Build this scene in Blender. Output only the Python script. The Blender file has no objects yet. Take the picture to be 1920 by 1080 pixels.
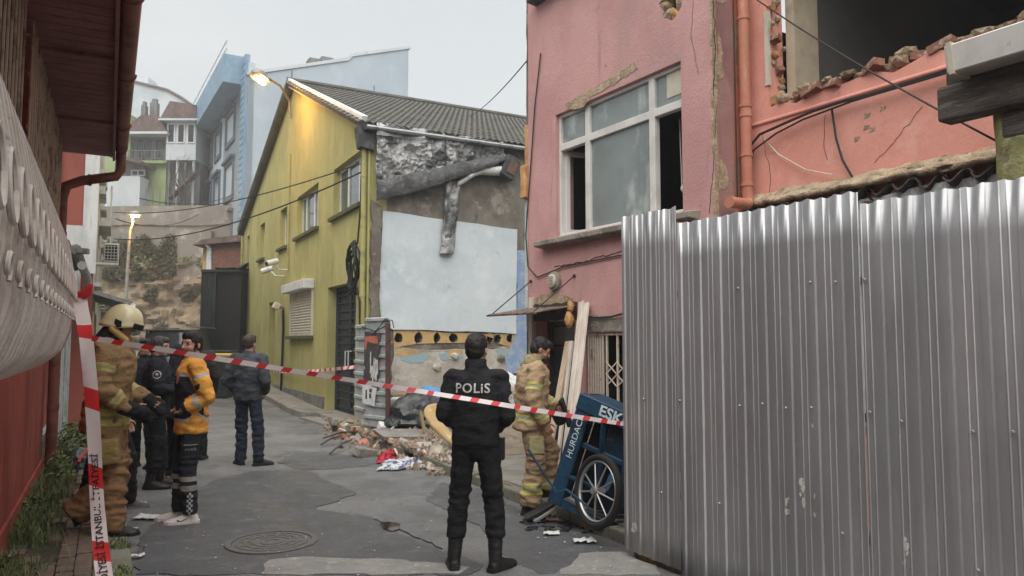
import bpy, bmesh, math, random
import numpy as np
from mathutils import Vector, Matrix, Euler, noise
from mathutils.geometry import tessellate_polygon
from mathutils.bvhtree import BVHTree
R = math.radians
random.seed(7)
scene = bpy.context.scene
COL = scene.collection

# ------------------------------------------------------------------ camera
FPX, CAMH, PITCH = 1400.0, 1.72, math.atan(100 / 1400)
cam = bpy.data.objects.new('camera', bpy.data.cameras.new('camera'))
COL.objects.link(cam)
cam.location = (0, 0, CAMH)
cam.rotation_euler = (R(90) + PITCH, 0, 0)
cam.data.sensor_width = 36
cam.data.lens = FPX / 1920 * 36
cam.data.clip_start = .05
cam.data.clip_end = 2000
scene.camera = cam

# ------------------------------------------------------------------ sky and sun
SUN_EL, SUN_AZ = R(64), R(180)
world = bpy.data.worlds.new('World')
scene.world = world
world.use_nodes = True
wn, wl = world.node_tree.nodes, world.node_tree.links
wn.clear()
w_out = wn.new('ShaderNodeOutputWorld')
w_bg = wn.new('ShaderNodeBackground')
w_sky = wn.new('ShaderNodeTexSky')
w_sky.sky_type = 'NISHITA'
w_sky.sun_disc = False
w_sky.sun_elevation = SUN_EL
w_sky.sun_rotation = SUN_AZ
w_sky.air_density = 1.2
w_sky.dust_density = 3.0
w_hs = wn.new('ShaderNodeHueSaturation')
w_hs.inputs['Saturation'].default_value = .22
w_tc = wn.new('ShaderNodeTexCoord')
w_mp = wn.new('ShaderNodeMapping')
w_mp.inputs['Scale'].default_value = (1.0, 1.0, 3.2)
w_no = wn.new('ShaderNodeTexNoise')
w_no.inputs['Scale'].default_value = 1.7
w_no.inputs['Detail'].default_value = 5
w_no.inputs['Roughness'].default_value = .5
w_rp = wn.new('ShaderNodeValToRGB')
w_rp.color_ramp.elements[0].position = .3
w_rp.color_ramp.elements[0].color = (5.6, 6.0, 6.25, 1)
w_rp.color_ramp.elements[1].position = .72
w_rp.color_ramp.elements[1].color = (6.6, 6.75, 6.7, 1)
w_mx = wn.new('ShaderNodeMix')
w_mx.data_type = 'RGBA'
w_mx.inputs[0].default_value = .86
wl.new(w_tc.outputs['Generated'], w_mp.inputs['Vector'])
wl.new(w_mp.outputs[0], w_no.inputs['Vector'])
wl.new(w_no.outputs['Fac'], w_rp.inputs[0])
wl.new(w_sky.outputs[0], w_hs.inputs['Color'])
wl.new(w_hs.outputs[0], w_mx.inputs[6])
wl.new(w_rp.outputs[0], w_mx.inputs[7])
wl.new(w_mx.outputs[2], w_bg.inputs[0])
w_bg.inputs[1].default_value = .0438
wl.new(w_bg.outputs[0], w_out.inputs[0])

sun = bpy.data.objects.new('sun', bpy.data.lights.new('sun', 'SUN'))
COL.objects.link(sun)
sun.data.energy = 1.5
sun.data.angle = R(85)
sun.data.color = (1, .965, .92)
# direction towards the sun: azimuth as in the sky node
sd = Vector((math.sin(SUN_AZ) * math.cos(SUN_EL), math.cos(SUN_AZ) * math.cos(SUN_EL), math.sin(SUN_EL)))
sun.rotation_euler = sd.to_track_quat('Z', 'Y').to_euler()
sun.location = sd * 50

vs = scene.view_settings
scene.display_settings.display_device = 'sRGB'
vs.view_transform = 'Standard'
vs.look = 'None'
vs.exposure = 1.62
vs.gamma = 1
vs.use_curve_mapping = False
cy = scene.cycles
cy.use_denoising = True
cy.denoiser = 'OPENIMAGEDENOISE'
cy.max_bounces = 6
cy.diffuse_bounces = 4
cy.glossy_bounces = 3
cy.transmission_bounces = 4
cy.transparent_max_bounces = 8
cy.volume_bounces = 0
cy.caustics_reflective = False
cy.caustics_refractive = False
cy.sample_clamp_indirect = 6
cy.use_adaptive_sampling = True

# ------------------------------------------------------------------ measuring: rays of the real lens onto real planes
_cp, _sp = math.cos(PITCH), math.sin(PITCH)
def ray(x, y):
    c, s = (x - 960) / FPX, (540 - y) / FPX
    return Vector((c, _cp - s * _sp, _sp + s * _cp))
def P(x, y, Y):
    d = ray(x, y)
    return Vector((0, 0, CAMH)) + d * (Y / d.y)
def G(x, y, z=0.0):
    d = ray(x, y)
    return Vector((0, 0, CAMH)) + d * ((z - CAMH) / d.z)
class Frame:
    """a vertical plane: u runs along it, z up, n out of it"""
    def __init__(s, O, u, n):
        s.O, s.u, s.n = Vector((O[0], O[1], 0)), Vector((u[0], u[1], 0)).normalized(), Vector((n[0], n[1], 0)).normalized()
    def p(s, u, z, n=0.0):
        return s.O + s.u * u + s.n * n + Vector((0, 0, z))
    def px(s, x, y, n=0.0):
        d = ray(x, y)
        o = Vector((0, 0, CAMH))
        t = ((s.O - o).dot(s.n) + n) / d.dot(s.n)
        q = o + d * t - s.O
        return q.dot(s.u), q.z
    def uv(s, pts, n=0.0):
        return [s.px(a, b, n) for a, b in pts]
    def rotz(s):
        return math.atan2(s.u.y, s.u.x)

# ------------------------------------------------------------------ materials
MATS = {}
SAT = .84
def lin(r, g, b):
    f = lambda v: (v / 255 / 12.92) if v / 255 <= .04045 else ((v / 255 + .055) / 1.055) ** 2.4
    r, g, b = f(r), f(g), f(b)
    k = .3 * r + .59 * g + .11 * b
    return (k + (r - k) * SAT, k + (g - k) * SAT, k + (b - k) * SAT, 1)
def vivid(r, g, b):
    f = lambda v: ((v / 255 + .055) / 1.055) ** 2.4
    return (f(r), f(g), f(b), 1)
def mat(name, col, rough=.85, layers=(), bump=(), metal=0.0, spec=.35, fine=.12, sdf=(), rvar=0.0, emit=None, estr=0, trans=0, alpha=1, coat=0, obj=False, sheen=0):
    """layers: (colour, scale, lo, hi, stretch, detail); bump: (scale, strength, stretch); sdf: (attribute, colour, roughness)"""
    if name in MATS:
        return MATS[name]
    m = bpy.data.materials.new(name)
    m.use_nodes = True
    N, L = m.node_tree.nodes, m.node_tree.links
    b = N['Principled BSDF']
    if len(col) == 3:
        col = lin(*col)
    b.inputs['Base Color'].default_value = col
    b.inputs['Roughness'].default_value = rough
    b.inputs['Metallic'].default_value = metal
    b.inputs['Specular IOR Level'].default_value = spec
    if trans: b.inputs['Transmission Weight'].default_value = trans
    if alpha < 1: b.inputs['Alpha'].default_value = alpha
    if coat: b.inputs['Coat Weight'].default_value = coat
    if sheen: b.inputs['Sheen Weight'].default_value = sheen
    if emit:
        b.inputs['Emission Color'].default_value = lin(*emit)
        b.inputs['Emission Strength'].default_value = estr
    if obj:
        tc = N.new('ShaderNodeTexCoord'); pos = tc.outputs['Object']
    else:
        gm = N.new('ShaderNodeNewGeometry'); pos = gm.outputs['Position']
    def mapped(st):
        if st is None: return pos
        mp = N.new('ShaderNodeMapping')
        mp.inputs['Scale'].default_value = st
        L.new(pos, mp.inputs['Vector'])
        return mp.outputs[0]
    def nz(scale, st=None, detail=4, rg=.6):
        n = N.new('ShaderNodeTexNoise')
        n.inputs['Scale'].default_value = scale
        n.inputs['Detail'].default_value = detail
        n.inputs['Roughness'].default_value = rg
        L.new(mapped(st), n.inputs['Vector'])
        return n.outputs['Fac']
    cur = None
    def mix(fac, c2, mode='MIX'):
        nonlocal cur
        x = N.new('ShaderNodeMix'); x.data_type = 'RGBA'; x.blend_type = mode
        if hasattr(fac, 'links') or hasattr(fac, 'is_linked'): L.new(fac, x.inputs[0])
        else: x.inputs[0].default_value = fac
        if cur is None: x.inputs[6].default_value = col
        else: L.new(cur, x.inputs[6])
        if hasattr(c2, 'is_linked'): L.new(c2, x.inputs[7])
        else: x.inputs[7].default_value = c2
        cur = x.outputs[2]
    def remap(sock, lo, hi, a=0, bb=1):
        r = N.new('ShaderNodeMapRange')
        r.inputs[1].default_value, r.inputs[2].default_value = lo, hi
        r.inputs[3].default_value, r.inputs[4].default_value = a, bb
        L.new(sock, r.inputs[0])
        return r.outputs[0]
    for ly in layers:
        c2, sc, lo, hi = ly[:4]
        st = ly[4] if len(ly) > 4 else None
        dt = ly[5] if len(ly) > 5 else 5
        if len(c2) == 3: c2 = lin(*c2)
        mx = ly[6] if len(ly) > 6 else 1
        mix(remap(nz(sc, st, dt, .62), lo, hi, 0, mx), c2)
    if fine:
        f = remap(nz(55, None, 3, .7), .25, .75, 1 - fine, 1 + fine)
        g = N.new('ShaderNodeCombineColor')
        for i in range(3): L.new(f, g.inputs[i])
        mix(1.0, g.outputs[0], 'MULTIPLY')
    rsock = None
    if rvar:
        rsock = remap(nz(2.3, None, 6, .65), .3, .7, rough - rvar, rough + rvar)
    for an, c2, r2 in sdf:
        at = N.new('ShaderNodeAttribute'); at.attribute_name = an
        k = remap(at.outputs['Fac'], -.0012, .0012)
        mix(k, lin(*c2) if len(c2) == 3 else c2)
        if r2 is not None:
            q = N.new('ShaderNodeMix'); q.data_type = 'FLOAT'
            L.new(k, q.inputs[0])
            if rsock is None: q.inputs[2].default_value = rough
            else: L.new(rsock, q.inputs[2])
            q.inputs[3].default_value = r2
            rsock = q.outputs[0]
    if cur is not None: L.new(cur, b.inputs['Base Color'])
    if rsock is not None: L.new(rsock, b.inputs['Roughness'])
    prev = None
    for bp in bump:
        sc, stg = bp[:2]
        st = bp[2] if len(bp) > 2 else None
        bn = N.new('ShaderNodeBump')
        bn.inputs['Strength'].default_value = min(1, stg)
        bn.inputs['Distance'].default_value = bp[3] if len(bp) > 3 else .02
        L.new(nz(sc, st, 5, .6), bn.inputs['Height'])
        if prev is not None: L.new(prev, bn.inputs['Normal'])
        prev = bn.outputs[0]
    if prev is not None: L.new(prev, b.inputs['Normal'])
    MATS[name] = m
    return m

# ------------------------------------------------------------------ objects
WLOC = {}
def reg(o, loc, parent=None):
    """link o so that its origin is at world point loc (no rotation kept in parents)"""
    COL.objects.link(o)
    loc = Vector(loc)
    if parent is not None:
        o.parent = parent
        o.location = loc - WLOC[parent.name]
    else:
        o.location = loc
    WLOC[o.name] = loc
    return o
def tag(o, label, cat, group=None, kind=None):
    if label: o['label'] = label
    if cat: o['category'] = cat
    if group: o['group'] = group
    if kind: o['kind'] = kind
    return o
def struct(o):
    o['kind'] = 'structure'
    return o
def thing(name, label, cat, loc, group=None):
    o = bpy.data.objects.new(name, None)
    o.empty_display_size = .2
    reg(o, loc)
    return tag(o, label, cat, group)

class MB:
    """collects geometry in world space, then builds ONE mesh object"""
    def __init__(s):
        s.V, s.F, s.M = [], [], []
    def add(s, vs_, fs, mi=0):
        k = len(s.V)
        s.V += [Vector(v) for v in vs_]
        s.F += [tuple(i + k for i in f) for f in fs]
        s.M += [mi] * len(fs)
        return s
    def box(s, c, size, rot=None, mi=0):
        hx, hy, hz = size[0] / 2, size[1] / 2, size[2] / 2
        vs_ = [Vector((x, y, z)) for x in (-hx, hx) for y in (-hy, hy) for z in (-hz, hz)]
        if rot is not None: vs_ = [rot @ v for v in vs_]
        c = Vector(c)
        return s.add([v + c for v in vs_], [(0, 1, 3, 2), (4, 6, 7, 5), (0, 4, 5, 1), (2, 3, 7, 6), (0, 2, 6, 4), (1, 5, 7, 3)], mi)
    def fbox(s, fr, u0, u1, z0, z1, n0, n1, mi=0):
        vs_ = [fr.p(u, z, n) for u in (u0, u1) for n in (n0, n1) for z in (z0, z1)]
        return s.add(vs_, [(0, 1, 3, 2), (4, 6, 7, 5), (0, 4, 5, 1), (2, 3, 7, 6), (0, 2, 6, 4), (1, 5, 7, 3)], mi)
    def beam(s, a, b, w, h, up=(0, 0, 1), mi=0):
        a, b = Vector(a), Vector(b)
        d = (b - a).normalized()
        x = d.cross(Vector(up))
        if x.length < 1e-4: x = d.cross(Vector((1, 0, 0)))
        x.normalize()
        y = x.cross(d)
        vs_ = [q + x * (w / 2 * i) + y * (h / 2 * j) for q in (a, b) for i, j in ((-1, -1), (1, -1), (1, 1), (-1, 1))]
        return s.add(vs_, [(3, 2, 1, 0), (4, 5, 6, 7), (0, 1, 5, 4), (1, 2, 6, 5), (2, 3, 7, 6), (3, 0, 4, 7)], mi)
    def tube(s, pts, r, seg=8, cap=True, mi=0):
        pts = [Vector(p) for p in pts]
        rs = r if isinstance(r, (list, tuple)) else [r] * len(pts)
        k = len(s.V)
        pv = None
        for i, p in enumerate(pts):
            d = (pts[min(i + 1, len(pts) - 1)] - pts[max(i - 1, 0)])
            if d.length < 1e-9: d = Vector((0, 0, 1))
            d.normalize()
            if pv is None:
                x = d.orthogonal().normalized()
            else:
                x = pv - d * pv.dot(d)
                x = x.normalized() if x.length > 1e-6 else d.orthogonal().normalized()
            pv = x
            y = d.cross(x)
            for j in range(seg):
                a = 2 * math.pi * j / seg
                s.V.append(p + (x * math.cos(a) + y * math.sin(a)) * rs[i])
        for i in range(len(pts) - 1):
            for j in range(seg):
                a, b = k + i * seg + j, k + i * seg + (j + 1) % seg
                s.F.append((a, b, b + seg, a + seg)); s.M.append(mi)
        if cap:
            s.F.append(tuple(k + j for j in reversed(range(seg)))); s.M.append(mi)
            s.F.append(tuple(k + (len(pts) - 1) * seg + j for j in range(seg))); s.M.append(mi)
        return s
    def loft(s, rings, cap=True, mi=0):
        k = len(s.V); n = len(rings[0])
        for r in rings: s.V += [Vector(v) for v in r]
        for i in range(len(rings) - 1):
            for j in range(n):
                a, b = k + i * n + j, k + i * n + (j + 1) % n
                s.F.append((a, b, b + n, a + n)); s.M.append(mi)
        if cap:
            s.F.append(tuple(k + j for j in reversed(range(n)))); s.M.append(mi)
            s.F.append(tuple(k + (len(rings) - 1) * n + j for j in range(n))); s.M.append(mi)
        return s
    def grid(s, fn, nu, nv, mi=0):
        k = len(s.V)
        for j in range(nv + 1):
            for i in range(nu + 1):
                s.V.append(Vector(fn(i / nu, j / nv)))
        for j in range(nv):
            for i in range(nu):
                a = k + j * (nu + 1) + i
                s.F.append((a, a + 1, a + nu + 2, a + nu + 1)); s.M.append(mi)
        return s
    def prism(s, fn, outline, n0, n1, holes=(), mi=0):
        """fn(u, z, n) -> world point; outline and holes are lists of (u, z)"""
        loops = [list(outline)] + [list(h) for h in holes]
        flat = [p for lp in loops for p in lp]
        tri = tessellate_polygon([[Vector((p[0], p[1], 0)) for p in lp] for lp in loops])
        k = len(s.V); m = len(flat)
        s.V += [Vector(fn(p[0], p[1], n1)) for p in flat] + [Vector(fn(p[0], p[1], n0)) for p in flat]
        for t in tri:
            s.F.append((k + t[0], k + t[1], k + t[2])); s.M.append(mi)
            s.F.append((k + m + t[2], k + m + t[1], k + m + t[0])); s.M.append(mi)
        b = 0
        for lp in loops:
            q = len(lp)
            for i in range(q):
                i0, i1 = k + b + i, k + b + (i + 1) % q
                s.F.append((i0, i1, i1 + m, i0 + m)); s.M.append(mi)
            b += q
        return s
    def fprism(s, fr, outline, n0, n1, holes=(), mi=0):
        return s.prism(fr.p, outline, n0, n1, holes, mi)
    def ico(s, c, r, sub=1, scale=(1, 1, 1), jit=0, rot=None, mi=0):
        bm = bmesh.new()
        bmesh.ops.create_icosphere(bm, subdivisions=sub, radius=1)
        bm.verts.ensure_lookup_table()
        vs_ = []
        for v in bm.verts:
            q = v.co * (1 + random.uniform(-jit, jit))
            q = Vector((q.x * scale[0], q.y * scale[1], q.z * scale[2])) * r
            if rot is not None: q = rot @ q
            vs_.append(q + Vector(c))
        fs = [tuple(v.index for v in f.verts) for f in bm.faces]
        bm.free()
        return s.add(vs_, fs, mi)
    def build(s, name, mats, parent=None, loc=None, smooth=None, bevel=0, segs=1, weld=False):
        if not isinstance(mats, (list, tuple)): mats = [mats]
        if loc is None:
            if parent is not None and parent.type == 'EMPTY':
                c = [sum(v[i] for v in s.V) / len(s.V) for i in range(3)]
                loc = Vector(c)
            else:
                lo = [min(v[i] for v in s.V) for i in range(3)]
                hi = [max(v[i] for v in s.V) for i in range(3)]
                loc = Vector(((lo[0] + hi[0]) / 2, (lo[1] + hi[1]) / 2, lo[2]))
        loc = Vector(loc)
        me = bpy.data.meshes.new(name)
        me.from_pydata([tuple(v - loc) for v in s.V], [], s.F)
        for m in mats: me.materials.append(m)
        if len(mats) > 1: me.polygons.foreach_set('material_index', s.M)
        bm = bmesh.new(); bm.from_mesh(me)
        if weld: bmesh.ops.remove_doubles(bm, verts=bm.verts, dist=1e-4)
        bmesh.ops.recalc_face_normals(bm, faces=bm.faces)
        bm.to_mesh(me); bm.free()
        if smooth is not None:
            me.shade_smooth()
            me.set_sharp_from_angle(angle=R(smooth))
        o = bpy.data.objects.new(name, me)
        reg(o, loc, parent)
        if bevel:
            bv = o.modifiers.new('bevel', 'BEVEL')
            bv.width, bv.segments, bv.limit_method, bv.angle_limit = bevel, segs, 'ANGLE', R(40)
        return o
def inst(src, name, loc, rot, parent, scale=None, mat_=None):
    """another object on the same mesh data"""
    o = bpy.data.objects.new(name, src if isinstance(src, bpy.types.Mesh) else src.data)
    reg(o, loc, parent)
    o.rotation_euler = rot
    if scale is not None: o.scale = scale
    if mat_ is not None:
        o.material_slots[0].link = 'OBJECT'
        o.material_slots[0].material = mat_
    return o
def jag(pts, step=.12, amp=.03, seed=0, closed=True):
    """subdivide and roughen an outline"""
    rnd = random.Random(seed)
    out = []
    n = len(pts)
    for i in range(n if closed else n - 1):
        a, b = Vector(pts[i]), Vector(pts[(i + 1) % n])
        k = max(1, int((b - a).length / step))
        for j in range(k):
            q = a.lerp(b, j / k)
            if j: q += Vector([rnd.uniform(-amp, amp) for _ in q])
            out.append(tuple(q))
    if not closed: out.append(tuple(pts[-1]))
    return out
def rect(u0, u1, z0, z1):
    return [(u0, z0), (u1, z0), (u1, z1), (u0, z1)]
def sag(a, b, drop, n=14):
    a, b = Vector(a), Vector(b)
    return [a.lerp(b, i / n) + Vector((0, 0, -drop * 4 * (i / n) * (1 - i / n))) for i in range(n + 1)]
def fbm(p, o=4):
    return noise.fractal(p, 1.0, 2.0, o)
def txt(body, size, ext=0.0, spacing=1.0, bold=0.0, shear=0.0):
    """flat text as (verts, faces) in the xy plane, centred"""
    cu = bpy.data.curves.new('lettering', 'FONT')
    cu.body, cu.size, cu.extrude, cu.offset = body, size, ext, bold
    cu.space_character, cu.shear = spacing, shear
    cu.align_x, cu.align_y = 'CENTER', 'CENTER'
    cu.resolution_u = 3
    o = bpy.data.objects.new('lettering', cu)
    COL.objects.link(o)
    dg = bpy.context.evaluated_depsgraph_get()
    me = bpy.data.meshes.new_from_object(o.evaluated_get(dg))
    bpy.data.objects.remove(o); bpy.data.curves.remove(cu)
    bm = bmesh.new(); bm.from_mesh(me)
    bmesh.ops.triangulate(bm, faces=bm.faces)
    vs_ = [v.co.copy() for v in bm.verts]
    fs = [tuple(v.index for v in f.verts) for f in bm.faces]
    bm.free(); bpy.data.meshes.remove(me)
    return vs_, fs

A = (-.474, .8805)
NS = (.8805, .474)
FRED = Frame((-.59, -.318), A, NS)
FGRN = Frame((-2.85, 14.8), A, (-.8805, -.474))
FSIDE = Frame((-2.85, 14.8), NS, (.474, -.8805))
FPINK = Frame((1.98, 7.2), (-.533, .846), (-.846, -.533))
FRET = Frame((1.98, 7.2), (.846, .533), (.533, -.846))
FWING = Frame((2.4, 7.46), (.533, -.846), (-.846, -.533))
FFEN = Frame((.92, 6.1), (.553, -.833), (-.833, -.553))
FST = Frame((0, 0), A, NS)          # the street: u along it, n to the right of the camera
# ================================================================== SETTING: ground, road, pavements
M_road = mat('asphalt_worn', (118, 119, 120), .56, layers=[((98, 99, 100), .9, .42, .62), ((128, 127, 124), 2.1, .54, .7, (1, .5, 1), 8), ((82, 81, 80), 5.5, .58, .72), ((150, 146, 140), 22, .66, .75), ((92, 92, 93), 34, .56, .66), ((84, 85, 87), 1.5, .58, .68, (1, .6, 1), 8), ((140, 139, 136), 48, .62, .7)],
             bump=[(90, .8, None, .016), (30, .5, None, .015), (9, .35, None, .02)], rvar=.24, spec=.45, fine=.28)
M_patch = mat('asphalt_dark', (90, 92, 95), .48, layers=[((84, 86, 89), 1.6, .45, .62), ((112, 112, 112), 4.2, .55, .7), ((122, 120, 117), 30, .66, .74), ((78, 79, 81), 38, .56, .66), ((76, 77, 80), 1.3, .6, .7, None, 8)],
              bump=[(100, .8, None, .016), (30, .5, None, .015), (7, .3, None, .02)], rvar=.26, spec=.48, fine=.3)
M_conc = mat('concrete_old', (138, 133, 124), .85, layers=[((110, 106, 98), 2.2, .45, .65), ((98, 104, 78), 3.1, .6, .72), ((165, 160, 150), 8, .6, .75)], bump=[(40, .5, None, .02), (7, .4, None, .03)], fine=.2)
M_kerb = mat('kerb_stone', (128, 126, 112), .85, layers=[((96, 104, 72), 2.7, .5, .68), ((88, 84, 78), 6, .55, .72), ((160, 156, 146), 11, .62, .74)], bump=[(30, .6, None, .02)], fine=.2)
M_soil = mat('soil_moss', (74, 66, 54), .95, layers=[((62, 76, 38), 3.0, .48, .62), ((96, 86, 72), 9, .55, .7)], bump=[(35, .8, None, .03)], fine=.3)
M_paver = mat('paver_clay', (118, 98, 86), .85, layers=[((94, 86, 76), 4, .45, .65), ((82, 90, 58), 2.4, .58, .7), ((140, 122, 108), 13, .6, .75)], bump=[(45, .6, None, .015)], fine=.25)
M_ground = mat('ground_dirt', (104, 98, 88), .95, layers=[((86, 88, 66), .2, .45, .6)], bump=[(6, .5, None, .05)])
M_rubble_g = mat('lot_ground', (142, 126, 106), .95, layers=[((112, 104, 94), 2.3, .45, .62), ((168, 140, 108), 3.3, .55, .68), ((92, 80, 68), 12, .6, .7)], bump=[(26, .8, None, .04), (80, .5, None, .02)], fine=.3)

def hill(u):
    return max(0, u - 18) * .035
mb = MB()
mb.grid(lambda a, b: (-300 + 600 * a, -60 + 460 * b, -.12), 6, 6)
struct(mb.build('ground', M_ground))
mb = MB()
def road_pt(a, b):
    n, u = -.9 + 6.2 * a, -8 + 60 * b
    q = FST.p(u, hill(u), n)
    return q + Vector((0, 0, .007 * fbm(Vector((q.x * .9, q.y * .9, 0)))))
mb.grid(road_pt, 60, 260)
road = struct(mb.build('road', M_road, smooth=60))
# the street bends away to the right at its end, below the rock face
mb = MB()
mb.grid(lambda a, b: FST.p(38 + 16 * b, hill(38) + .5 * b + .02, -14 + 34 * a), 8, 4)
struct(mb.build('road_bend', M_road))

def patch(name, pix, seed, m, z=.012):
    pts = [G(x, y) for x, y in pix]
    pts = jag([(p.x, p.y) for p in pts], .1, .035, seed)
    mb = MB()
    mb.prism(lambda u, v, n: Vector((u, v, n)), pts, -.004, z)
    return struct(mb.build(name, m))
patch('asphalt_patch', [(262, 1010), (330, 948), (398, 902), (470, 884), (575, 880), (612, 900), (668, 925), (590, 955), (700, 972), (748, 1002), (850, 1038), (905, 1060), (880, 1078), (255, 1078)], 3, M_patch, .007)
patch('asphalt_patch', [(520, 866), (560, 846), (640, 852), (720, 868), (640, 880), (560, 882)], 5, M_patch, .006)
patch('asphalt_patch', [(830, 905), (905, 918), (1010, 975), (1120, 1020), (1165, 1050), (1010, 1078), (940, 1040), (900, 985), (800, 940)], 9, M_patch, .006)
M_screed = mat('concrete_screed', (138, 135, 130), .8, layers=[((122, 121, 118), 3, .45, .65), ((170, 166, 158), 9, .58, .72)], bump=[(50, .5, None, .015)], fine=.22)
patch('concrete_patch', [(505, 1052), (590, 1046), (730, 1050), (880, 1066), (860, 1079), (490, 1079)], 13, M_screed, .011)
False and patch('concrete_patch', [(398, 812), (470, 790), (545, 800), (600, 822), (560, 842), (500, 858), (440, 862), (405, 846)], 15, M_screed, .008)
False and patch('concrete_patch', [(590, 890), (640, 884), (690, 894), (655, 908), (600, 912), (560, 904)], 17, M_screed, .017)
patch('concrete_patch', [(1085, 1040), (1165, 1036), (1230, 1062), (1240, 1079), (1050, 1079)], 19, M_screed, .01)

M_crk = mat('crack_dark', (66, 65, 64), .9, fine=.2)
for k_, cr_ in enumerate(([(700, 975), (735, 985), (770, 1005), (830, 1030)],)):
    g_ = [G(x, y) for x, y in cr_]
    ln_ = jag([(p_.x, p_.y) for p_ in g_], .06, .02, 40 + k_, closed=False)
    rk_ = random.Random(k_)
    mb = MB()
    lo_, hi_ = [], []
    for i_, (a_, b_) in enumerate(ln_):
        w_ = .002 + .008 * rk_.random() ** 2 * min(1, i_ / 3, (len(ln_) - 1 - i_) / 3 + .1)
        lo_.append((a_, b_ - w_)); hi_.append((a_, b_ + w_))
    mb.prism(lambda u, v, n: Vector((u, v, n)), lo_ + hi_[::-1], .0, .0125)
    struct(mb.build('road_crack', M_crk))
# puddle
M_water = mat('puddle_water', (40, 38, 34), .04, spec=.6, fine=0)
pp = [G(x, y) for x, y in [(712, 984), (728, 981), (750, 985), (748, 995), (735, 999), (718, 994)]]
mb = MB()
mb.prism(lambda u, v, n: Vector((u, v, n)), jag([(p.x, p.y) for p in pp], .05, .012, 2), .0, .0165)
struct(mb.build('puddle', M_water))

# manhole cover
M_iron = mat('cast_iron', (98, 98, 97), .7, layers=[((98, 92, 84), 6, .5, .65)], bump=[(60, .4, None, .01)], metal=.1, fine=.25)
mc = G(510, 1018)
mh = thing('manhole_cover', 'round ribbed cast iron manhole cover in the dark asphalt', 'manhole cover', mc)
def disc(mb, c, r0, r1, z0, z1, seg=36):
    ang = [2 * math.pi * i / seg for i in range(seg)]
    ring = lambda r, z: [Vector((c.x + r * math.cos(a), c.y + r * math.sin(a), z)) for a in ang]
    rs = [ring(r0, z0), ring(r0, z1), ring(r1, z1), ring(r1, z0)] if r0 > 0 else [ring(r1, z0), ring(r1, z1), ring(.001, z1)]
    mb.loft(rs, cap=False)
mb = MB(); disc(mb, mc, .33, .38, 0, .018); mb.build('frame', M_iron, mh)
mb = MB(); disc(mb, mc, 0, .325, 0, .012); mb.build('lid', M_iron, mh)
for r0, r1 in ((.27, .30), (.205, .23), (.14, .165), (.06, .1)):
    mb = MB(); disc(mb, mc, r0, r1, .008, .0165); mb.build('rib', M_iron, mh)
for k in range(12):
    a = 2 * math.pi * k / 12 + .1
    mb = MB()
    d = Vector((math.cos(a), math.sin(a), 0))
    mb.beam(mc + d * .17 + Vector((0, 0, .0125)), mc + d * .27 + Vector((0, 0, .0125)), .03, .007)
    mb.build('stud', M_iron, mh)

# left pavement: bed, kerb stones, clay pavers
mb = MB()
mb.grid(lambda a, b: FST.p(-6 + 34 * b, .075 + hill(-6 + 34 * b) + .02 * noise.noise(Vector((a * 3, b * 90, 2))), -.95 + 1.1 * a), 10, 220)
pave_l = struct(mb.build('pavement_left', M_soil, smooth=60))
rnd = random.Random(4)
u = -4.0
while u < 22:
    L = rnd.uniform(.55, .8)
    mb = MB()
    dz = rnd.uniform(-.012, .008)
    mb.fbox(FST, u, u + L - .015, -.05, .105 + dz + hill(u), .06 + rnd.uniform(-.01, .01), .2 + rnd.uniform(-.012, .012))
    mb.build('kerb_stone', M_kerb, pave_l, bevel=.014, segs=2)
    u += L
pav_me = MB().box((0, 0, 0), (.19, .11, .06)).build('paver', M_paver, pave_l, loc=(0, 0, 0), bevel=.006)
first = True
for i in range(44):
    for j in range(6):
        uu, nn = 2.4 + i * .2 + (j % 2) * .1, -.57 + j * .115
        if uu > 6.4 and nn < -.28 and rnd.random() < .75: continue
        if uu > 8.5 and rnd.random() < .35: continue
        q = FST.p(uu, .078 + rnd.uniform(-.008, .008), nn)
        rot = (rnd.uniform(-.04, .04), rnd.uniform(-.04, .04), FST.rotz() + rnd.uniform(-.04, .04))
        if first:
            pav_me.location = q - WLOC[pave_l.name]; pav_me.rotation_euler = rot; first = False
        else:
            o = inst(pav_me, 'paver', q, rot, pave_l)
            bv = o.modifiers.new('bevel', 'BEVEL'); bv.width = .006; bv.segments = 1

# right pavement
mb = MB()
out = [(3.2, 4.0), (15.0, 4.0), (15.0, 9), (3.2, 9)]
def rp(a, b):
    u, n = 3.2 + 11.3 * b, 4.0 + 4.6 * a
    z = .12
    if u > 9.3:
        k = min(1, max(0, (u - 10.2) / 3.6)); k = k * k * (3 - 2 * k)
        e = min(1, max(0, (n - 4.02) / 1.0)); e = e * e * (3 - 2 * e)
        z += (.42 * k + .05 * fbm(Vector((u * 1.6, n * 1.6, 4))) * min(1, (u - 9.3))) * e
    return FST.p(u, z, n)
mb.grid(rp, 40, 110)
pave_r = struct(mb.build('pavement_right', M_rubble_g, smooth=60))
u = 4.2
kr = random.Random(12)
while u < 14.2:
    L = kr.uniform(.55, .85)
    mb = MB()
    if not (9.9 < u < 10.6):
        mb.fbox(FST, u, u + L - .02, -.05, .13 + kr.uniform(-.02, .012), 3.9 + kr.uniform(-.02, .02), 4.06)
        mb.build('kerb_stone', M_kerb, pave_r, bevel=.018, segs=2)
    u += L
mb = MB(); mb.grid(lambda a, b: FST.p(4.2 + 5.1 * b, .128, 4.05 + 2.2 * a), 2, 2)
mb.build('slab', M_conc, pave_r)

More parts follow.
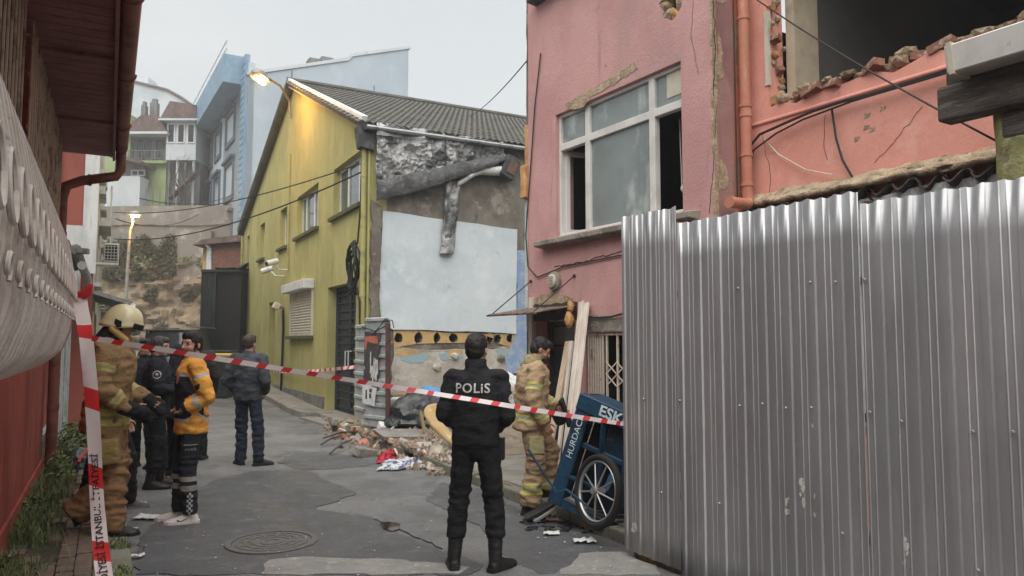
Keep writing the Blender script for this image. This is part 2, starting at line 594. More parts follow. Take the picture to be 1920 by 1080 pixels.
# narrow pavement in front of the green house
gp = MB()
ou = [(17.0, 4.0), (17.3, 3.86), (18.2, 3.82), (30.5, 3.86), (30.5, 4.52), (17.0, 4.52)]
gp.prism(lambda u, n, z: FST.p(u, z + hill(u), n), jag(ou, .3, .012, 3), -.1, .13)
struct(gp.build('pavement_green_house', M_conc, bevel=.015))
gp = MB()
gp.prism(lambda u, n, z: FST.p(u, z, n), jag([(14.2, 3.95), (17.0, 3.78), (17.0, 4.52), (14.2, 4.52)], .3, .02, 6), -.05, .045)
struct(gp.build('concrete_apron', M_screed))
# ================================================================== LEFT: red building
M_red = mat('red_render', (172, 74, 56), .85, layers=[((140, 56, 44), 1.1, .45, .65, (1, 1, .4)), ((188, 96, 76), 3.0, .55, .7, (1, 1, .5)), ((112, 60, 50), 1.5, .58, .72, (2.5, 2.5, .35))], bump=[(50, .25, None, .01), (4, .2, None, .03)])
M_redw = mat('red_paint_metal', (124, 48, 40), .6, layers=[((96, 40, 36), 3, .45, .65), ((140, 84, 70), 14, .64, .72)], bump=[(30, .2, None, .01)])
M_soff = mat('soffit_boards', (160, 108, 106), .75, layers=[((138, 92, 92), 1.4, .42, .62, (2, 2, 2)), ((120, 70, 66), 6, .6, .75)], bump=[(24, .3, (3, 3, 3), .01)], fine=.2)
M_belly = mat('belly_grille_paint', (214, 204, 194), .55, layers=[((190, 174, 162), 3.5, .48, .66), ((228, 222, 214), 7, .58, .72), ((120, 92, 78), 16, .66, .74)], bump=[(60, .2, None, .006)], fine=.12)
M_grille = mat('window_bar_paint', (176, 152, 128), .6, layers=[((110, 82, 64), 5, .5, .65)], fine=.15)
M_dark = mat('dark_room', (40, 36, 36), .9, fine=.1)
M_glassd = mat('dark_window_glass', (38, 42, 46), .08, spec=.6, fine=0)
M_tile_red = mat('clay_tile_dirty', (112, 78, 66), .85, layers=[((84, 66, 58), 4, .45, .62), ((140, 110, 96), 9, .58, .72)], bump=[(30, .4, None, .02)], fine=.2)

red = thing('red_house', 'red rendered house with wooden eaves and barred windows along the left pavement', 'house', FRED.p(4, 0, 0))
UE = 10.75
EZ = 4.08
win = rect(6.3, 9.9, 2.85, 4.0)
win2 = rect(4.3, 5.75, 2.75, 4.0)
win3 = rect(1.2, 3.9, 1.55, 2.65)
mb = MB(); mb.fprism(FRED, rect(-6, UE, -.1, 5.0), -.35, 0, [win, win2, win3]); mb.build('wall', M_red, red)
mb = MB(); mb.fprism(FRED, rect(-6, UE, -.1, .32), 0, .025); mb.build('plinth', M_red, red, bevel=.008)
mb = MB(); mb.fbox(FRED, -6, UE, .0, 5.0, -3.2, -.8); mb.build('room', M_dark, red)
for w, nm in ((win, 2), (win2, 1), (win3, 2)):
    u0, u1, z0, z1 = w[0][0], w[1][0], w[0][1], w[2][1]
    mb = MB()
    mb.fprism(FRED, rect(u0, u1, z0, z1), -.26, -.2, [rect(u0 + .07 + (u1 - u0) * k / (nm + 1), u0 - .0 + (u1 - u0) * (k + 1) / (nm + 1) - .03, z0 + .07, z1 - .07) for k in range(nm + 1)])
    wf = mb.build('window', M_redw, red)
    mb = MB(); mb.fbox(FRED, u0 + .02, u1 - .02, z0 + .02, z1 - .02, -.24, -.235); mb.build('pane', M_glassd, wf)
# soffit of boards running across the eave
k = -2.0
while k < UE - .02:
    w = min(.155, UE - k)
    mb = MB(); mb.fbox(FRED, k, k + w - .012, EZ, EZ + .025, -.02, .63)
    mb.build('soffit_board', M_soff, red)
    k += w
mb = MB(); mb.fbox(FRED, -6, UE, EZ + .03, EZ + .05, -.4, .66); mb.build('roof_deck', M_dark, red)
for u in (-1.5, .6, 2.7, 4.8, 6.9, 9.0):
    mb = MB(); mb.fbox(FRED, u, u + .05, EZ - .035, EZ + .001, -.02, .64); mb.build('batten', M_soff, red, bevel=.004)
mb = MB(); mb.fbox(FRED, -6, UE, EZ - .05, EZ + .16, .632, .66); mb.build('fascia', M_soff, red)
# sloping roof with tiles that show along the edge
mb = MB()
a0, a1 = FRED.p(-6, EZ + .17, .68), FRED.p(UE, EZ + .17, .68)
b0, b1 = FRED.p(-6, EZ + 1.7, -3.0), FRED.p(UE, EZ + 1.7, -3.0)
up = Vector((0, 0, .03))
mb.add([a0, a1, b1, b0, a0 + up, a1 + up, b1 + up, b0 + up], [(0, 1, 2, 3), (4, 7, 6, 5), (0, 4, 5, 1), (1, 5, 6, 2), (2, 6, 7, 3), (3, 7, 4, 0)])
mb.build('roof', M_tile_red, red)
rr = random.Random(2)
def tile_mesh(L, r):
    mb = MB()
    rings = []
    for t in (0, 1):
        rad = r * (1.0 - .18 * t)
        rings.append([Vector((math.cos(a) * rad, L * t, math.sin(a) * rad * .8)) for a in [math.pi * i / 7 for i in range(8)]] + [Vector((math.cos(a) * (rad - .015), L * t, math.sin(a) * (rad - .015) * .8)) for a in [math.pi * i / 7 for i in reversed(range(8))]])
    mb.loft(rings)
    return mb
tm = tile_mesh(.42, .09).build('roof_tile', M_tile_red, red, loc=(0, 0, 0), smooth=50)
slope = math.atan2(1.53, 3.68)
ang_in = math.atan2(-NS[1], -NS[0]) - R(90)
k = 0
u = 2.0
while u < UE:
    q = FRED.p(u, EZ + .2 + rr.uniform(-.012, .015), .745 + rr.uniform(-.03, .03))
    rot = (slope + rr.uniform(-.06, .06), rr.uniform(-.1, .1), ang_in + rr.uniform(-.07, .07))
    if k == 0:
        tm.location = q - WLOC[red.name]; tm.rotation_euler = rot
    else:
        inst(tm, 'roof_tile', q, rot, red)
    u += .185; k += 1
# gutter and downpipe
M_pipe = mat('brown_pipe', (140, 80, 66), .55, layers=[((90, 46, 38), 4, .45, .65), ((140, 86, 72), 10, .62, .74)], bump=[(30, .2, None, .008)])
mb = MB()
prof = [(math.cos(a) * .075, math.sin(a) * .075) for a in [math.pi + math.pi * i / 10 for i in range(11)]]
prof += [(x * .9, y * .9 + .002) for x, y in reversed(prof)]
mb.loft([[FRED.p(u, EZ + .10 + y + .004 * math.sin(u * 3), .725 + x) for x, y in prof] for u in [-2 + (UE + 1.9) * i / 30 for i in range(31)]])
gut = mb.build('gutter', M_pipe, red, smooth=50)
for u in (2.2, 4.0, 5.8, 7.6, 9.4):
    mb = MB()
    mb.tube([FRED.p(u, EZ + .1 + math.sin(a) * .082, .725 + math.cos(a) * .082) for a in [math.pi + math.pi * i / 8 for i in range(9)]], .012, 6)
    mb.build('bracket', M_pipe, gut)
mb = MB()
dp = [FRED.p(UE - .08, EZ + .07, .725), FRED.p(UE - .08, EZ - .18, .725), FRED.p(UE - .08, EZ - .26, .68), FRED.p(UE - .1, EZ - .36, .3), FRED.p(UE - .1, EZ - .44, .14), FRED.p(UE - .1, EZ - .6, .1), FRED.p(UE - .1, .08, .1)]
mb.tube(dp, .062, 12)
dpo = mb.build('downpipe', M_pipe, red, smooth=40)
for z in (.9, 2.0, 3.0):
    mb = MB(); mb.tube([FRED.p(UE - .1, z, .1), FRED.p(UE - .1, z + .06, .1)], .07, 12); mb.build('collar', M_pipe, dpo, smooth=40)
for u, n in ((UE - .09, .4),):
    mb = MB(); mb.tube([FRED.p(u, EZ - .335, .36), FRED.p(u, EZ - .345, .42)], .072, 12); mb.build('collar', M_pipe, dpo, smooth=40)

# flat window grilles
def flat_grille(u0, u1, z0, z1, n, step):
    mb = MB()
    for z in (z0, z0 + (z1 - z0) * .34, z0 + (z1 - z0) * .67, z1):
        mb.fbox(FRED, u0, u1, z - .012, z + .012, n - .005, n + .005)
    g = mb.build('window_grille', M_grille, red)
    u = u0
    while u <= u1 + .001:
        mb = MB(); mb.tube([FRED.p(u, z0, n + .014), FRED.p(u, z1, n + .014)], .0095, 6); mb.build('bar', M_grille, g)
        u += step
    for u in (u0, u1):
        for z in (z0 + .1, z1 - .1):
            mb = MB(); mb.tube([FRED.p(u, z, -.02), FRED.p(u, z, n)], .009, 6); mb.build('fixing', M_grille, g)
    return g
flat_grille(6.25, 9.95, 2.86, 4.02, .1, .16)
flat_grille(4.25, 5.8, 2.78, 4.02, .1, .16)
# long bulging grille: bars bent to a belly, rings and scrolls between them
BPROF = ((1.5, .09), (1.56, .27), (1.65, .38), (1.8, .432), (2.0, .445), (2.2, .432), (2.38, .4), (2.62, .3), (2.87, .19), (3.06, .08))
def belly(t):
    """distance from the wall at height t 0..1 (bottom..top)"""
    z = 1.5 + 1.56 * t
    for (z0, n0), (z1, n1) in zip(BPROF, BPROF[1:]):
        if z <= z1 + 1e-6:
            k = (z - z0) / (z1 - z0)
            return n0 + (n1 - n0) * k
    return .08
BZ0, BZ1, BU0, BU1 = 1.5, 3.06, 1.2, 5.9
bz = lambda t: BZ0 + (BZ1 - BZ0) * t
bg = None
mb = MB()
for t in (0, .3, .44, 1):
    n = belly(t) - .006
    mb.fbox(FRED, BU0, BU1, bz(t) - .012, bz(t) + .012, n - .006, n + .004)
    for u in (BU0, BU1):
        if t in (0, 1): mb.fbox(FRED, u - .012, u + .012, bz(t) - .012, bz(t) + .012, -.02, n)
bg = mb.build('belly_grille', M_belly, red)
src = MB()
prof = [(bz(i / 28), belly(i / 28)) for i in range(29)]
for i, (z, n) in enumerate(prof):
    pass
rings = []
for i, (z, n) in enumerate(prof):
    rings.append([FRED.p(du, z, n + dn) for du, dn in ((-.011, -.02), (.011, -.02), (.011, .012), (-.011, .012))])
src.loft(rings)
bar = src.build('bar', M_belly, bg, loc=FRED.p(0, 0, 0), smooth=30)
u, step, cnt = BU0, .12, 0
ring_src = None
while u < BU1 + .01:
    q = FRED.p(u, 0, 0)
    if cnt == 0: bar.location = q - WLOC[bg.name]
    else: inst(bar, 'bar', q, (0, 0, 0), bg)
    if cnt % 2 == 1:
        mb = MB()
        pts = []
        for i in range(15):
            a = 2 * math.pi * i / 14
            t = .37 + .055 * math.sin(a)
            pts.append(FRED.p(.075 * math.cos(a), bz(t), belly(t) + .022))
        if ring_src is None:
            mb.tube(pts, .008, 6, cap=False)
            ring_src = mb.build('ring', M_belly, bg, loc=FRED.p(0, 0, 0), smooth=50)
            ring_src.location = q - WLOC[bg.name]
        else:
            inst(ring_src, 'ring', q, (0, 0, 0), bg)
        if cnt == 1:
            mb = MB()
            pts = []
            for i in range(12):
                a = R(-40) + R(300) * i / 11
                t = .25 + .03 * math.sin(a) * (1 - i / 16)
                pts.append(FRED.p(.05 * math.cos(a) * (1 - i / 16), bz(t), belly(t) + .024))
            mb.tube(pts, .0065, 6)
            scr = mb.build('scroll', M_belly, bg, loc=FRED.p(0, 0, 0), smooth=50)
            scr.location = q - WLOC[bg.name]
        else:
            inst(scr, 'scroll', q, (0, 0, 0), bg)
    u += step; cnt += 1

# ------------------------------------------------------------------ next plots on the left
M_whitepeel = mat('white_peeling_boards', (196, 200, 200), .8, layers=[((150, 150, 146), 2.2, .48, .62, (3, 3, .4)), ((92, 84, 78), 3.4, .6, .68, (4, 4, .5)), ((216, 220, 220), 9, .55, .7)], bump=[(18, .6, (3, 3, .5), .03)], fine=.15)
wb = thing('board_fence', 'weathered white board fence just past the red house downpipe', 'fence', FRED.p(13, 0, .1))
rr = random.Random(21)
u = 10.95
while u < 15.2:
    w = rr.uniform(.16, .24)
    mb = MB()
    zt = 2.15 + rr.uniform(-.12, .06)
    n = .04 + rr.uniform(-.02, .03)
    mb.fprism(FRED, jag(rect(u, u + w - .012, .05 + rr.uniform(0, .12), zt), .25, .006, int(u * 50)), n - .02, n + .008)
    mb.build('board', M_whitepeel, wb)
    u += w
for z in (.5, 1.7):
    mb = MB(); mb.fbox(FRED, 10.95, 15.2, z, z + .07, -.06, .0); mb.build('rail', M_whitepeel, wb)
M_fibre = mat('fibre_cement', (150, 148, 142), .85, layers=[((116, 114, 108), 3, .45, .63), ((180, 178, 170), 8, .58, .72), ((84, 84, 78), 6, .62, .7)], bump=[(28, .5, None, .02)], fine=.2)
sh = thing('lean_to_shed', 'small lean-to with grey ridged roof and whitewashed ridge beyond the red house', 'shed', FRED.p(14, 0, 0))
mb = MB(); mb.fbox(FRED, 12.2, 16.0, 2.15, 2.95, -1.2, .0); mb.build('wall', M_whitepeel, sh)
for k in range(9):
    mb = MB()
    n0 = .22 - k * .14
    pts0 = [FRED.p(12.0, 3.0 + k * .075, n0), FRED.p(16.0, 3.02 + k * .075, n0)]
    mb.tube(pts0, .075, 8)
    mb.build('roof_ridge', M_fibre, sh, smooth=50)
mb = MB(); mb.tube([FRED.p(12.0, 2.78, .3), FRED.p(14, 2.8, .31), FRED.p(16.0, 2.78, .3)], .06, 10); mb.build('white_beam', M_whitepeel, sh, smooth=50)
for n in (.12, .3):
    mb = MB(); mb.tube([FRED.p(12.05, 2.95, n), FRED.p(12.05, 3.02, n)], .09, 10); mb.build('cap', M_fibre, sh, smooth=50)

M_maroon = mat('maroon_render', (150, 76, 62), .85, layers=[((126, 64, 54), 1.2, .45, .65)], bump=[(40, .2, None, .01)])
M_white = mat('white_render', (200, 200, 196), .8, layers=[((170, 172, 170), 1.0, .45, .65, (2, 2, .5)), ((140, 138, 132), 4, .6, .75, (3, 3, .4))], bump=[(40, .2, None, .01)])
M_wfr = mat('white_frame', (214, 216, 214), .5, layers=[((180, 180, 176), 4, .5, .7)], fine=.05)
hb = thing('maroon_house', 'narrow maroon house with white corner strips and air conditioners on its front', 'house', FRED.p(20, 0, .3))
FB = Frame(FRED.p(16.2, 0, .36)[:2], (-.8805, -.474), (.474, -.8805))     # gable towards the camera
mb = MB(); mb.fprism(FB, rect(0, 3.2, 0, 7.4), -.3, 0); mb.build('gable_wall', M_maroon, hb)
mb = MB(); mb.fprism(FB, rect(-.04, .2, 3.0, 7.4), 0, .05); mb.build('corner_strip', M_white, hb)
mb = MB(); mb.fprism(FB, rect(.2, 3.2, 2.2, 3.9), 0, .02); mb.build('white_band', M_white, hb)
mb = MB(); mb.tube([FB.p(.62, 3.6, .06), FB.p(.62, 6.5, .06)], .035, 8); mb.build('downpipe', M_wfr, hb, smooth=50)
wins = [rect(17.2 + k * 2.4, 18.4 + k * 2.4, z, z + 1.35) for k in range(6) for z in (2.9, 5.2)]
mb = MB(); mb.fprism(FRED, rect(16.25, 31.5, 0, 7.4), .05, .36, wins); mb.build('street_wall', M_white, hb)
for w in wins:
    u0, u1, z0, z1 = w[0][0], w[1][0], w[0][1], w[2][1]
    mb = MB(); mb.fprism(FRED, rect(u0, u1, z0, z1), .2, .27, [rect(u0 + .07, (u0 + u1) / 2 - .03, z0 + .07, z1 - .07), rect((u0 + u1) / 2 + .03, u1 - .07, z0 + .07, z1 - .07)])
    f = mb.build('window', M_wfr, hb)
    mb = MB(); mb.fbox(FRED, u0 + .03, u1 - .03, z0 + .03, z1 - .03, .22, .23); mb.build('pane', M_glassd, f)
    mb = MB(); mb.fbox(FRED, u0 - .1, u1 + .1, z0 - .08, z0, .3, .5); mb.build('sill', M_white, f)
for u, z in ((20.4, 4.62), (25.2, 4.62), (29, 4.6)):      # small slab balconies with rails
    mb = MB(); mb.fbox(FRED, u, u + 2.0, z - .12, z, .36, .62); b = mb.build('balcony', M_white, hb)
    for k in range(11):
        mb = MB(); mb.tube([FRED.p(u + k * .2, z, .6), FRED.p(u + k * .2, z + .85, .6)], .012, 5); mb.build('baluster', M_wfr, b)
    mb = MB(); mb.tube([FRED.p(u, z + .86, .6), FRED.p(u + 2, z + .86, .6)], .02, 6); mb.build('handrail', M_wfr, b)
M_ac = mat('appliance_cream', (196, 194, 184), .5, layers=[((160, 156, 146), 4, .52, .7)], fine=.06)
M_black = mat('black_plastic', (30, 30, 31), .6, fine=.1)
def ac_unit(label, fr, u, z, n, group=None, w=.78, h=.55, d=.28):
    t = thing('air_conditioner', label, 'air conditioner', fr.p(u + w / 2, z, n + d / 2), group)
    mb = MB(); mb.fbox(fr, u, u + w, z, z + h, n, n + d); mb.build('casing', M_ac, t, bevel=.02, segs=2)
    return t
acu = ac_unit('cream air conditioner outdoor unit high on the maroon house', FRED, 18.6, 3.46, .5, w=.5, h=.42, d=.3)
FAC = Frame(FRED.p(18.6, 0, .8)[:2], (-.8805, -.474), (.474, -.8805))
mb = MB(); mb.fprism(FAC, rect(.02, .28, 3.5, 3.84), -.002, .012); gr = mb.build('fan_opening', M_black, acu)
for k in range(5):
    mb = MB(); mb.fbox(FAC, .03 + k * .06, .04 + k * .06, 3.5, 3.84, .012, .022); mb.build('grille_bar', M_ac, gr)
    mb = MB(); mb.fbox(FAC, .02, .28, 3.53 + k * .068, 3.54 + k * .068, .013, .024); mb.build('grille_bar', M_ac, gr)
for z in (3.4,):
    mb = MB(); mb.fbox(FRED, 18.6, 19.1, z, z + .05, .36, .8); mb.build('bracket', M_wfr, acu)
# grey canopy and doors beside the pavement further along
cn = thing('street_canopy', 'low grey metal canopy with white posts beyond the board fence', 'canopy', FRED.p(17.5, 0, .5))
mb = MB(); mb.fprism(Frame(FRED.p(16.4, 0, .3)[:2], NS, A), [(0, 2.65), (.75, 2.42), (.75, 2.5), (0, 2.73)], 0, 3.4); mb.build('roof_sheet', M_fibre, cn)
mb = MB(); mb.tube([FRED.p(16.4, 2.42, 1.06), FRED.p(19.8, 2.42, 1.06)], .05, 8); mb.build('gutter', M_wfr, cn, smooth=40)
for u in (16.5, 18.1, 19.7):
    mb = MB(); mb.tube([FRED.p(u, .1, .95), FRED.p(u, 2.42, .95)], .03, 8); mb.build('post', M_wfr, cn, smooth=40)
mb = MB(); mb.fbox(FRED, 16.6, 19.6, .1, 2.3, .37, .4); mb.build('shutter', M_grille, cn)
# ================================================================== RIGHT: olive green house with a gable on the street
M_grn = mat('olive_render', (180, 172, 96), .88, layers=[((166, 158, 86), .7, .42, .62), ((188, 180, 104), 2.2, .52, .7, (1, 1, .6)), ((134, 131, 76), 1.7, .58, .76, (3, 3, .25)), ((118, 116, 82), 2.6, .66, .8, (5, 5, .3))], bump=[(45, .25, None, .01), (5, .2, None, .02)], fine=.1)
M_grnd = mat('olive_dark_trim', (92, 92, 52), .85, layers=[((70, 72, 46), 3, .45, .65)], bump=[(40, .3, None, .01)])
M_plinth = mat('plinth_stone', (128, 126, 116), .85, layers=[((98, 98, 90), 5, .45, .62), ((156, 152, 142), 22, .55, .7)], bump=[(50, .6, None, .015)], fine=.25)
M_sidec = mat('side_old_render', (122, 114, 102), .9, layers=[((92, 84, 76), 1.0, .42, .6), ((150, 142, 128), 1.9, .54, .66), ((70, 64, 58), 2.6, .58, .72, (2, 2, .5)), ((164, 156, 144), 6, .62, .74)], bump=[(22, .6, None, .03), (70, .4, None, .01)], fine=.2)
M_pale = mat('pale_blue_render', (198, 208, 211), .85, layers=[((184, 196, 200), .8, .42, .62), ((208, 216, 218), 2.4, .52, .7), ((168, 178, 180), 5, .64, .76), ((150, 168, 160), 1.6, .7, .8)], bump=[(14, .25, None, .02), (60, .25, None, .008)], fine=.06)
M_foil = mat('foil_membrane', (156, 156, 153), .42, layers=[((78, 78, 78), 1.5, .46, .58, (1, 1, 1.3), 9), ((178, 178, 173), 5.5, .55, .68, None, 6), ((70, 70, 71), 5, .6, .66, None, 8)], bump=[(16, .8, None, .03), (50, .6, None, .015)], metal=.45, spec=.5, fine=.2)
M_bitu = mat('bitumen_felt', (62, 62, 63), .75, layers=[((92, 92, 92), 5, .52, .66), ((128, 128, 126), 16, .66, .72)], bump=[(30, .6, None, .02)], fine=.25)
M_orange_pl = mat('ochre_plaster', (196, 158, 92), .9, layers=[((170, 136, 86), 3, .45, .62), ((160, 148, 128), 4.4, .58, .68), ((212, 176, 112), 9, .56, .7)], bump=[(40, .5, None, .015)], fine=.2)
M_beige_pl = mat('beige_plaster', (184, 176, 162), .9, layers=[((160, 150, 136), 1.8, .45, .62), ((198, 192, 180), 3.5, .52, .68), ((140, 132, 118), 7, .62, .74), ((150, 166, 172), 2.2, .64, .72)], bump=[(26, .4, None, .02), (80, .4, None, .01)], fine=.14)
M_blue_pl = mat('blue_distemper', (128, 152, 186), .9, layers=[((158, 172, 190), 4, .46, .62), ((104, 128, 172), 7, .56, .7), ((150, 146, 138), 5, .64, .7)], bump=[(40, .5, None, .012)], fine=.14)
M_cyan_pl = mat('turquoise_distemper', (136, 172, 182), .9, layers=[((164, 164, 150), 6, .48, .62)], bump=[(40, .5, None, .012)], fine=.14)
M_rtile = mat('grey_roof_tile', (94, 92, 84), .8, layers=[((78, 77, 71), 3, .42, .62), ((112, 109, 98), 8, .55, .7)], bump=[(50, .4, None, .01)], fine=.18, spec=.3)
M_mdoor = mat('dark_metal_door', (46, 52, 60), .5, layers=[((36, 41, 48), 3, .45, .65), ((66, 70, 76), 12, .64, .74)], fine=.12, spec=.45)
M_glass_g = mat('window_glass_grey', (96, 108, 112), .06, spec=.7, layers=[((70, 80, 84), 1.2, .4, .6)], fine=0)
M_shut = mat('shutter_cream', (206, 198, 176), .6, layers=[((188, 180, 158), 4, .48, .66)], fine=.06)

GU, GZ, AU, AZ = 16.1, 6.08, 7.35, 9.2          # width, eave height, apex position, apex height
gh = thing('green_house', 'olive green gabled house with grey tiled roof and steel door on the street', 'house', FGRN.p(8, 0, 0))
gw = {  # openings measured on the front
    'w1': rect(.55, 2.8, 4.6, 5.72), 'w2': rect(4.25, 6.65, 4.6, 5.72), 'w3': rect(8.0, 9.0, 4.55, 5.72), 'w4': rect(11.6, 12.5, 4.55, 5.75), 'w5': rect(14.7, 15.3, 4.5, 5.7),
    'door': rect(.85, 3.15, .12, 2.98), 'side_door': rect(9.5, 10.5, .12, 2.95)}
front = [(0, -.2), (GU, -.2), (GU, GZ), (AU, AZ), (0, GZ)]
mb = MB(); mb.fprism(FGRN, front, -.35, 0, list(gw.values())); mb.build('front_wall', M_grn, gh)
mb = MB(); mb.fprism(FGRN, rect(3.3, 9.4, 0, .42), 0, .035); mb.build('plinth', M_plinth, gh, bevel=.008)
mb = MB(); mb.fprism(FGRN, rect(10.6, GU, 0, .42), 0, .035); mb.build('plinth', M_plinth, gh, bevel=.008)
mb = MB(); mb.fprism(FGRN, rect(-.03, .16, .1, GZ), 0, .045); mb.build('corner_strip', M_grn, gh, bevel=.006)
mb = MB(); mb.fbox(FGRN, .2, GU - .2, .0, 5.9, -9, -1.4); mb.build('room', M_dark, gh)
# windows
def gwin(r_, cols, trans=True):
    u0, u1, z0, z1 = r_[0][0], r_[1][0], r_[0][1], r_[2][1]
    hs = []
    n = len(cols) - 1
    for k in range(n):
        a, b = u0 + (u1 - u0) * cols[k], u0 + (u1 - u0) * cols[k + 1]
        hs.append(rect(a + .05, b - .05, z0 + .07, z1 - .07))
    mb = MB(); mb.fprism(FGRN, rect(u0, u1, z0, z1), -.22, -.15, hs)
    w = mb.build('window', M_wfr, gh, bevel=.006)
    for h in hs:
        mb = MB(); mb.fbox(FGRN, h[0][0] - .01, h[1][0] + .01, h[0][1] - .01, h[2][1] + .01, -.19, -.18); mb.build('pane', M_glass_g, w)
    mb = MB(); mb.fprism(Frame(FGRN.p(u0 - .12, 0, 0)[:2], FGRN.n[:2], FGRN.u[:2]), [(-.15, z0), (.1, z0 - .02), (.1, z0 - .1), (-.15, z0 - .1)], 0, u1 - u0 + .24); mb.build('sill', M_grnd, w)
gwin(gw['w1'], (0, .3, .68, 1)); gwin(gw['w2'], (0, .25, .42, .8, 1)); gwin(gw['w3'], (0, 1)); gwin(gw['w4'], (0, 1)); gwin(gw['w5'], (0, 1))
# big steel double door
def steel_door(r_, leaves, name='door'):
    u0, u1, z0, z1 = r_[0][0], r_[1][0], r_[0][1], r_[2][1]
    mb = MB(); mb.fprism(FGRN, rect(u0, u1, z0, z1), -.3, -.2, [rect(u0 + .09, u1 - .09, z0 + .03, z1 - .09)])
    d = mb.build(name, M_mdoor, gh, bevel=.006)
    w = (u1 - u0 - .18) / leaves
    for k in range(leaves):
        a = u0 + .09 + w * k
        mb = MB(); mb.fbox(FGRN, a + .01, a + w - .01, z0 + .03, z1 - .09, -.29, -.26); mb.build('leaf', M_mdoor, d)
        nb = 15
        for j in range(nb):
            z = z0 + .1 + (z1 - z0 - .3) * j / (nb - 1)
            th = .045 if j in (5, 10) else .018
            mb = MB(); mb.fbox(FGRN, a + .05, a + w - .05, z - th, z + th, -.262, -.225); mb.build('rail', M_mdoor, d)
        for e in (a + .035, a + w - .035):
            mb = MB(); mb.fbox(FGRN, e - .03, e + .03, z0 + .04, z1 - .1, -.263, -.215); mb.build('stile', M_mdoor, d)
        if leaves == 2:
            e = a + w - .12 if k == 0 else a + .12
            mb = MB(); mb.tube([FGRN.p(e, 1.15, -.22), FGRN.p(e, 1.15, -.15), FGRN.p(e, 1.5, -.15), FGRN.p(e, 1.5, -.22)], .014, 6); mb.build('handle', M_wfr, d)
steel_door(gw['door'], 2); steel_door(gw['side_door'], 1, 'side_door')
mb = MB(); mb.fbox(FGRN, .7, 3.35, 0, .13, -.2, .35); mb.build('door_step', M_conc, gh, bevel=.015)
# roller shutter window
ru0, ru1, rz0, rz1 = 4.6, 7.1, 1.9, 3.05
mb = MB(); mb.fprism(FGRN, [(ru0 - .12, rz1), (ru1 + .12, rz1), (ru1 + .12, rz1 + .24), (ru0 - .12, rz1 + .24)], 0, .28); mb.build('shutter_box', M_wfr, gh, bevel=.02, segs=2)
mb = MB(); mb.fprism(FGRN, rect(ru0 - .06, ru1 + .06, rz0 - .03, rz1 + .02), 0, .05, [rect(ru0, ru1, rz0 + .02, rz1 + .01)]); shf = mb.build('shutter_frame', M_shut, gh)
for k in range(16):
    z = rz0 + .02 + k * .0715
    mb = MB(); mb.fprism(Frame(FGRN.p(ru0, 0, 0)[:2], FGRN.n[:2], FGRN.u[:2]), [(0, z), (.03, z + .004), (.04, z + .03), (.03, z + .062), (0, z + .066)], 0, ru1 - ru0); mb.build('slat', M_shut, shf)
mb = MB(); mb.fbox(FGRN, ru0 - .12, ru1 + .12, rz0 - .12, rz0 - .03, -.02, .14); mb.build('shutter_sill', M_grnd, gh, bevel=.008)
# roof
RO = .18
def roofpt(u, s, h=0.0):
    """u along the ridge (away from the street), s 0 at the right eave .. 1 at the ridge"""
    a = FGRN.p(0, GZ, -u) ; b = FGRN.p(AU, AZ, -u)
    d = (b - a)
    q = a + d * s
    nrm = Vector((0, 0, 1)) - d * (d.z / d.length_squared)
    return q + nrm.normalized() * h
mb = MB(); s0 = -.025
vs_ = [roofpt(-.2, s0, .03), roofpt(20, s0, .03), roofpt(20, 1, .03), roofpt(-.2, 1, .03)]
vs2 = [v - Vector((0, 0, .12)) for v in vs_]
mb.add(vs_ + vs2, [(0, 1, 2, 3), (7, 6, 5, 4), (0, 4, 5, 1), (1, 5, 6, 2), (2, 6, 7, 3), (3, 7, 4, 0)])
roof = mb.build('roof', M_bitu, gh)
mb = MB()
e0, e1 = FGRN.p(GU + .3, GZ - .1, .2), FGRN.p(GU + .3, GZ - .1, -20)
r0, r1 = FGRN.p(AU, AZ + .05, .2), FGRN.p(AU, AZ + .05, -20)
dn = Vector((0, 0, -.1))
mb.add([e0, e1, r1, r0, e0 + dn, e1 + dn, r1 + dn, r0 + dn], [(0, 1, 2, 3), (7, 6, 5, 4), (0, 4, 5, 1), (1, 5, 6, 2), (2, 6, 7, 3), (3, 7, 4, 0)])
mb.build('far_slope', M_rtile, roof)
# interlocking tiles, two rolls each
slope_v = roofpt(0, 1) - roofpt(0, 0)
SL = slope_v.length
rows, TW, TH = 24, .30, SL / 23.2
def tile(mb, u, s_row):
    prof = [(0, .0), (.03, .035), (.065, .042), (.1, .03), (.15, .006), (.18, .035), (.215, .042), (.25, .03), (.3, .0)]
    k = len(mb.V)
    sA, sB = s_row * TH / SL - .02, (s_row * TH + TH * 1.04) / SL - .02
    for s, l in ((sA, .052), (sB, .03)):
        for a, h in prof: mb.V.append(roofpt(u + a, s, h + l))
    for a, h in prof: mb.V.append(roofpt(u + a, sA, h + .028))
    n = len(prof)
    for i in range(n - 1):
        mb.F.append((k + i, k + i + 1, k + n + i + 1, k + n + i)); mb.M.append(0)
        mb.F.append((k + 2 * n + i, k + 2 * n + i + 1, k + i + 1, k + i)); mb.M.append(0)
t0 = MB(); tile(t0, 0, 0)
t_src = t0.build('roof_tile', M_rtile, roof, loc=roofpt(0, 0), smooth=50)
base = roofpt(0, 0)
rest = MB()
cnt = 0
order = sorted([(i, j) for i in range(-1, 42) for j in range(rows - 1)], key=lambda q: (q[0] + 1) * 1.1 + q[1] * .9)
for i, j in order:
    off = roofpt(i * TW, j * TH / SL) - base
    if cnt == 0: t_src.location = base + off - WLOC[roof.name]
    elif cnt < 290: inst(t_src, 'roof_tile', base + off, (0, 0, 0), roof)
    else: tile(rest, i * TW, j)
    cnt += 1
ro = rest.build('roof_tiles_beyond', M_rtile, roof, smooth=50); ro['kind'] = 'stuff'
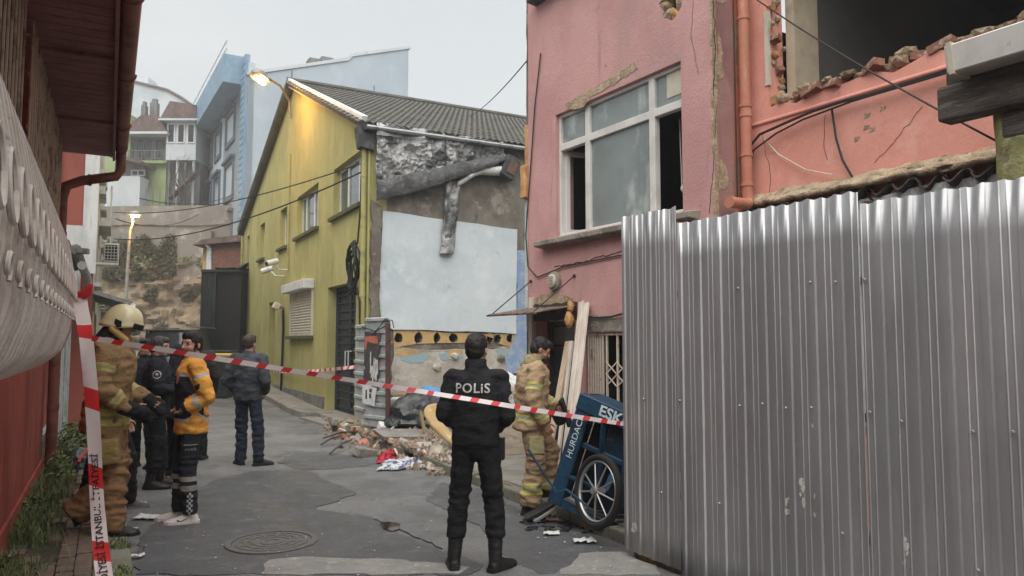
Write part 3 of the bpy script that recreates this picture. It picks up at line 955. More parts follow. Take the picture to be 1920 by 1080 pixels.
mb = MB(); mb.tube([roofpt(-.22, 1, .07), roofpt(20, 1, .07)], .1, 8); mb.build('ridge_cap', M_rtile, roof, smooth=40)
# verge boards
for s_, (ua, za, ub, zb), m in ((0, (0, GZ, AU, AZ), M_wfr), (1, (AU, AZ, GU + .25, GZ - .08), M_grnd)):
    mb = MB()
    a, b = FGRN.p(ua - (.1 if s_ == 0 else 0), za + .07, .16), FGRN.p(ub, zb + .07, .16)
    mb.beam(a, b, .14, .12, up=FGRN.n)
    mb.build('verge_board', m, roof, bevel=.01)
    mb = MB()
    mb.beam(a + Vector((0, 0, -.14)) - FGRN.n * .05, b + Vector((0, 0, -.14)) - FGRN.n * .05, .12, .12, up=FGRN.n)
    mb.build('verge_soffit', M_grnd if s_ else M_shut, roof)
mb = MB(); mb.tube([roofpt(-.15, -.03, -.02), roofpt(20, -.03, -.02)], .05, 8); mb.build('eave_gutter', mat('zinc', (150, 152, 152), .45, metal=.6, layers=[((110, 112, 112), 5, .5, .65)]), roof, smooth=40)
M_galv_d = M_bitu
# corner downpipe and hopper
M_opipe = mat('olive_pipe', (168, 160, 84), .6, layers=[((130, 126, 70), 3, .5, .65)])
mb = MB(); mb.tube([FGRN.p(.02, GZ - .5, .12), FGRN.p(.02, .25, .12)], .055, 10); dpg = mb.build('downpipe', M_opipe, gh, smooth=40)
mb = MB(); mb.fprism(Frame(FGRN.p(0, 0, 0)[:2], FGRN.n[:2], FGRN.u[:2]), [(-.05, GZ - .55), (.24, GZ - .5), (.3, GZ - .08), (-.05, GZ - .04)], -.12, .16); mb.build('hopper', M_bitu, dpg, bevel=.01)
for z in (1.2, 2.6, 4.0, 5.0):
    mb = MB(); mb.tube([FGRN.p(.02, z, .12), FGRN.p(.02, z + .06, .12)], .064, 10); mb.build('collar', M_opipe, dpg, smooth=40)
mb = MB(); mb.tube([FGRN.p(GU - .3, GZ - .3, .1), FGRN.p(GU - .3, .3, .1)], .05, 8); mb.build('downpipe', M_opipe, gh, smooth=40)

# ---- side wall towards the empty plot, with the traces of the demolished neighbour
S = FSIDE
hz = [S.px(x, 633)[0] for x in (747, 784, 818, 850, 884, 918, 932, 957)]
joist = []
hr = random.Random(9)
for k, u in enumerate(hz):
    w, h = hr.uniform(.085, .12), hr.uniform(.1, .14)
    pts = [(u + w * math.cos(a) * hr.uniform(.8, 1.1), 1.79 + h * math.sin(a) * hr.uniform(.8, 1.1)) for a in [2 * math.pi * i / 9 for i in range(9)]]
    joist.append(pts)
mb = MB(); mb.fprism(S, rect(.36, 20, -.2, GZ), -.5, 0, joist)
side = mb.build('side_wall', M_sidec, gh)
mb = MB(); mb.fprism(S, rect(0, .36, -.2, GZ), -.34, -.004); mb.build('side_pier', M_sidec, gh)
mb = MB(); mb.fprism(S, jag([(.02, 0), (.2, 0), (.23, 1.9), (.18, 3.0), (.24, 4.4), (.02, 4.55)], .15, .03, 4), 0, .09); mb.build('broken_edge', M_sidec, side)
pale = jag(S.uv([(716, 396), (968, 431), (966, 626), (900, 622), (736, 618), (708, 606)]), .3, .012, 8)
mb = MB(); mb.fprism(S, pale, -.01, .05); mb.build('pale_render', M_pale, side)
och = jag(S.uv([(737, 619), (960, 627), (958, 652), (870, 656), (800, 658), (738, 652)]), .18, .02, 5)
mb = MB(); mb.fprism(S, och, -.01, .018, joist); mb.build('ochre_plaster', M_orange_pl, side)
bei = jag([S.px(738, 650)] + S.uv([(800, 657), (870, 655), (958, 651), (962, 700)]) + [(3.3, .2), (.45, .2)], .2, .03, 11)
mb = MB(); mb.fprism(S, bei, -.01, .011); mb.build('beige_plaster', M_beige_pl, side)
for k, (pix, m) in enumerate(((((748, 664), (790, 660), (806, 668), (790, 680), (770, 682), (752, 676)), M_cyan_pl), (((822, 662), (856, 660), (870, 668), (850, 676), (826, 674)), M_cyan_pl), (((742, 656), (775, 654), (792, 662), (765, 668), (742, 664)), M_orange_pl), (((845, 655), (866, 655), (868, 664), (838, 668)), M_orange_pl), (((930, 656), (962, 654), (964, 672), (940, 678)), M_cyan_pl))):
    mb = MB(); mb.fprism(S, jag(S.uv(pix), .08, .02, 30 + k), 0, .016 + .001 * k); mb.build('paint_patch', m, side)
blu = jag(S.uv([(966, 470), (990, 470), (992, 700), (950, 700), (944, 672), (962, 640), (970, 560)]), .12, .03, 21)
mb = MB(); mb.fprism(S, blu, -.01, .022); mb.build('blue_patch', M_blue_pl, side)
for k, (x, y) in enumerate(((818, 688), (938, 672), (852, 668))):
    u, z = S.px(x, y)
    mb = MB(); mb.ico(S.p(u, z, .03), .1, 2, (1, .5, .8), .25); mb.build('plaster_lump', M_beige_pl if k != 1 else M_sidec, side)
# crumpled foil roofing felt still hanging from the vanished roof
fo = S.uv([(702, 232), (934, 272), (942, 296), (850, 332), (700, 376)])
def foil_pt(a, b):
    ut, zt = .06 + (2.92 - .06) * a, 6.1 - .03 * a
    ub, zb = .06 + (2.95 - .06) * a, 4.5 + 1.15 * a ** 1.15
    u, z = ut + (ub - ut) * b, zt + (zb - zt) * b
    v = Vector((u * 3.2, z * 3.2, 1.3))
    w = Vector((u * 1.4, z * 1.1, 7.7))
    n = .1 + .05 * (1 - 2 * abs(noise.noise(w)))
    am = .055
    vv = Vector((u * 2.6, z * 2.2, 1.3))
    for k in range(4):
        n += am * (1 - 2.6 * abs(noise.noise(vv))); vv = vv * 2.1 + Vector((3.1, 1.7, .4)); am *= .52
    n = max(.04, n) + .04 * b
    return S.p(u + .02 * noise.noise(v), z + .02 * noise.noise(v + Vector((5, 0, 0))), n)
mb = MB(); mb.grid(foil_pt, 150, 76); fo_o = mb.build('foil_membrane', M_foil, side, smooth=22)
sol = fo_o.modifiers.new('thickness', 'SOLIDIFY'); sol.thickness = .02; sol.offset = -1
def felt(a, b):
    p0 = foil_pt(a, .74 - .1 * a); p1 = foil_pt(a, 1)
    q = p0.lerp(p1, min(1, b * 1.05))
    v = Vector((a * 7, b * 2, 4))
    return q + S.n * (.05 + .05 * math.sin(b * 3.1) + .03 * noise.noise(v) + .02 * noise.noise(v * 4)) + Vector((0, 0, .03 * noise.noise(v * 2) - .1 * max(0, b - .8)))
mb = MB(); mb.grid(felt, 60, 12); fe = mb.build('felt_band', mat('felt_grey', (92, 92, 92), .8, layers=[((70, 70, 70), 3, .45, .62), ((126, 125, 122), 7, .56, .68), ((150, 149, 146), 18, .64, .72)], bump=[(24, .7, None, .03)], fine=.25), side, smooth=70)
fe.modifiers.new('thickness', 'SOLIDIFY').thickness = .04
for x in (804, 827):
    u = S.px(x, 260)[0]
    mb = MB(); mb.grid(lambda a, b: foil_pt((u - .06) / 2.86 + .012 * (a - .5), b * .8) + S.n * .012, 2, 20); mb.build('felt_strip', M_bitu if x > 810 else M_foil, side)
mb = MB(); mb.grid(lambda a, b: foil_pt(.52 * a + .0, b * .16) + S.n * (.012 + .01 * math.sin(a * 40)), 30, 5); mb.build('render_strip', M_whitepeel, side, smooth=60)
fl = S.uv([(832, 342), (857, 340), (846, 478), (822, 478)])
def flap(a, b):
    q0 = Vector(fl[0]).lerp(Vector(fl[3]), b); q1 = Vector(fl[1]).lerp(Vector(fl[2]), b)
    q = q0.lerp(q1, a)
    return S.p(q.x + .012 * math.sin(b * 17), q.y, .11 + .025 * math.sin(a * 7 + b * 5) + .03 * noise.noise(Vector((a * 3, b * 9, 0))))
mb = MB(); mb.grid(flap, 8, 36); f1 = mb.build('hanging_strip', M_foil, side, smooth=70)
sol = f1.modifiers.new('thickness', 'SOLIDIFY'); sol.thickness = .03; sol.offset = -1
M_foilw = mat('foil_back_white', (206, 206, 200), .6, layers=[((160, 158, 152), 4, .5, .65)], bump=[(20, .5, None, .02)])
def curl(a, b):
    p = S.p(*S.px(856 + 90 * a, 345 - 26 * math.sin(a * 2.2), .15), .15)
    an = b * 4.2 - .6
    r = .06 + .05 * a
    return p + S.n * (math.sin(an) * r) + Vector((0, 0, -math.cos(an) * r - .02 * math.sin(a * 11)))
mb = MB(); mb.grid(curl, 24, 10); c1 = mb.build('curled_strip', M_foilw, side, smooth=70)
c1.modifiers.new('thickness', 'SOLIDIFY').thickness = .012
# broken end of the old eave box
u, z = S.px(945, 318)
mb = MB(); mb.box(S.p(u + .02, z, .16), (.34, .26, .5), Matrix.Rotation(S.rotz(), 3, 'Z') @ Matrix.Rotation(R(24), 3, 'Y')); bx = mb.build('eave_box', M_bitu, side, bevel=.02)
mb = MB(); mb.box(S.p(u + .06, z - .02, .26), (.2, .1, .3), Matrix.Rotation(S.rotz(), 3, 'Z') @ Matrix.Rotation(R(24), 3, 'Y')); mb.build('brick_core', M_tile_red, bx, bevel=.01)

# ---- things fixed to the green front
def wall_light(label, u, z):
    t = thing('flood_light', label, 'flood light', FGRN.p(u, z, 0))
    mb = MB(); mb.box(FGRN.p(u, z, .22), (.2, .2, .2), Matrix.Rotation(FGRN.rotz(), 3, 'Z') @ Matrix.Rotation(R(25), 3, 'X')); mb.build('head', M_shut, t, bevel=.02)
    mb = MB(); mb.tube([FGRN.p(u, z - .05, .0), FGRN.p(u, z - .05, .16)], .02, 6); mb.build('arm', M_mdoor, t)
    return t
fl_o = wall_light('small cream flood light with a black conduit beside the roller shutter', 8.15, 2.75)
mb = MB(); mb.tube([FGRN.p(8.05, 2.65, .05), FGRN.p(7.95, 2.1, .05), FGRN.p(8.0, 1.4, .05), FGRN.p(8.1, .14, .05)], .035, 8); mb.build('conduit', M_black, fl_o, smooth=50)
cc = thing('security_camera', 'pair of white security cameras on the olive green wall', 'security camera', FGRN.p(7.8, 3.9, 0))
for du, dz, yaw in ((.55, -.08, .5), (-.1, .08, -.3)):
    q = FGRN.p(7.9 + du, 3.92 + dz, .42)
    d = (FGRN.n * .9 + FGRN.u * yaw * 1.2 + Vector((0, 0, -.3))).normalized()
    mb = MB(); mb.tube([q - d * .16, q + d * .2], .085, 12); cb = mb.build('housing', M_wfr, cc, smooth=40)
    mb = MB(); mb.tube([q + d * .19, q + d * .215], .06, 12); mb.build('lens', M_black, cb)
    mb = MB(); mb.tube([FGRN.p(7.9 + du * .6, 3.72 + dz, .0), FGRN.p(7.9 + du * .6, 3.72 + dz, .25), q - d * .05], .025, 6); mb.build('bracket', M_wfr, cc)
mb = MB(); mb.tube([FGRN.p(7.6, 3.7, .03), FGRN.p(7.6, 7.2, .03)], .018, 6); mb.build('cable_trunk', M_opipe, cc)
cbn = thing('cable_bundle', 'coiled bundle of black cables hanging over the steel door corner', 'cable', FGRN.p(.55, 2.6, .2))
cr = random.Random(5)
for k in range(9):
    c = FGRN.p(.45 + cr.uniform(-.1, .1), 3.25 + cr.uniform(-.06, .06), .16 + cr.uniform(-.04, .06))
    rx, rz = cr.uniform(.16, .3), cr.uniform(.35, .55)
    mb = MB(); mb.tube([c + FGRN.u * (rx * math.cos(a)) + Vector((0, 0, rz * math.sin(a))) + FGRN.n * (.04 * math.sin(3 * a + k)) for a in [2 * math.pi * i / 18 for i in range(19)]], .018, 5, cap=False)
    mb.build('coil', M_black, cbn, smooth=60)
mb = MB(); mb.tube([FGRN.p(.4, 3.7, .12), FGRN.p(.3, 4.4, .1), FGRN.p(.25, 5.5, .1)], .02, 6); mb.build('riser', M_black, cbn)
mb = MB(); mb.tube([FGRN.p(.3, 2.8, .15), FGRN.p(-.08, 2.5, .2), FGRN.p(-.1, 2.0, .2), FGRN.p(.3, 1.75, .14)], .022, 6); mb.build('loop', M_black, cbn)
# lit street lamp on the gable
M_lampm = mat('lamp_metal', (150, 146, 136), .5, metal=.4, layers=[((110, 106, 98), 6, .5, .66)])
M_lit = mat('lamp_lit', (255, 170, 70), .4, emit=(255, 150, 48), estr=3.2, fine=0)
lu, lz = FGRN.px(549, 190)
ln = 1.2
q = FGRN.p(*FGRN.px(490, 147, ln), ln)
sl = thing('street_lamp', 'lit street lamp on a curved arm on the olive gable', 'street lamp', FGRN.p(lu, lz, 0))
a0 = FGRN.p(lu, lz - .5, .06)
mb = MB(); mb.tube([a0, FGRN.p(lu, lz, .1), FGRN.p(lu, lz, .1).lerp(q, .35) + Vector((0, 0, .22)), q.lerp(FGRN.p(lu, lz, .1), .25) + Vector((0, 0, .16)), q + Vector((0, 0, .1))], .035, 8); mb.build('arm', M_lampm, sl, smooth=60)
dl = (q - FGRN.p(lu, lz, .1)); dl.z = 0; dl.normalize()
sdv = dl.cross(Vector((0, 0, 1)))
def lamp_head(c, d, sd_, L, parent, k=1.0):
    rings = []
    for t, w, h0, h1 in ((-.5, .06, .0, .12), (-.25, .14, -.02, .16), (.1, .2, -.04, .2), (.4, .17, -.04, .16), (.52, .06, -.0, .08)):
        rings.append([c + d * (t * L) + sd_ * (x * w * k) + Vector((0, 0, (h1 if z > 0 else -h0 * -1) * k * abs(z) if z > 0 else h0 * k)) for x, z in ((-1, 0), (-.8, .6), (0, 1), (.8, .6), (1, 0), (.6, -1), (-.6, -1))])
    mb = MB(); mb.loft(rings); mb.build('head', M_lampm, parent, smooth=50)
    rings = [[c + d * (t * L) + sd_ * (x * w * k) + Vector((0, 0, (-.05 + z * .09) * k)) for x, z in ((-1, 0), (-.6, -.7), (0, -1), (.6, -.7), (1, 0), (0, .2))] for t, w in ((-.2, .08), (.0, .13), (.25, .14), (.42, .07))]
    mb = MB(); mb.loft(rings); mb.build('bulb', M_lit, parent, smooth=50)
lamp_head(q, dl, sdv, .85, sl, 1.0)
lo = bpy.data.objects.new('lamp_light', bpy.data.lights.new('lamp_light', 'POINT'))
lo.data.energy, lo.data.color, lo.data.shadow_soft_size = 62, (1, .52, .14), .12
reg(lo, q + Vector((0, 0, -.22)), sl)
# ================================================================== RIGHT: pink house, its broken wing, hoarding
M_pink = mat('pink_render', (206, 152, 147), .9, layers=[((192, 138, 134), .9, .42, .62), ((208, 156, 150), 2.2, .52, .68), ((166, 116, 110), 1.6, .6, .74, (3, 3, .4)), ((150, 118, 110), 4.5, .66, .76), ((178, 138, 134), .55, .5, .7, (1.5, 1.5, .6)), ((146, 104, 100), 1.1, .64, .8, (6, 6, .22))], bump=[(120, .6, None, .008), (34, .5, None, .012)], fine=.1)
M_pinkw = mat('pink_wing_paint', (234, 158, 138), .88, layers=[((222, 144, 124), 1.1, .42, .62), ((232, 164, 146), 2.6, .54, .7), ((176, 120, 108), 3.4, .64, .76), ((228, 176, 156), 9, .68, .76)], bump=[(30, .25, None, .01), (90, .25, None, .006)], fine=.08)
M_ora = mat('orange_peeling', (206, 124, 88), .9, layers=[((184, 128, 100), 1.4, .52, .58), ((172, 148, 122), 2.2, .56, .6, None, 7), ((150, 122, 98), 4, .62, .68)], bump=[(14, .4, None, .02), (70, .4, None, .008)], fine=.12)
M_opip = mat('orange_pipe', (196, 122, 92), .6, layers=[((178, 108, 80), 2.5, .45, .65), ((206, 160, 136), 7, .6, .72, (1, 1, .4))], fine=.08)
M_brick = mat('broken_brick', (150, 96, 76), .92, layers=[((128, 84, 68), 6, .42, .62, None, 4), ((182, 156, 130), 9, .54, .66)], bump=[(40, .6, None, .02)], fine=.25, obj=True)
M_mort = mat('mortar_rubble', (182, 158, 126), .95, layers=[((148, 128, 102), 5, .45, .62), ((202, 182, 154), 11, .55, .7), ((116, 98, 80), 8, .64, .72)], bump=[(34, .8, None, .03)], fine=.25)
M_beam = mat('weathered_timber', (96, 88, 80), .9, layers=[((66, 60, 54), 2.5, .42, .62, (1, 1, 6)), ((126, 118, 108), 5, .56, .7, (1, 1, 8))], bump=[(10, .6, (1, 1, 9), .02)], fine=.2)
M_beigew = mat('beige_room_wall', (200, 182, 152), .9, layers=[((156, 142, 118), .9, .45, .65), ((190, 178, 156), 3, .55, .7)], bump=[(40, .2, None, .01)], fine=.06)
M_greyc = mat('grey_ceiling', (84, 84, 84), .9, layers=[((74, 74, 74), .8, .42, .62)], bump=[(30, .2, None, .01)], fine=.06)
M_upvc = mat('white_upvc', (214, 212, 206), .45, layers=[((190, 186, 178), 2.4, .5, .68), ((170, 164, 154), 8, .66, .76)], fine=.04)
M_dusty = mat('dusty_pane', (128, 140, 138), .1, layers=[((112, 124, 122), .9, .42, .62), ((176, 182, 176), 2.2, .56, .7, (1, 1, .5)), ((96, 110, 110), 1.8, .6, .72, (4, 4, .25))], spec=.6, fine=.03)
M_sillc = mat('sill_concrete', (150, 140, 128), .9, layers=[((110, 102, 92), 4, .45, .62), ((184, 172, 158), 8, .55, .7)], bump=[(30, .6, None, .015)], fine=.2)
M_timb = mat('pale_timber', (212, 190, 158), .75, layers=[((196, 168, 130), 3, .42, .62, (2, 2, .3)), ((224, 206, 178), 6, .55, .7, (3, 3, .3))], bump=[(20, .2, (4, 4, .3), .008)], fine=.08)
M_timw = mat('white_timber', (216, 204, 190), .65, layers=[((196, 180, 162), 3, .45, .65, (2, 2, .3))], fine=.06)
M_foam = mat('orange_foam', (206, 152, 84), .9, layers=[((176, 120, 62), 6, .45, .62), ((222, 180, 116), 12, .55, .7)], bump=[(30, .7, None, .02)], fine=.15)

K = FPINK
ph = thing('pink_house', 'tall pink rendered house with a broken open white window', 'house', K.p(1.6, 0, 0))
WZ0, WZ1, WU0, WU1 = 3.04, 4.63, .43, 2.66
door_h = rect(2.28, 3.12, .1, 1.98)
shop_h = rect(.35, 2.12, .55, 1.83)
hole_h = [(.54 + .17 * math.cos(a) * (1 + .25 * math.sin(5 * a)), 5.3 + .17 * math.sin(a) * (1 + .2 * math.cos(4 * a))) for a in [2 * math.pi * i / 18 for i in range(18)]]
win_o = jag(rect(WU0 - .02, WU1 + .02, WZ0, WZ1 + .02), .2, .008, 3)
mb = MB(); mb.fprism(K, [(0, -.1), (3.3, -.1), (3.3, 9.0), (0, 9.0)], -.28, 0, [rect(WU0, WU1, WZ0, WZ1), door_h, shop_h, hole_h])
pf = mb.build('front_wall', M_pink, ph)
mb = MB(); mb.fprism(K, jag([(3.3, -.1), (3.38, -.1), (3.37, 3), (3.36, 9), (3.3, 9)], .25, .018, 2), -.3, -.02); mb.build('ragged_edge', M_sidec, ph)
# rooms behind the openings
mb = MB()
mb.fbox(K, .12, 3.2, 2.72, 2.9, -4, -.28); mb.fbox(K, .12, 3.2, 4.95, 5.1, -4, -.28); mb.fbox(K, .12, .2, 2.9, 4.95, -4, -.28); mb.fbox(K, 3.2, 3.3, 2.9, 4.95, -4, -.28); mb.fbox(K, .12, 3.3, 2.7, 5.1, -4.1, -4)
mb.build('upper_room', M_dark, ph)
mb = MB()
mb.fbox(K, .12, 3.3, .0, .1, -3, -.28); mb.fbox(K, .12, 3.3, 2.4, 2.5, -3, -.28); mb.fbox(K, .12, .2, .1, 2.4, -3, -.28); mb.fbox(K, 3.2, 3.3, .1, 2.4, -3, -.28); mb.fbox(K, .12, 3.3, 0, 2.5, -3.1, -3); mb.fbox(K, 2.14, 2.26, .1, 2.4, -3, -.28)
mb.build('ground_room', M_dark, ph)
mb = MB(); mb.fbox(K, .3, .8, 5.05, 5.55, -.4, -.3); mb.build('hole_back', M_foam, ph)
for k in range(7):
    a = 2 * math.pi * k / 7
    c = K.p(.54 + .12 * math.cos(a), 5.3 + .13 * math.sin(a), -.06)
    mb = MB(); mb.ico(c, .085, 2, (1, .8, .8), .2); mb.build('torn_plaster', M_foam if k % 2 else M_mort, ph)
# render patches, flaked bits, cracks
for k, (pix, m, h) in enumerate(((((1060, 195), (1110, 165), (1140, 150), (1190, 118), (1196, 128), (1150, 160), (1110, 180), (1095, 200), (1070, 205)), M_mort, .006), (((1002, 560), (1040, 545), (1075, 560), (1080, 580), (1040, 590), (1003, 596)), M_mort, .006), (((1090, 590), (1170, 596), (1170, 622), (1088, 620)), M_sillc, .008))):
    mb = MB(); mb.fprism(K, jag(K.uv(pix), .06, .015, 70 + k), -.01, h); mb.build('bare_patch', m, pf)
def crack(fr, pix, w, parent, n=.004, m=None):
    pts = jag(fr.uv(pix), .05, .012, len(pix), closed=False)
    mb = MB(); mb.tube([fr.p(u, z, n - w * .5) for u, z in pts], w, 4); mb.build('crack', m or M_dark, parent)
crack(K, [(1337, 0), (1342, 90), (1338, 180)], .005, pf)
crack(K, [(1300, 0), (1296, 60), (1310, 140)], .0018, pf)
crack(K, [(1343, 200), (1338, 320), (1330, 400)], .003, pf)
crack(K, [(1040, 500), (1090, 492), (1170, 470)], .007, pf)
# window: white frame, fixed panes, two sashes open inwards
us = [WU0, .93, 2.07, WU1]
zt = 4.2
fw = .045
mb = MB()
hs = []
for a, b in zip(us, us[1:]):
    hs += [rect(a + fw, b - fw, zt + fw, WZ1 - fw), rect(a + fw, b - fw, WZ0 + fw, zt - fw)]
mb.fprism(K, rect(WU0, WU1, WZ0, WZ1), -.13, -.05, hs)
wn_ = mb.build('window', M_upvc, ph, bevel=.008, segs=2)
for i, h in enumerate(hs):
    u0, u1, z0, z1 = h[0][0], h[1][0], h[0][1], h[2][1]
    if i in (1, 5):      # open sash, hinged, seen edge on
        hinge = u0 if i == 1 else u1
        n_in = -.12
        sgn = 1 if i == 1 else -1
        ang = R(82 if i == 1 else 74)
        d = K.u * (math.cos(ang) * sgn) - K.n * math.sin(ang)
        o3 = K.p(hinge, 0, n_in)
        fr2 = Frame(o3[:2], d[:2], d.cross(Vector((0, 0, 1)))[:2])
        wd = u1 - u0
        mb = MB(); mb.fprism(fr2, rect(0, wd, z0, z1), -.03, .03, [rect(.06, wd - .06, z0 + .06, z1 - .06)]); sh2 = mb.build('open_sash', M_upvc, wn_, bevel=.006)
    else:
        mb = MB(); mb.fbox(K, u0 - .012, u1 + .012, z0 - .012, z1 + .012, -.096, -.088); mb.build('pane', M_dusty, wn_)
mb = MB(); mb.fbox(K, .5, .72, 4.32, 4.58, -.084, -.08); mb.build('paper', M_shut, wn_)
c0 = K.p(.73, 4.14, -.3)
mb = MB(); mb.tube([c0 + K.u * .03, K.p(.72, 3.4, -.28), K.p(.7, 3.36, -.28), K.p(.68, 3.4, -.28), c0 - K.u * .02], .006, 5); cord = mb.build('blind_cord', M_upvc, wn_)
mb = MB(); mb.ico(K.p(.7, 3.36, -.28), .03, 2, (1, 1, 1.4)); mb.build('cord_weight', M_upvc, wn_, smooth=60)
mb = MB(); mb.fprism(Frame(K.p(1.2, 0, 0)[:2], K.n[:2], K.u[:2]), jag([(-.05, WZ0 - .0), (.15, WZ0 - .03), (.15, WZ0 - .1), (-.05, WZ0 - .13)], .1, .006, 3), -1.0, 1.76); mb.build('sill', M_sillc, ph, bevel=.01)
mb = MB(); mb.fprism(Frame(K.p(2.2, 0, 0)[:2], K.n[:2], K.u[:2]), [(-.05, 6.36), (.16, 6.34), (.16, 6.26), (-.05, 6.24)], -1.2, .9); mb.build('upper_sill', M_mdoor, ph)
# round ornament, old wall vent
u, z = K.px(1043, 527)
mb = MB(); mb.tube([K.p(u, z, .0), K.p(u, z, .05), K.p(u, z, .06)], [.12, .12, .1], 20); vent = mb.build('wall_vent', M_sillc, ph, smooth=40)
mb = MB(); mb.tube([K.p(u, z, .055), K.p(u, z, .085), K.p(u, z, .095)], [.085, .085, .06], 20); mb.build('vent_cover', M_shut, vent, smooth=40)
for k in range(5):
    mb = MB(); mb.fbox(K, u - .055, u + .055, z - .05 + k * .024, z - .042 + k * .024, .094, .1); mb.build('vent_slit', M_sillc, vent)
# loose cables on the front
M_wire = mat('black_cable', (42, 40, 40), .6, fine=.1)
def wire(name, label, pts, r=.01, m=None, group=None, cat='cable'):
    mb = MB(); mb.tube(pts, r, 5)
    o = mb.build(name, m or M_wire, smooth=60)
    return tag(o, label, cat, group)
wire('wall_cable', 'thin dark cable running down the left edge of the pink house', [K.p(*K.px(x, y), .02) for x, y in ((1016, 100), (1005, 200), (996, 330), (988, 440), (992, 500), (1010, 520), (1060, 500), (1170, 478))], .009)
wire('wall_cable', 'drooping dark cable over the folding gate on the pink house', [K.p(*K.px(x, y), .03) for x, y in ((1092, 592), (1120, 596), (1150, 594), (1172, 588), (1230, 560))], .012)
# door and dark porch
M_doorr = mat('brown_old_door', (70, 58, 54), .7, layers=[((52, 44, 42), 3, .45, .62), ((98, 84, 76), 8, .62, .72)], bump=[(30, .3, None, .01)])
mb = MB(); mb.fprism(K, door_h, -.26, -.18, [rect(2.34, 3.06, .1, 1.6), rect(2.34, 3.06, 1.66, 1.92)]); dr = mb.build('door', M_doorr, ph)
mb = MB(); mb.fbox(K, 2.35, 3.05, .1, 1.6, -.25, -.23); mb.build('leaf', M_mdoor, dr)
mb = MB(); mb.fbox(K, 2.35, 3.05, 1.67, 1.91, -.24, -.235); mb.build('transom_pane', M_dusty, dr)
for a, b in (((2.36, .3), (2.72, .9)), ((3.04, .3), (2.7, .9)), ((2.36, 1.5), (2.72, .9)), ((3.04, 1.5), (2.7, .9)), ((2.36, .9), (3.04, .9))):
    mb = MB(); mb.beam(K.p(a[0], a[1], -.22), K.p(b[0], b[1], -.22), .018, .018, up=K.n); mb.build('door_bar', M_doorr, dr)
mb = MB(); mb.fprism(K, jag(rect(2.22, 3.2, 1.98, 2.2), .1, .012, 5), 0, .01); mb.build('lintel_stain', M_doorr, pf)
mb = MB(); mb.fbox(K, 3.16, 3.24, .1, 2.3, .0, .04); mb.build('door_post', M_timw, ph)
# tin awning held by two wires
aw = thing('tin_awning', 'rusty sheet metal awning on two wires over the pink house door', 'awning', K.p(2.8, 2.1, .4))
M_tin = mat('rusty_tin', (122, 104, 88), .7, layers=[((92, 74, 60), 4, .45, .62), ((150, 138, 120), 9, .56, .68), ((188, 178, 160), 16, .66, .72)], metal=.3, bump=[(30, .4, None, .01)], fine=.25)
p0 = K.p(*K.px(1082, 570), .02); a_l = K.p(2.3, 2.13, .02); a_r = K.p(3.3, 2.13, .02)
def awp(a, b):
    q = K.p(2.24 + 1.12 * a, 2.16 - .10 * b, .0 + .62 * b)
    return q + Vector((0, 0, .008 * math.sin(a * 42)))
mb = MB(); mb.grid(awp, 48, 6); s1 = mb.build('sheet', M_tin, aw, smooth=60); s1.modifiers.new('thickness', 'SOLIDIFY').thickness = .012
for u in (2.32, 3.28):
    mb = MB(); mb.tube([K.p(u, 2.07, .58), K.p(u - .05, 2.52, .01)], .008, 5); mb.build('stay_wire', M_wire, aw)
    mb = MB(); mb.ico(K.p(u - .05, 2.52, .01), .025, 1); mb.build('anchor', M_wire, aw)
mb = MB(); mb.beam(K.p(2.24, 2.05, .6), K.p(3.36, 2.05, .6), .03, .02); mb.build('edge_bar', M_tin, aw)
# folding lattice gate in the shop opening
fg = thing('folding_gate', 'cream folding lattice gate partly drawn across the dark opening', 'gate', K.p(1.2, .55, 0))
M_gate = mat('gate_cream', (206, 190, 172), .6, layers=[((150, 120, 100), 7, .58, .68)], fine=.1)
for z in (1.79, .56):
    mb = MB(); mb.fbox(K, .35, 2.12, z, z + .035, -.06, -.03); mb.build('track', M_gate, fg)
for k in range(7):
    u = 2.06 - k * .045
    mb = MB(); mb.fbox(K, u - .009, u + .009, .6, 1.79, -.055, -.035); mb.build('upright', M_gate, fg)
ups = [1.72 - k * .19 for k in range(8)]
for u in ups:
    mb = MB(); mb.fbox(K, u - .012, u + .012, .6, 1.79, -.055, -.035); mb.build('upright', M_gate, fg)
for a, b in zip(ups, ups[1:]):
    for z in (1.28, 1.42, .8, .94):
        for s_ in (1, -1):
            mb = MB(); mb.beam(K.p(a, z + s_ * .07, -.03 + .006 * s_), K.p(b, z - s_ * .07, -.03 + .006 * s_), .014, .006, up=K.n); mb.build('lattice_bar', M_gate, fg)
# timber boards leaning beside the door
for (x0, y0), (x1, y1), n0, n1, m, w, lab in (((1091, 566), (1064, 815), .05, .6, M_timw, .085, 'two white timber battens leaning upright beside the folding gate'), ((1066, 640), (1044, 764), .1, .32, M_timb, .1, 'yellow pine board leaning against the door jamb of the pink house'), ((1072, 640), (1056, 775), .12, .4, M_timw, .05, 'narrow pale batten standing behind the yellow pine board')):
    a, b = K.p(*K.px(x0, y0, n0), n0), K.p(*K.px(x1, y1, n1), n1)
    b = a + (b - a) * ((a.z - .14) / (a.z - b.z))
    t = thing('timber_board', lab, 'timber', b)
    mb = MB(); mb.beam(a, b, w, .035, up=K.n); mb.build('batten', m, t, bevel=.004)
    if w == .085:
        mb = MB(); mb.beam(a + K.u * -.095 + Vector((0, 0, -.02)), b + K.u * -.095, w * .9, .035, up=K.n); mb.build('batten', m, t, bevel=.004)
for x, y, s_ in ((1070, 575, .07), (1067, 600, .1)):
    q = K.p(*K.px(x, y, .1), .1)
    mb = MB(); mb.ico(q, s_, 2, (.6, .6, 1.1), .15)
    tag(mb.build('foam_lump', M_foam), 'orange expanding foam lump %s beside the timber battens' % ('under the vent' if s_ < .08 else 'just under the awning end'), 'foam')
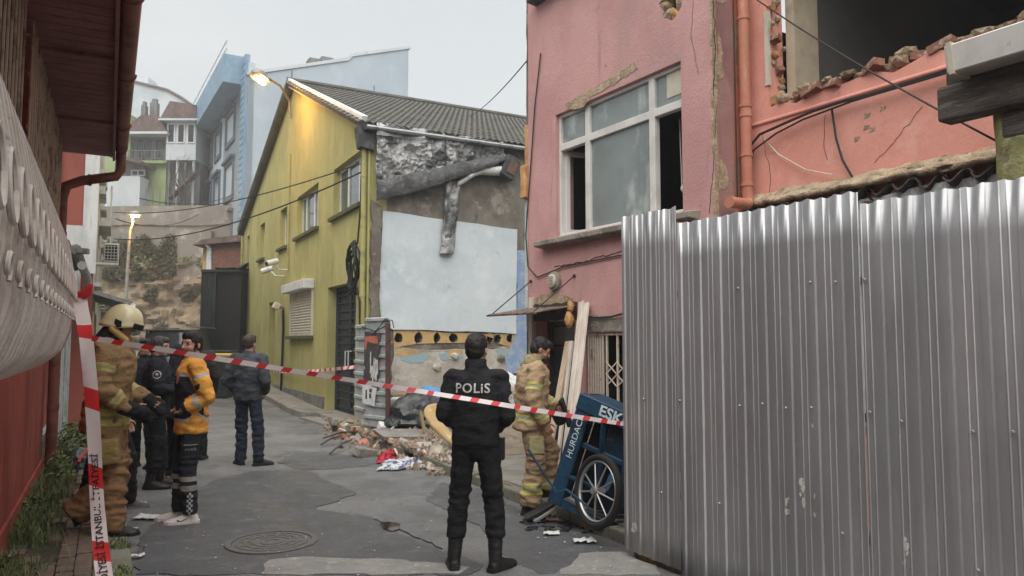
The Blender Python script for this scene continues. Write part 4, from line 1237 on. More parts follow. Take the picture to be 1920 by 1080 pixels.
# orange foam strip on the left edge, high up
for k, (y0, y1, n) in enumerate(((232, 315, -.05), (310, 372, .02))):
    z0, z1 = K.px(988, y1)[1], K.px(988, y0)[1]
    mb = MB(); mb.fprism(K, jag(rect(3.3, 3.42, z0, z1), .08, .012, k + 3), n - .1, n + .04); mb.build('foam_strip', M_foam, ph, bevel=.015)
mb = MB(); mb.tube([K.p(3.38, 2.1, -.05), K.p(3.37, 3.9, -.05)], .05, 8); mb.build('corner_pipe', M_whitepeel, ph)

# return wall with peeling orange paint and a downpipe
mb = MB(); mb.fprism(FRET, rect(0.004, .5, -.1, 9), -.28, 0); mb.build('return_wall', M_ora, ph)
mb = MB(); mb.fprism(FRET, jag([(.0, 2.9), (.05, 2.9), (.045, 4), (.05, 5), (.05, 7), (0, 7)], .12, .012, 4), -.02, .008); mb.build('bare_edge', M_mort, ph)
for k, (z, w, h) in enumerate(((3.2, .14, .36), (4.3, .1, .5), (5.1, .16, .3))):
    mb = MB(); mb.fprism(FRET, jag([(.06, z), (.06 + w, z + .05), (.05 + w * .8, z + h * .7), (.08, z + h)], .06, .02, 50 + k), -.01, .004); mb.build('bare_patch', M_mort, ph)
px_ = .36
mb = MB(); mb.tube([FRET.p(px_, 9, .09), FRET.p(px_, 3.2, .09), FRET.p(px_, 3.1, .1), FRET.p(px_ - .06, 3.06, .14), FRET.p(px_ - .34, 3.05, .16)], .055, 14); dpp = mb.build('downpipe', M_opip, ph, smooth=40)
for z in (3.25, 3.55, 3.95, 4.05, 4.95, 5.9):
    mb = MB(); mb.tube([FRET.p(px_, z, .09), FRET.p(px_, z + .035, .09)], .063, 14); mb.build('collar', M_opip, dpp, smooth=40)
mb = MB(); mb.tube([FRET.p(px_ - .075, 9, .03), FRET.p(px_ - .075, 3.1, .03)], .008, 6); mb.build('black_conduit', M_wire, ph)

# ---- the broken wing
W = FWING
wg = thing('broken_wing', 'salmon pink wing with its upper wall torn open above a stub of old tiles', 'house', W.p(1.5, 0, 0))
top_edge = [(.26, 4.02)] + [(.26 + .16 * i, 4.03 + .03 * math.sin(i * 2.1) + .02 * math.sin(i * 5.3)) for i in range(1, 46)]
ol = [(-.05, -.1), (4.6, -.1)] + [(4.6, 4.05)] + list(reversed(top_edge)) + [(.26, 6.2), (4.6, 6.2), (4.6, 9), (-.05, 9)]
mb = MB(); mb.fprism(W, [(-.05, -.1), (7.6, -.1), (7.6, 4.05)] + list(reversed(top_edge)) + [(.24, 9), (-.05, 9)], -.24, 0); wgw = mb.build('wall', M_pinkw, wg)
mb = MB(); mb.fprism(W, rect(.24, 7.6, 6.2, 9), -.24, -.002); mb.build('upper_wall', M_pinkw, wg)
# torn masonry: bricks and mortar lumps one by one
br = random.Random(31)
bsrc = MB().box((0, 0, 0), (.2, .1, .07)).build('brick', M_brick, wg, loc=(0, 0, 0), bevel=.008)
lsrc = MB().ico((0, 0, 0), .06, 1, (1.3, 1, .8), .28).build('mortar_lump', M_mort, wg, loc=(0, 0, 0))
fb_, fl_ = True, True
for i in range(140):
    u = .3 + i * .048 + br.uniform(-.02, .02)
    z = 4.05 + br.uniform(-.01, .075)
    q = W.p(u, z, br.uniform(-.2, .01))
    rot = (br.uniform(-.35, .35), br.uniform(-.35, .35), W.rotz() + br.uniform(-.5, .5))
    if i % 4 == 2:
        if fb_: bsrc.location = q - WLOC[wg.name]; bsrc.rotation_euler = rot; fb_ = False
        else: inst(bsrc, 'brick', q, rot, wg)
    else:
        s_ = br.uniform(.5, 1.15)
        if fl_: lsrc.location = q - WLOC[wg.name]; lsrc.rotation_euler = rot; fl_ = False
        else: inst(lsrc, 'mortar_lump', q, rot, wg, (s_, s_, s_ * br.uniform(.7, 1.1)))
for i in range(26):                                  # the ragged jamb
    z = 4.1 + i * .078
    q = W.p(.27 + br.uniform(-.02, .04), z, br.uniform(-.2, -.04))
    s_ = br.uniform(.5, 1.0)
    inst(lsrc if i % 4 else bsrc, 'mortar_lump' if i % 4 else 'brick', q, (br.uniform(-.5, .5), br.uniform(-.5, .5), W.rotz() + br.uniform(-.6, .6)), wg, (s_ * .7, s_ * .8, s_), M_foam if i % 3 == 0 else None)
mb = MB(); mb.fprism(W, jag([(.235, 4.25), (.285, 4.25), (.29, 5.0), (.235, 5.0)], .1, .01, 3), -.02, .015); mb.build('jamb_plaster', M_shut, wg)
# the room behind
mb = MB(); mb.fbox(W, .3, .4, 3.6, 6.1, -.62, -.24); mb.build('reveal', M_beigew, wg)
mb = MB(); mb.fbox(W, .25, .385, 3.6, 6.1, -4.5, -.62); mb.build('room_side_wall', mat('shaded_room_wall', (92, 88, 82), .9, layers=[((80, 77, 72), .9, .45, .65)], fine=.06), wg)  # deeper part of the beige wall, its shade put into the colour
mb = MB(); mb.fbox(W, .3, 7.6, 3.5, 6.1, -4.7, -4.5); mb.build('room_back_wall', M_greyc, wg)
mb = MB(); mb.fbox(W, .2, 7.6, 6.02, 6.15, -4.6, -.1); mb.build('room_ceiling', M_greyc, wg)
mb = MB(); mb.fbox(W, .2, 7.6, 3.4, 3.55, -4.6, -.2); mb.build('room_floor', M_greyc, wg)
mb = MB(); mb.fbox(W, 7.5, 7.6, 3.5, 6.1, -4.6, -.1); mb.build('room_side_wall', M_greyc, wg)
# moulding and cables on it
mb = MB()
for k in range(30):
    pass
mb.fprism(Frame(W.p(0, 0, 0)[:2], W.n[:2], W.u[:2]), [(0, 3.87), (.018, 3.876), (.022, 3.895), (.012, 3.91), (0, 3.915)], .06, 4.5); mb.build('moulding', M_pinkw, wgw, bevel=.006)
wire('wall_cable', 'bundle of dark cables along the moulding of the broken wing', [W.p(-.1, 3.05, .08), W.p(.0, 3.35, .06), W.p(.08, 3.68, .06), W.p(.2, 3.76, .07), W.p(.5, 3.8, .07)] + [W.p(.8 + .3 * i, 3.835 + .008 * math.sin(i * 2), .07) for i in range(12)], .014)
wire('wall_cable', 'second thinner cable just below the moulding of the broken wing', [W.p(-.2, 2.98, .1), W.p(.02, 3.3, .07), W.p(.12, 3.62, .07), W.p(.4, 3.72, .08), W.p(.7, 3.78, .08), W.p(1.2, 3.815, .08), W.p(2.4, 3.82, .08), W.p(4, 3.82, .08)], .01)
wire('wall_cable', 'dark cable hanging in a bow down the salmon wall', [W.p(*W.px(x, y, .05), .05) for x, y in ((1560, 205), (1568, 260), (1580, 300), (1600, 335), (1640, 380))], .011)
wire('wall_cable', 'pale thin wire slanting over the salmon wall from the downpipe', [W.p(*W.px(x, y, .05), .05) for x, y in ((1432, 260), (1460, 290), (1510, 318), (1560, 328))], .006, M_shut)
crack(W, [(1548, 215), (1545, 265), (1552, 300)], .002, wgw)
crack(W, [(1430, 250), (1445, 330), (1443, 365)], .002, wgw)
crack(W, [(1730, 200), (1690, 250), (1640, 305)], .0018, wgw)
wr2 = random.Random(3)
for k in range(5):
    u, z = W.px(wr2.uniform(1600, 1680), wr2.uniform(205, 280))
    mb = MB(); mb.fprism(W, jag([(u, z), (u + .05, z + .01), (u + .06, z + .04), (u + .01, z + .05)], .02, .012, k), -.01, .003); mb.build('paint_chip', M_mort, wgw)
# stub of the vanished lean-to roof: mortar ledge and broken pan tiles
mb = MB()
mb.grid(lambda a, b: W.p(-.45 + 4.9 * a, 3.14 - .1 * b + .025 * fbm(Vector((a * 30, b * 3, 0))), -.02 + .12 * b + .03 * abs(noise.noise(Vector((a * 60, b * 4, 3))))), 160, 8)
st = mb.build('mortar_ledge', M_mort, wg, smooth=70); st.modifiers.new('thickness', 'SOLIDIFY').thickness = -.05
M_ptile = mat('sooty_tile', (88, 80, 74), .85, layers=[((60, 56, 54), 5, .45, .62), ((128, 116, 104), 9, .58, .7)], bump=[(30, .5, None, .02)], fine=.25, obj=True)
tp = MB()
rings = []
for t in (0, 1):
    top = [Vector((-.11 + .22 * i / 10, -.16 * t, .045 * math.sin(i / 10 * 2 * math.pi))) for i in range(11)]
    rings.append(top + [v + Vector((0, 0, -.018)) for v in reversed(top)])
tp.loft(rings)
tsr = tp.build('broken_tile', M_ptile, wg, loc=(0, 0, 0), smooth=50)
for i in range(23):
    q = W.p(-.38 + i * .205, 3.0 + br.uniform(-.015, .015), .1 + br.uniform(-.02, .02))
    rot = (R(14) + br.uniform(-.1, .1), br.uniform(-.12, .12), W.rotz() + br.uniform(-.08, .08) + math.pi)
    if i == 0: tsr.location = q - WLOC[wg.name]; tsr.rotation_euler = rot
    else: inst(tsr, 'broken_tile', q, rot, wg, (1, br.uniform(.6, 1.1), 1))
mb = MB(); mb.fprism(W, jag(rect(-.4, 7.5, 1.0, 2.96), .3, .02, 8), .0, .05); mb.build('pale_render', M_whitepeel, wg)

# small roof corner on a mossy post, right in front
D = Frame(P(1852, 300, 4.6)[:2], (.533, -.846), (-.846, -.533))
po = thing('porch_corner', 'corner of a porch roof with white box gutter on a mossy yellow post', 'porch', D.p(.2, 0, 0))
M_post = mat('mossy_post', (176, 170, 112), .9, layers=[((140, 140, 84), 2.2, .45, .62), ((112, 92, 70), 5, .58, .68, (1, 1, .5)), ((196, 192, 142), 8, .58, .72)], bump=[(16, .7, None, .03), (60, .4, None, .01)], fine=.15)
mb = MB()
def postp(a, b):
    z = 3.2 * b
    ang = a * 2 * math.pi
    sq = .13 / max(abs(math.cos(ang)), abs(math.sin(ang)))
    r = min(sq, .155) + .012 * noise.noise(Vector((math.cos(ang) * 2, math.sin(ang) * 2, z * 4)))
    return D.p(.16 + r * math.cos(ang), z, -.12 + r * math.sin(ang))
mb.grid(postp, 40, 70); mb.build('post', M_post, po, smooth=50, weld=True)
zg0, zg1 = 3.5, 3.66
e0u, e0z = D.px(1778, 140, .25)
mb = MB(); mb.fprism(Frame(D.p(0, 0, 0)[:2], D.n[:2], D.u[:2]), [(.1, e0z), (.27, e0z), (.3, e0z + .17), (.08, e0z + .17)], e0u, e0u + .55); g1 = mb.build('box_gutter', M_upvc, po, bevel=.008)
mb = MB(); mb.fprism(Frame(D.p(0, 0, 0)[:2], D.n[:2], D.u[:2]), [(.095, e0z - .008), (.277, e0z - .008), (.308, e0z + .18), (.075, e0z + .18)], e0u + .5, e0u + 3.0); mb.build('gutter_length', M_upvc, g1, bevel=.006)
mb = MB(); mb.fprism(Frame(D.p(0, 0, 0)[:2], D.n[:2], D.u[:2]), [(.09, e0z - .012), (.28, e0z - .012), (.31, e0z + .182), (.07, e0z + .182)], e0u + .02, e0u + .05); mb.build('gutter_clip', M_shut, g1)
mb = MB(); mb.fbox(D, e0u - .16, e0u + 3.2, e0z - .24, e0z - .01, -.06, .1); mb.build('fascia_beam', M_beam, po, bevel=.02, segs=2)
mb = MB(); mb.fbox(D, e0u + .18, e0u + 3.2, e0z - .42, e0z - .245, -.2, .02); mb.build('bearer', M_beam, po, bevel=.02, segs=2)
mb = MB(); mb.fbox(D, e0u + .28, e0u + 3.2, e0z - .52, e0z - .425, -.26, -.04); mb.build('corbel', M_beam, po, bevel=.015)
mb = MB(); mb.fbox(D, e0u - .1, e0u + 3.2, e0z - .005, e0z + .08, -1.2, .08); mb.build('roof_boards', M_beam, po)
wire('overhead_cable', 'dark cable sagging from the broken opening down to the mossy post', sag(W.p(*W.px(1420, 0, .1), .1), P(1960, 312, 4.4), .05, 16), .0075)

# ---- corrugated hoarding
M_galv = mat('galvanised_sheet', (174, 175, 177), .46, metal=.84, layers=[((196, 196, 197), 1.2, .42, .62, (2, 2, .3)), ((184, 184, 185), 3.2, .56, .72, (3, 3, .4))], rvar=.06, fine=.03, spec=.5)
_g = M_galv.node_tree
_t = _g.nodes.new('ShaderNodeCombineXYZ'); _t.inputs[2].default_value = 1     # sheet rolled lengthwise: gloss is stretched up and down
_g.links.new(_t.outputs[0], _g.nodes['Principled BSDF'].inputs['Tangent'])
_g.nodes['Principled BSDF'].inputs['Anisotropic'].default_value = .82
fn = thing('corrugated_hoarding', 'tall galvanised corrugated steel hoarding filling the right foreground', 'hoarding', FFEN.p(1.6, 0, 0))
def sheet(u0, u1, z0, z1, n0, pitch=.186, z0b=None, ph=0.0):
    prof = []
    u = u0
    k = 0
    cell = [(0, 0), (.007, .014), (.04, .014), (.047, 0), (.098, 0), (.103, .0025), (.107, .0025), (.112, 0), (.138, 0), (.143, .0025), (.147, .0025), (.152, 0)]
    base = u0 - ph
    while base < u1:
        for a, h in cell:
            x = base + a * pitch / .186
            if u0 <= x <= u1: prof.append((x, h))
        base += pitch
    mb = MB()
    pts = [(x, n0 + h) for x, h in prof]
    nz_ = 10
    def fn_(a, b):
        i = min(len(pts) - 1, int(round(a * (len(pts) - 1))))
        x, n = pts[i]
        zb = z0 if z0b is None else z0 + (z0b - z0) * (x - u0) / (u1 - u0)
        zt_ = z1 + .007 * math.sin(x * 67) + .004 * math.sin(x * 23)
        z = zb + (zt_ - zb) * b
        return FFEN.p(x, z, n + .003 * noise.noise(Vector((x * 1.6, z * 1.1, 0))))
    mb.grid(fn_, len(pts) - 1, nz_)
    o = mb.build('sheet', M_galv, fn, smooth=18)
    o.modifiers.new('thickness', 'SOLIDIFY').thickness = -.0025
    return o
s_a = sheet(-.005, .615, .07, 2.735, .012, .15, .045)
s_b = sheet(.6, 2.075, -.02, 2.61, 0)
s_c = sheet(2.055, 3.6, -.02, 2.53, .006, ph=.09)
s_d = sheet(3.58, 5.6, -.02, 2.56, 0)
sc_src = MB().tube([(0, 0, 0), (0, 0, .008)], [.011, .007], 8).build('screw', mat('zinc_screw', (170, 170, 168), .4, metal=.6), fn, loc=(0, 0, 0))
rot_s = (R(90), 0, math.atan2(FFEN.n.y, FFEN.n.x) - math.atan2(-1, 0) + 0)
k = 0
fr_ = random.Random(8)
for z in (.55, 1.25, 2.05):
    for u in [.1 + .186 * i + .13 for i in range(17)]:
        if fr_.random() < .5: continue
        q = FFEN.p(u + fr_.uniform(-.01, .01), z + .05 * math.sin(u) + fr_.uniform(-.02, .02), .018)
        if k == 0:
            sc_src.location = q - WLOC[fn.name]; sc_src.rotation_euler = Vector(FFEN.n).to_track_quat('Z', 'Y').to_euler()
        else:
            inst(sc_src, 'screw', q, Vector(FFEN.n).to_track_quat('Z', 'Y').to_euler(), fn)
        k += 1
# scuffs of dried plaster on the sheets
M_scuff = mat('plaster_smear', (196, 192, 184), .9, fine=.1)
for k, (x, y, w, h) in enumerate(((1530, 805, .05, .06), (1480, 955, .035, .1), (1505, 925, .02, .12), (1535, 945, .035, .13), (1700, 1035, .03, .12), (1192, 990, .04, .06), (1320, 1000, .03, .05))):
    u, z = FFEN.px(x, y)
    rs = random.Random(k)
    for j in range(7):
        du, dz = rs.uniform(-w, w) * .6, rs.uniform(-h, h) * .6
        sz = rs.uniform(.006, .02)
        out_ = [(u + du + sz * math.cos(a) * rs.uniform(.4, 1), z + dz + sz * 1.8 * math.sin(a) * rs.uniform(.5, 1)) for a in [2 * math.pi * i / 9 for i in range(9)]]
        mb = MB(); mb.fprism(FFEN, out_, .004, .0075 + (.012 if x < 1270 else 0)); mb.build('plaster_smear', M_scuff, fn)
M_timy = mat('formwork_yellow', (150, 130, 70), .8, layers=[((110, 100, 66), 4, .45, .65)], fine=.2)
mb = MB(); mb.fbox(FFEN, .06, .62, .0, .09, -.1, -.03); mb.build('bottom_rail', M_timy, fn)
for u in (.05, .62, 2.06, 3.4, 5.4):
    mb = MB(); mb.fbox(FFEN, u, u + .06, .0, 2.55, -.09, -.03); mb.build('post', M_tin, fn)
for z in (.55, 1.25, 2.05):
    mb = MB(); mb.fbox(FFEN, .0, 5.6, z, z + .05, -.03, -.005); mb.build('rail', M_tin, fn)
# ================================================================== BACKGROUND
M_bwall = mat('pale_blue_wall', (172, 186, 196), .85, layers=[((160, 175, 187), .25, .42, .62), ((182, 194, 202), .6, .52, .7), ((146, 160, 172), .5, .62, .78, (3, 3, .15))], bump=[(20, .15, None, .02)], fine=.03)
M_bfac = mat('blue_facade', (186, 202, 212), .85, layers=[((174, 192, 204), .6, .45, .65)], fine=.04)
M_btile = mat('blue_tile', (124, 156, 180), .6, layers=[((106, 142, 168), 1.2, .45, .62), ((140, 170, 192), 3, .55, .7)], fine=.04)
M_btrim = mat('slate_trim', (92, 104, 114), .8, fine=.06)
M_rustroof = mat('rust_tile_roof', (112, 92, 86), .9, layers=[((90, 76, 72), 1.4, .45, .62), ((146, 108, 94), 4, .56, .7)], bump=[(8, .4, None, .04)], fine=.15)
M_fgreen = mat('pale_green_wall', (150, 168, 112), .9, layers=[((130, 146, 98), .8, .45, .65)], fine=.06)
M_fgrey = mat('grey_wood_house', (122, 122, 120), .9, layers=[((96, 96, 96), 1.2, .45, .62, (2, 2, .5))], fine=.1)
M_fwhite = mat('far_white_wall', (196, 202, 206), .85, layers=[((176, 184, 190), .4, .45, .65), ((160, 168, 172), 1, .6, .74, (3, 3, .3))], fine=.04)
M_retc = mat('retaining_concrete', (122, 121, 117), .92, layers=[((116, 114, 108), .5, .42, .62), ((160, 158, 150), 1.1, .54, .7), ((98, 96, 88), .9, .6, .74, (2.5, 2.5, .3))], bump=[(5, .5, None, .06)], fine=.12)
M_rock = mat('rock_face', (124, 112, 92), .95, layers=[((126, 112, 90), .7, .42, .58), ((160, 140, 104), 1.3, .52, .66), ((96, 92, 70), 1.1, .58, .68), ((150, 144, 132), 2.2, .6, .72), ((70, 74, 50), 2.6, .66, .72)], bump=[(3, .9, None, .15), (12, .6, None, .05)], fine=.2)
M_ivy = mat('ivy_leaves', (78, 76, 48), .8, layers=[((52, 58, 34), .8, .42, .6), ((98, 92, 52), 2, .58, .7)], fine=.3)
M_grass = mat('weed_leaves', (112, 124, 72), .8, layers=[((92, 106, 58), 3, .42, .6), ((122, 124, 66), 7, .58, .7)], fine=.25)
M_twig = mat('twigs', (86, 78, 72), .9, fine=.2)

# --- light blue apartment block
BF = Frame((-15.9, 44), (-.51, .86), (-.86, -.51))
BS = Frame((-15.9, 44), (.86, .51), (.51, -.86))
ab = thing('blue_apartment_block', 'pale blue apartment block with slate window trims and overhanging top floor', 'building', BF.p(9, 0, 0))
ztop = BF.px(436, 150)[1]
zl, zr = BS.px(457, 140)[1], BS.px(764, 90)[1]
ur = BS.px(764, 300)[0]
rows_ = [(BF.px(430, 268)[1], BF.px(430, 222)[1]), (BF.px(430, 370)[1], BF.px(430, 312)[1]), (BF.px(430, 440)[1] - .4, BF.px(430, 408)[1])]
colsx = [(438, 424), (413, 404), (398, 391), (386, 380)]
wins = []
for z0, z1 in rows_:
    for a, b in colsx:
        u0, u1 = BF.px(a, 330)[0], BF.px(b, 330)[0]
        wins.append(rect(u0, u1, z0, z1))
zj = BF.px(440, 178)[1]
mb = MB(); mb.fprism(BF, rect(.0, 20, 0, ztop - .5), -.4, 0, wins); mb.build('front_wall', M_bfac, ab)
for w in wins:
    u0, u1, z0, z1 = w[0][0], w[1][0], w[0][1], w[2][1]
    mb = MB(); mb.fprism(BF, rect(u0 - .22, u1 + .22, z0 - .3, z1 + .25), 0, .12, [rect(u0, u1, z0, z1)]); f = mb.build('window', M_btrim, ab)
    mb = MB(); mb.fprism(BF, rect(u0, u1, z0, z1), -.25, -.15, [rect(u0 + .1, (u0 + u1) / 2 - .05, z0 + .1, z1 - .1), rect((u0 + u1) / 2 + .05, u1 - .1, z0 + .1, z1 - .1)]); mb.build('frame', M_wfr, f)
    mb = MB(); mb.fbox(BF, u0 + .05, u1 - .05, z0 + .05, z1 - .05, -.22, -.2); mb.build('pane', M_glass_g, f)
    mb = MB(); mb.fbox(BF, u0 - .3, u1 + .3, z1 + .25, z1 + .42, 0, .3); mb.build('hood', M_btrim, f)
zb = BF.px(440, 188)[1]
mb = MB(); mb.fbox(BF, .9, 20, zb, ztop + .1, -.2, 1.3); mb.build('top_overhang', M_btile, ab)
mb = MB(); mb.fbox(BF, .05, .95, 5, ztop, -.1, .2); pil = mb.build('corner_pilaster', M_btile, ab)
for k in range(34):
    z = 5 + k * (ztop - 5.2) / 34
    mb = MB(); mb.fbox(BF, .0, 1.0, z, z + .33, .19, .24); mb.build('tile_course', M_btile, pil)
for k in range(10):
    mb = MB(); mb.tube([BF.p(1.2 + k * 2, ztop, 1.1), BF.p(1.2 + k * 2, ztop + 1.0, 1.1)], .04, 5); mb.build('rail_post', M_wfr, ab)
for dz in (.5, 1.0):
    mb = MB(); mb.tube([BF.p(1.0, ztop + dz, 1.1), BF.p(20, ztop + dz, 1.1)], .035, 5); mb.build('rail', M_wfr, ab)
mb = MB(); mb.fprism(BS, [(0, 0), (ur, 0), (ur, zr), (ur * .62, zr - (zr - zl) * .36), (ur * .6, zr - (zr - zl) * .44), (0, zl)], -8, 0); mb.build('side_wall', M_bwall, ab)
mb = MB()
for k in range(1):
    mb.fprism(BS, [(-.1, zl), (ur * .6, zr - (zr - zl) * .44), (ur * .62, zr - (zr - zl) * .36), (ur + .15, zr), (ur + .15, zr + .18), (ur * .615, zr - (zr - zl) * .36 + .18), (ur * .59, zr - (zr - zl) * .44 + .18), (-.1, zl + .18)], -.4, .08)
mb.build('coping', M_fwhite, ab)
for a, b in ((545, 1), (700, 1)):
    u = BS.px(a, 200)[0]
    mb = MB(); mb.fbox(BS, u, u + .06, 6, zr - 3, 0, .02); mb.build('joint', M_btrim, ab)
u = BS.px(360, 160)[0]
t = thing('air_conditioner', 'pair of grey rooftop units on the blue apartment block', 'air conditioner', BS.p(BS.px(603, 110)[0], zl + 2.0, -.6))
u0 = BS.px(585, 110)[0]; zz = BS.px(600, 121)[1]
mb = MB(); mb.fbox(BS, u0, u0 + .7, zz - .9, zz + .55, -1.4, -.5); mb.build('casing', M_fgrey, t)
mb = MB(); mb.fbox(BS, u0 + .75, u0 + 1.5, zz - .9, zz + .75, -1.3, -.4); mb.build('casing', M_fgrey, t)
mb = MB(); mb.tube([BS.p(u0 + 1.1, zz + .2, -.42), BS.p(u0 + 1.1, zz + .2, -.37)], .25, 12); mb.build('fan', M_black, t)
sdt = thing('satellite_dish', 'grey satellite dish on the roof edge of the blue apartment block', 'satellite dish', BS.p(u0 - 1, zz - 1, -.6))
ud = BS.px(562, 125)[0]
rings = [[BS.p(ud + r * math.cos(a), zz - .9 + r * math.sin(a), -.5 - d) for a in [2 * math.pi * i / 16 for i in range(16)]] for r, d in ((.02, .12), (.3, .08), (.5, 0), (.5, .02), (.3, .1), (.02, .14))]
mb = MB(); mb.loft(rings); mb.build('dish', M_fgrey, sdt, smooth=40)
mb = MB(); mb.tube([BS.p(ud, zz - .9, -.6), BS.p(ud, zz - 2.2, -.6)], .04, 6); mb.build('mast', M_fgrey, sdt)
balc = thing('balcony', 'small white balcony with a rail low on the blue apartment front', 'balcony', BF.p(11, 8, 1))
ub0, ub1, zb0 = BF.px(402, 405)[0], BF.px(385, 405)[0], BF.px(395, 412)[1]
mb = MB(); mb.fbox(BF, ub0, ub1, zb0, zb0 + .15, 0, 1.2); mb.build('slab', M_fwhite, balc)
for k in range(7):
    u = ub0 + (ub1 - ub0) * k / 6
    mb = MB(); mb.tube([BF.p(u, zb0, 1.1), BF.p(u, zb0 + 1.0, 1.1)], .04, 5); mb.build('baluster', M_fgrey, balc)
mb = MB(); mb.tube([BF.p(ub0, zb0 + 1, 1.1), BF.p(ub1, zb0 + 1, 1.1)], .05, 5); mb.build('handrail', M_fgrey, balc)

# --- rock face, retaining wall, ivy at the end of the street
def rock(a, b):
    x = -34 + 22 * a
    z = -.5 + 7.2 * b
    q = Vector((x * .45, 0, z * .6))
    y = 45.5 + 1.6 * b + 1.1 * fbm(q) + .35 * fbm(q * 4)
    return (x, y, z)
mb = MB(); mb.grid(rock, 110, 46); struct(mb.build('rock_face', M_rock, smooth=60))
FR = Frame((-26, 47.6), (1, 0), (0, -1))
zrt = P(300, 386, 47.6).z
rw = thing('retaining_wall', 'stained grey concrete retaining wall above the rock face', 'wall', FR.p(3, 5, 0))
mb = MB(); mb.fprism(FR, [(-8, 5), (14, 5), (14, zrt + .1), (-8, zrt - .1)], -.6, 0); mb.build('wall', M_retc, rw)
mb = MB(); mb.fprism(FR, jag([(-8, zrt - 1.3), (14, zrt - 1.25), (14, zrt - .9), (-8, zrt - .95)], .6, .06, 3), 0, .12); mb.build('ledge', M_retc, rw)
uu0, uu1 = FR.px(328, 450)[0], FR.px(372, 450)[0]
mb = MB(); mb.fprism(FR, jag([(uu0, 5), (uu1 + 1, 5), (uu1 + 1, P(350, 432, 47).z), (uu0, P(350, 428, 47).z)], .5, .05, 6), 0, .5); mb.build('buttress', M_retc, rw)
mb = MB(); mb.grid(lambda a, b: (-36 + 32 * a, 47.9 + 40 * b, zrt - .2 + 2 * b), 4, 4); struct(mb.build('upper_terrace', M_ground))
def leaves(name, fn, n, size, m, label, cat, seed, flat=.5):
    r_ = random.Random(seed)
    V, Fs = [], []
    for i in range(n):
        c = fn(r_)
        if c is None: continue
        c, k = c
        d = Vector((r_.gauss(0, 1), r_.gauss(0, 1), r_.gauss(0, 1))).normalized()
        x = d.orthogonal().normalized() * size * k * r_.uniform(.6, 1.4)
        y = d.cross(x).normalized() * size * k * r_.uniform(.4, .9)
        j = len(V)
        V += [c - x, c + y, c + x, c - y]
        Fs.append((j, j + 1, j + 2, j + 3))
    mb = MB(); mb.V, mb.F, mb.M = V, Fs, [0] * len(Fs)
    o = mb.build(name, m)
    return tag(o, label, cat, kind='stuff')
x0, x1 = P(212, 460, 47).x, P(332, 460, 47).x
def ivyf(r_):
    a, b = r_.random(), r_.random()
    z = 5.6 + 3.0 * b
    lim = 5.6 + 3.1 * (.78 + .35 * noise.noise(Vector((a * 6, 0, 3)))) 
    if z > lim + r_.uniform(-.5, .3): return None
    return Vector((x0 - 1.5 + (x1 - x0 + 1.5) * a, 47.5 - r_.random() ** 2 * (.5 + .6 * (1 - b)), z)), 1
leaves('ivy', ivyf, 17000, .09, M_ivy, 'dark ivy and dead creeper on the retaining wall', 'ivy', 3)
def ledgef(r_):
    a = r_.random()
    p_ = rock((-34 + 22 * a + 34) / 22, .95 + .05 * r_.random())
    return Vector((p_[0], p_[1] - .3 + r_.random() * .8, p_[2] + r_.random() ** 2 * .5)), 1
leaves('ledge_grass', ledgef, 2600, .09, M_grass, 'strip of grass along the top of the rock face', 'grass', 5)
def rockbush(r_):
    k = r_.choice([(-25.2, 3.4, .5), (-22.6, 4.4, .45), (-24.4, 1.6, .9), (-21.5, 2.4, .5), (-20.6, 4.6, .35), (-27.5, 2.8, 1.0), (-23.2, 2.3, .4)])
    p_ = rock((k[0] + 34) / 22, (k[1] + .5) / 7.2)
    v = Vector((r_.gauss(0, .4), r_.gauss(0, .3), r_.gauss(0, .5))) * k[2]
    return Vector(p_) + v + Vector((0, -.25, 0)), 1
leaves('rock_weeds', rockbush, 2600, .09, M_ivy, 'tufts of weeds growing out of the rock face', 'weeds', 8)

# --- far street lamp
fl = thing('street_lamp', 'lit street lamp on a tall pole in front of the rock face', 'street lamp', Vector((P(232, 600, 40).x, 40, .8)))
b0 = Vector((P(232, 600, 40).x, 40, .6)); hd = P(251, 402, 40)
b1 = Vector((b0.x + .15, 40, hd.z - .9))
mb = MB(); mb.tube([b0, b1], [.11, .075], 8); mb.build('pole', M_lampm, fl, smooth=50)
mb = MB(); mb.tube([b1, b1 + Vector((.15, 0, .45)), hd + Vector((-.1, 0, .12))], .05, 6); mb.build('arm', M_lampm, fl, smooth=50)
lamp_head(hd, Vector((1, 0, 0)), Vector((0, -1, 0)), .7, fl, 1.1)
lo = bpy.data.objects.new('lamp_light', bpy.data.lights.new('lamp_light', 'POINT'))
lo.data.energy, lo.data.color, lo.data.shadow_soft_size = 260, (1, .52, .14), .15
reg(lo, hd + Vector((.1, -.1, -.35)), fl)

# --- houses on the terrace
FH = Frame((0, 54), (1, 0), (0, -1))
def pxr(fr, x0, y0, x1, y1, n=0):
    a, b = fr.px(x0, y1, n), fr.px(x1, y0, n)
    return a[0], b[0], a[1], b[1]
def simple_win(fr, parent, r_, n, cols=2, fm=None):
    u0, u1, z0, z1 = r_
    hs = [rect(u0 + .08 + (u1 - u0 - .08) * k / cols, u0 + (u1 - u0 - .08) * (k + 1) / cols, z0 + .08, z1 - .08) for k in range(cols)]
    mb = MB(); mb.fprism(fr, rect(u0, u1, z0, z1), n, n + .07, hs); f = mb.build('window', fm or M_wfr, parent)
    mb = MB(); mb.fbox(fr, u0 + .03, u1 - .03, z0 + .03, z1 - .03, n + .005, n + .02); mb.build('pane', M_glassd, f)
h1 = thing('hill_house', 'pale green hillside house with a glazed upper veranda and two chimneys', 'house', FH.p(-27, 10, 0))
u0, u1, z0, z1 = pxr(FH, 205, 305, 312, 392)
mb = MB(); mb.fbox(FH, u0, u1, z0 - 2, z1, -5, 0); mb.build('lower_wall', M_fgreen, h1)
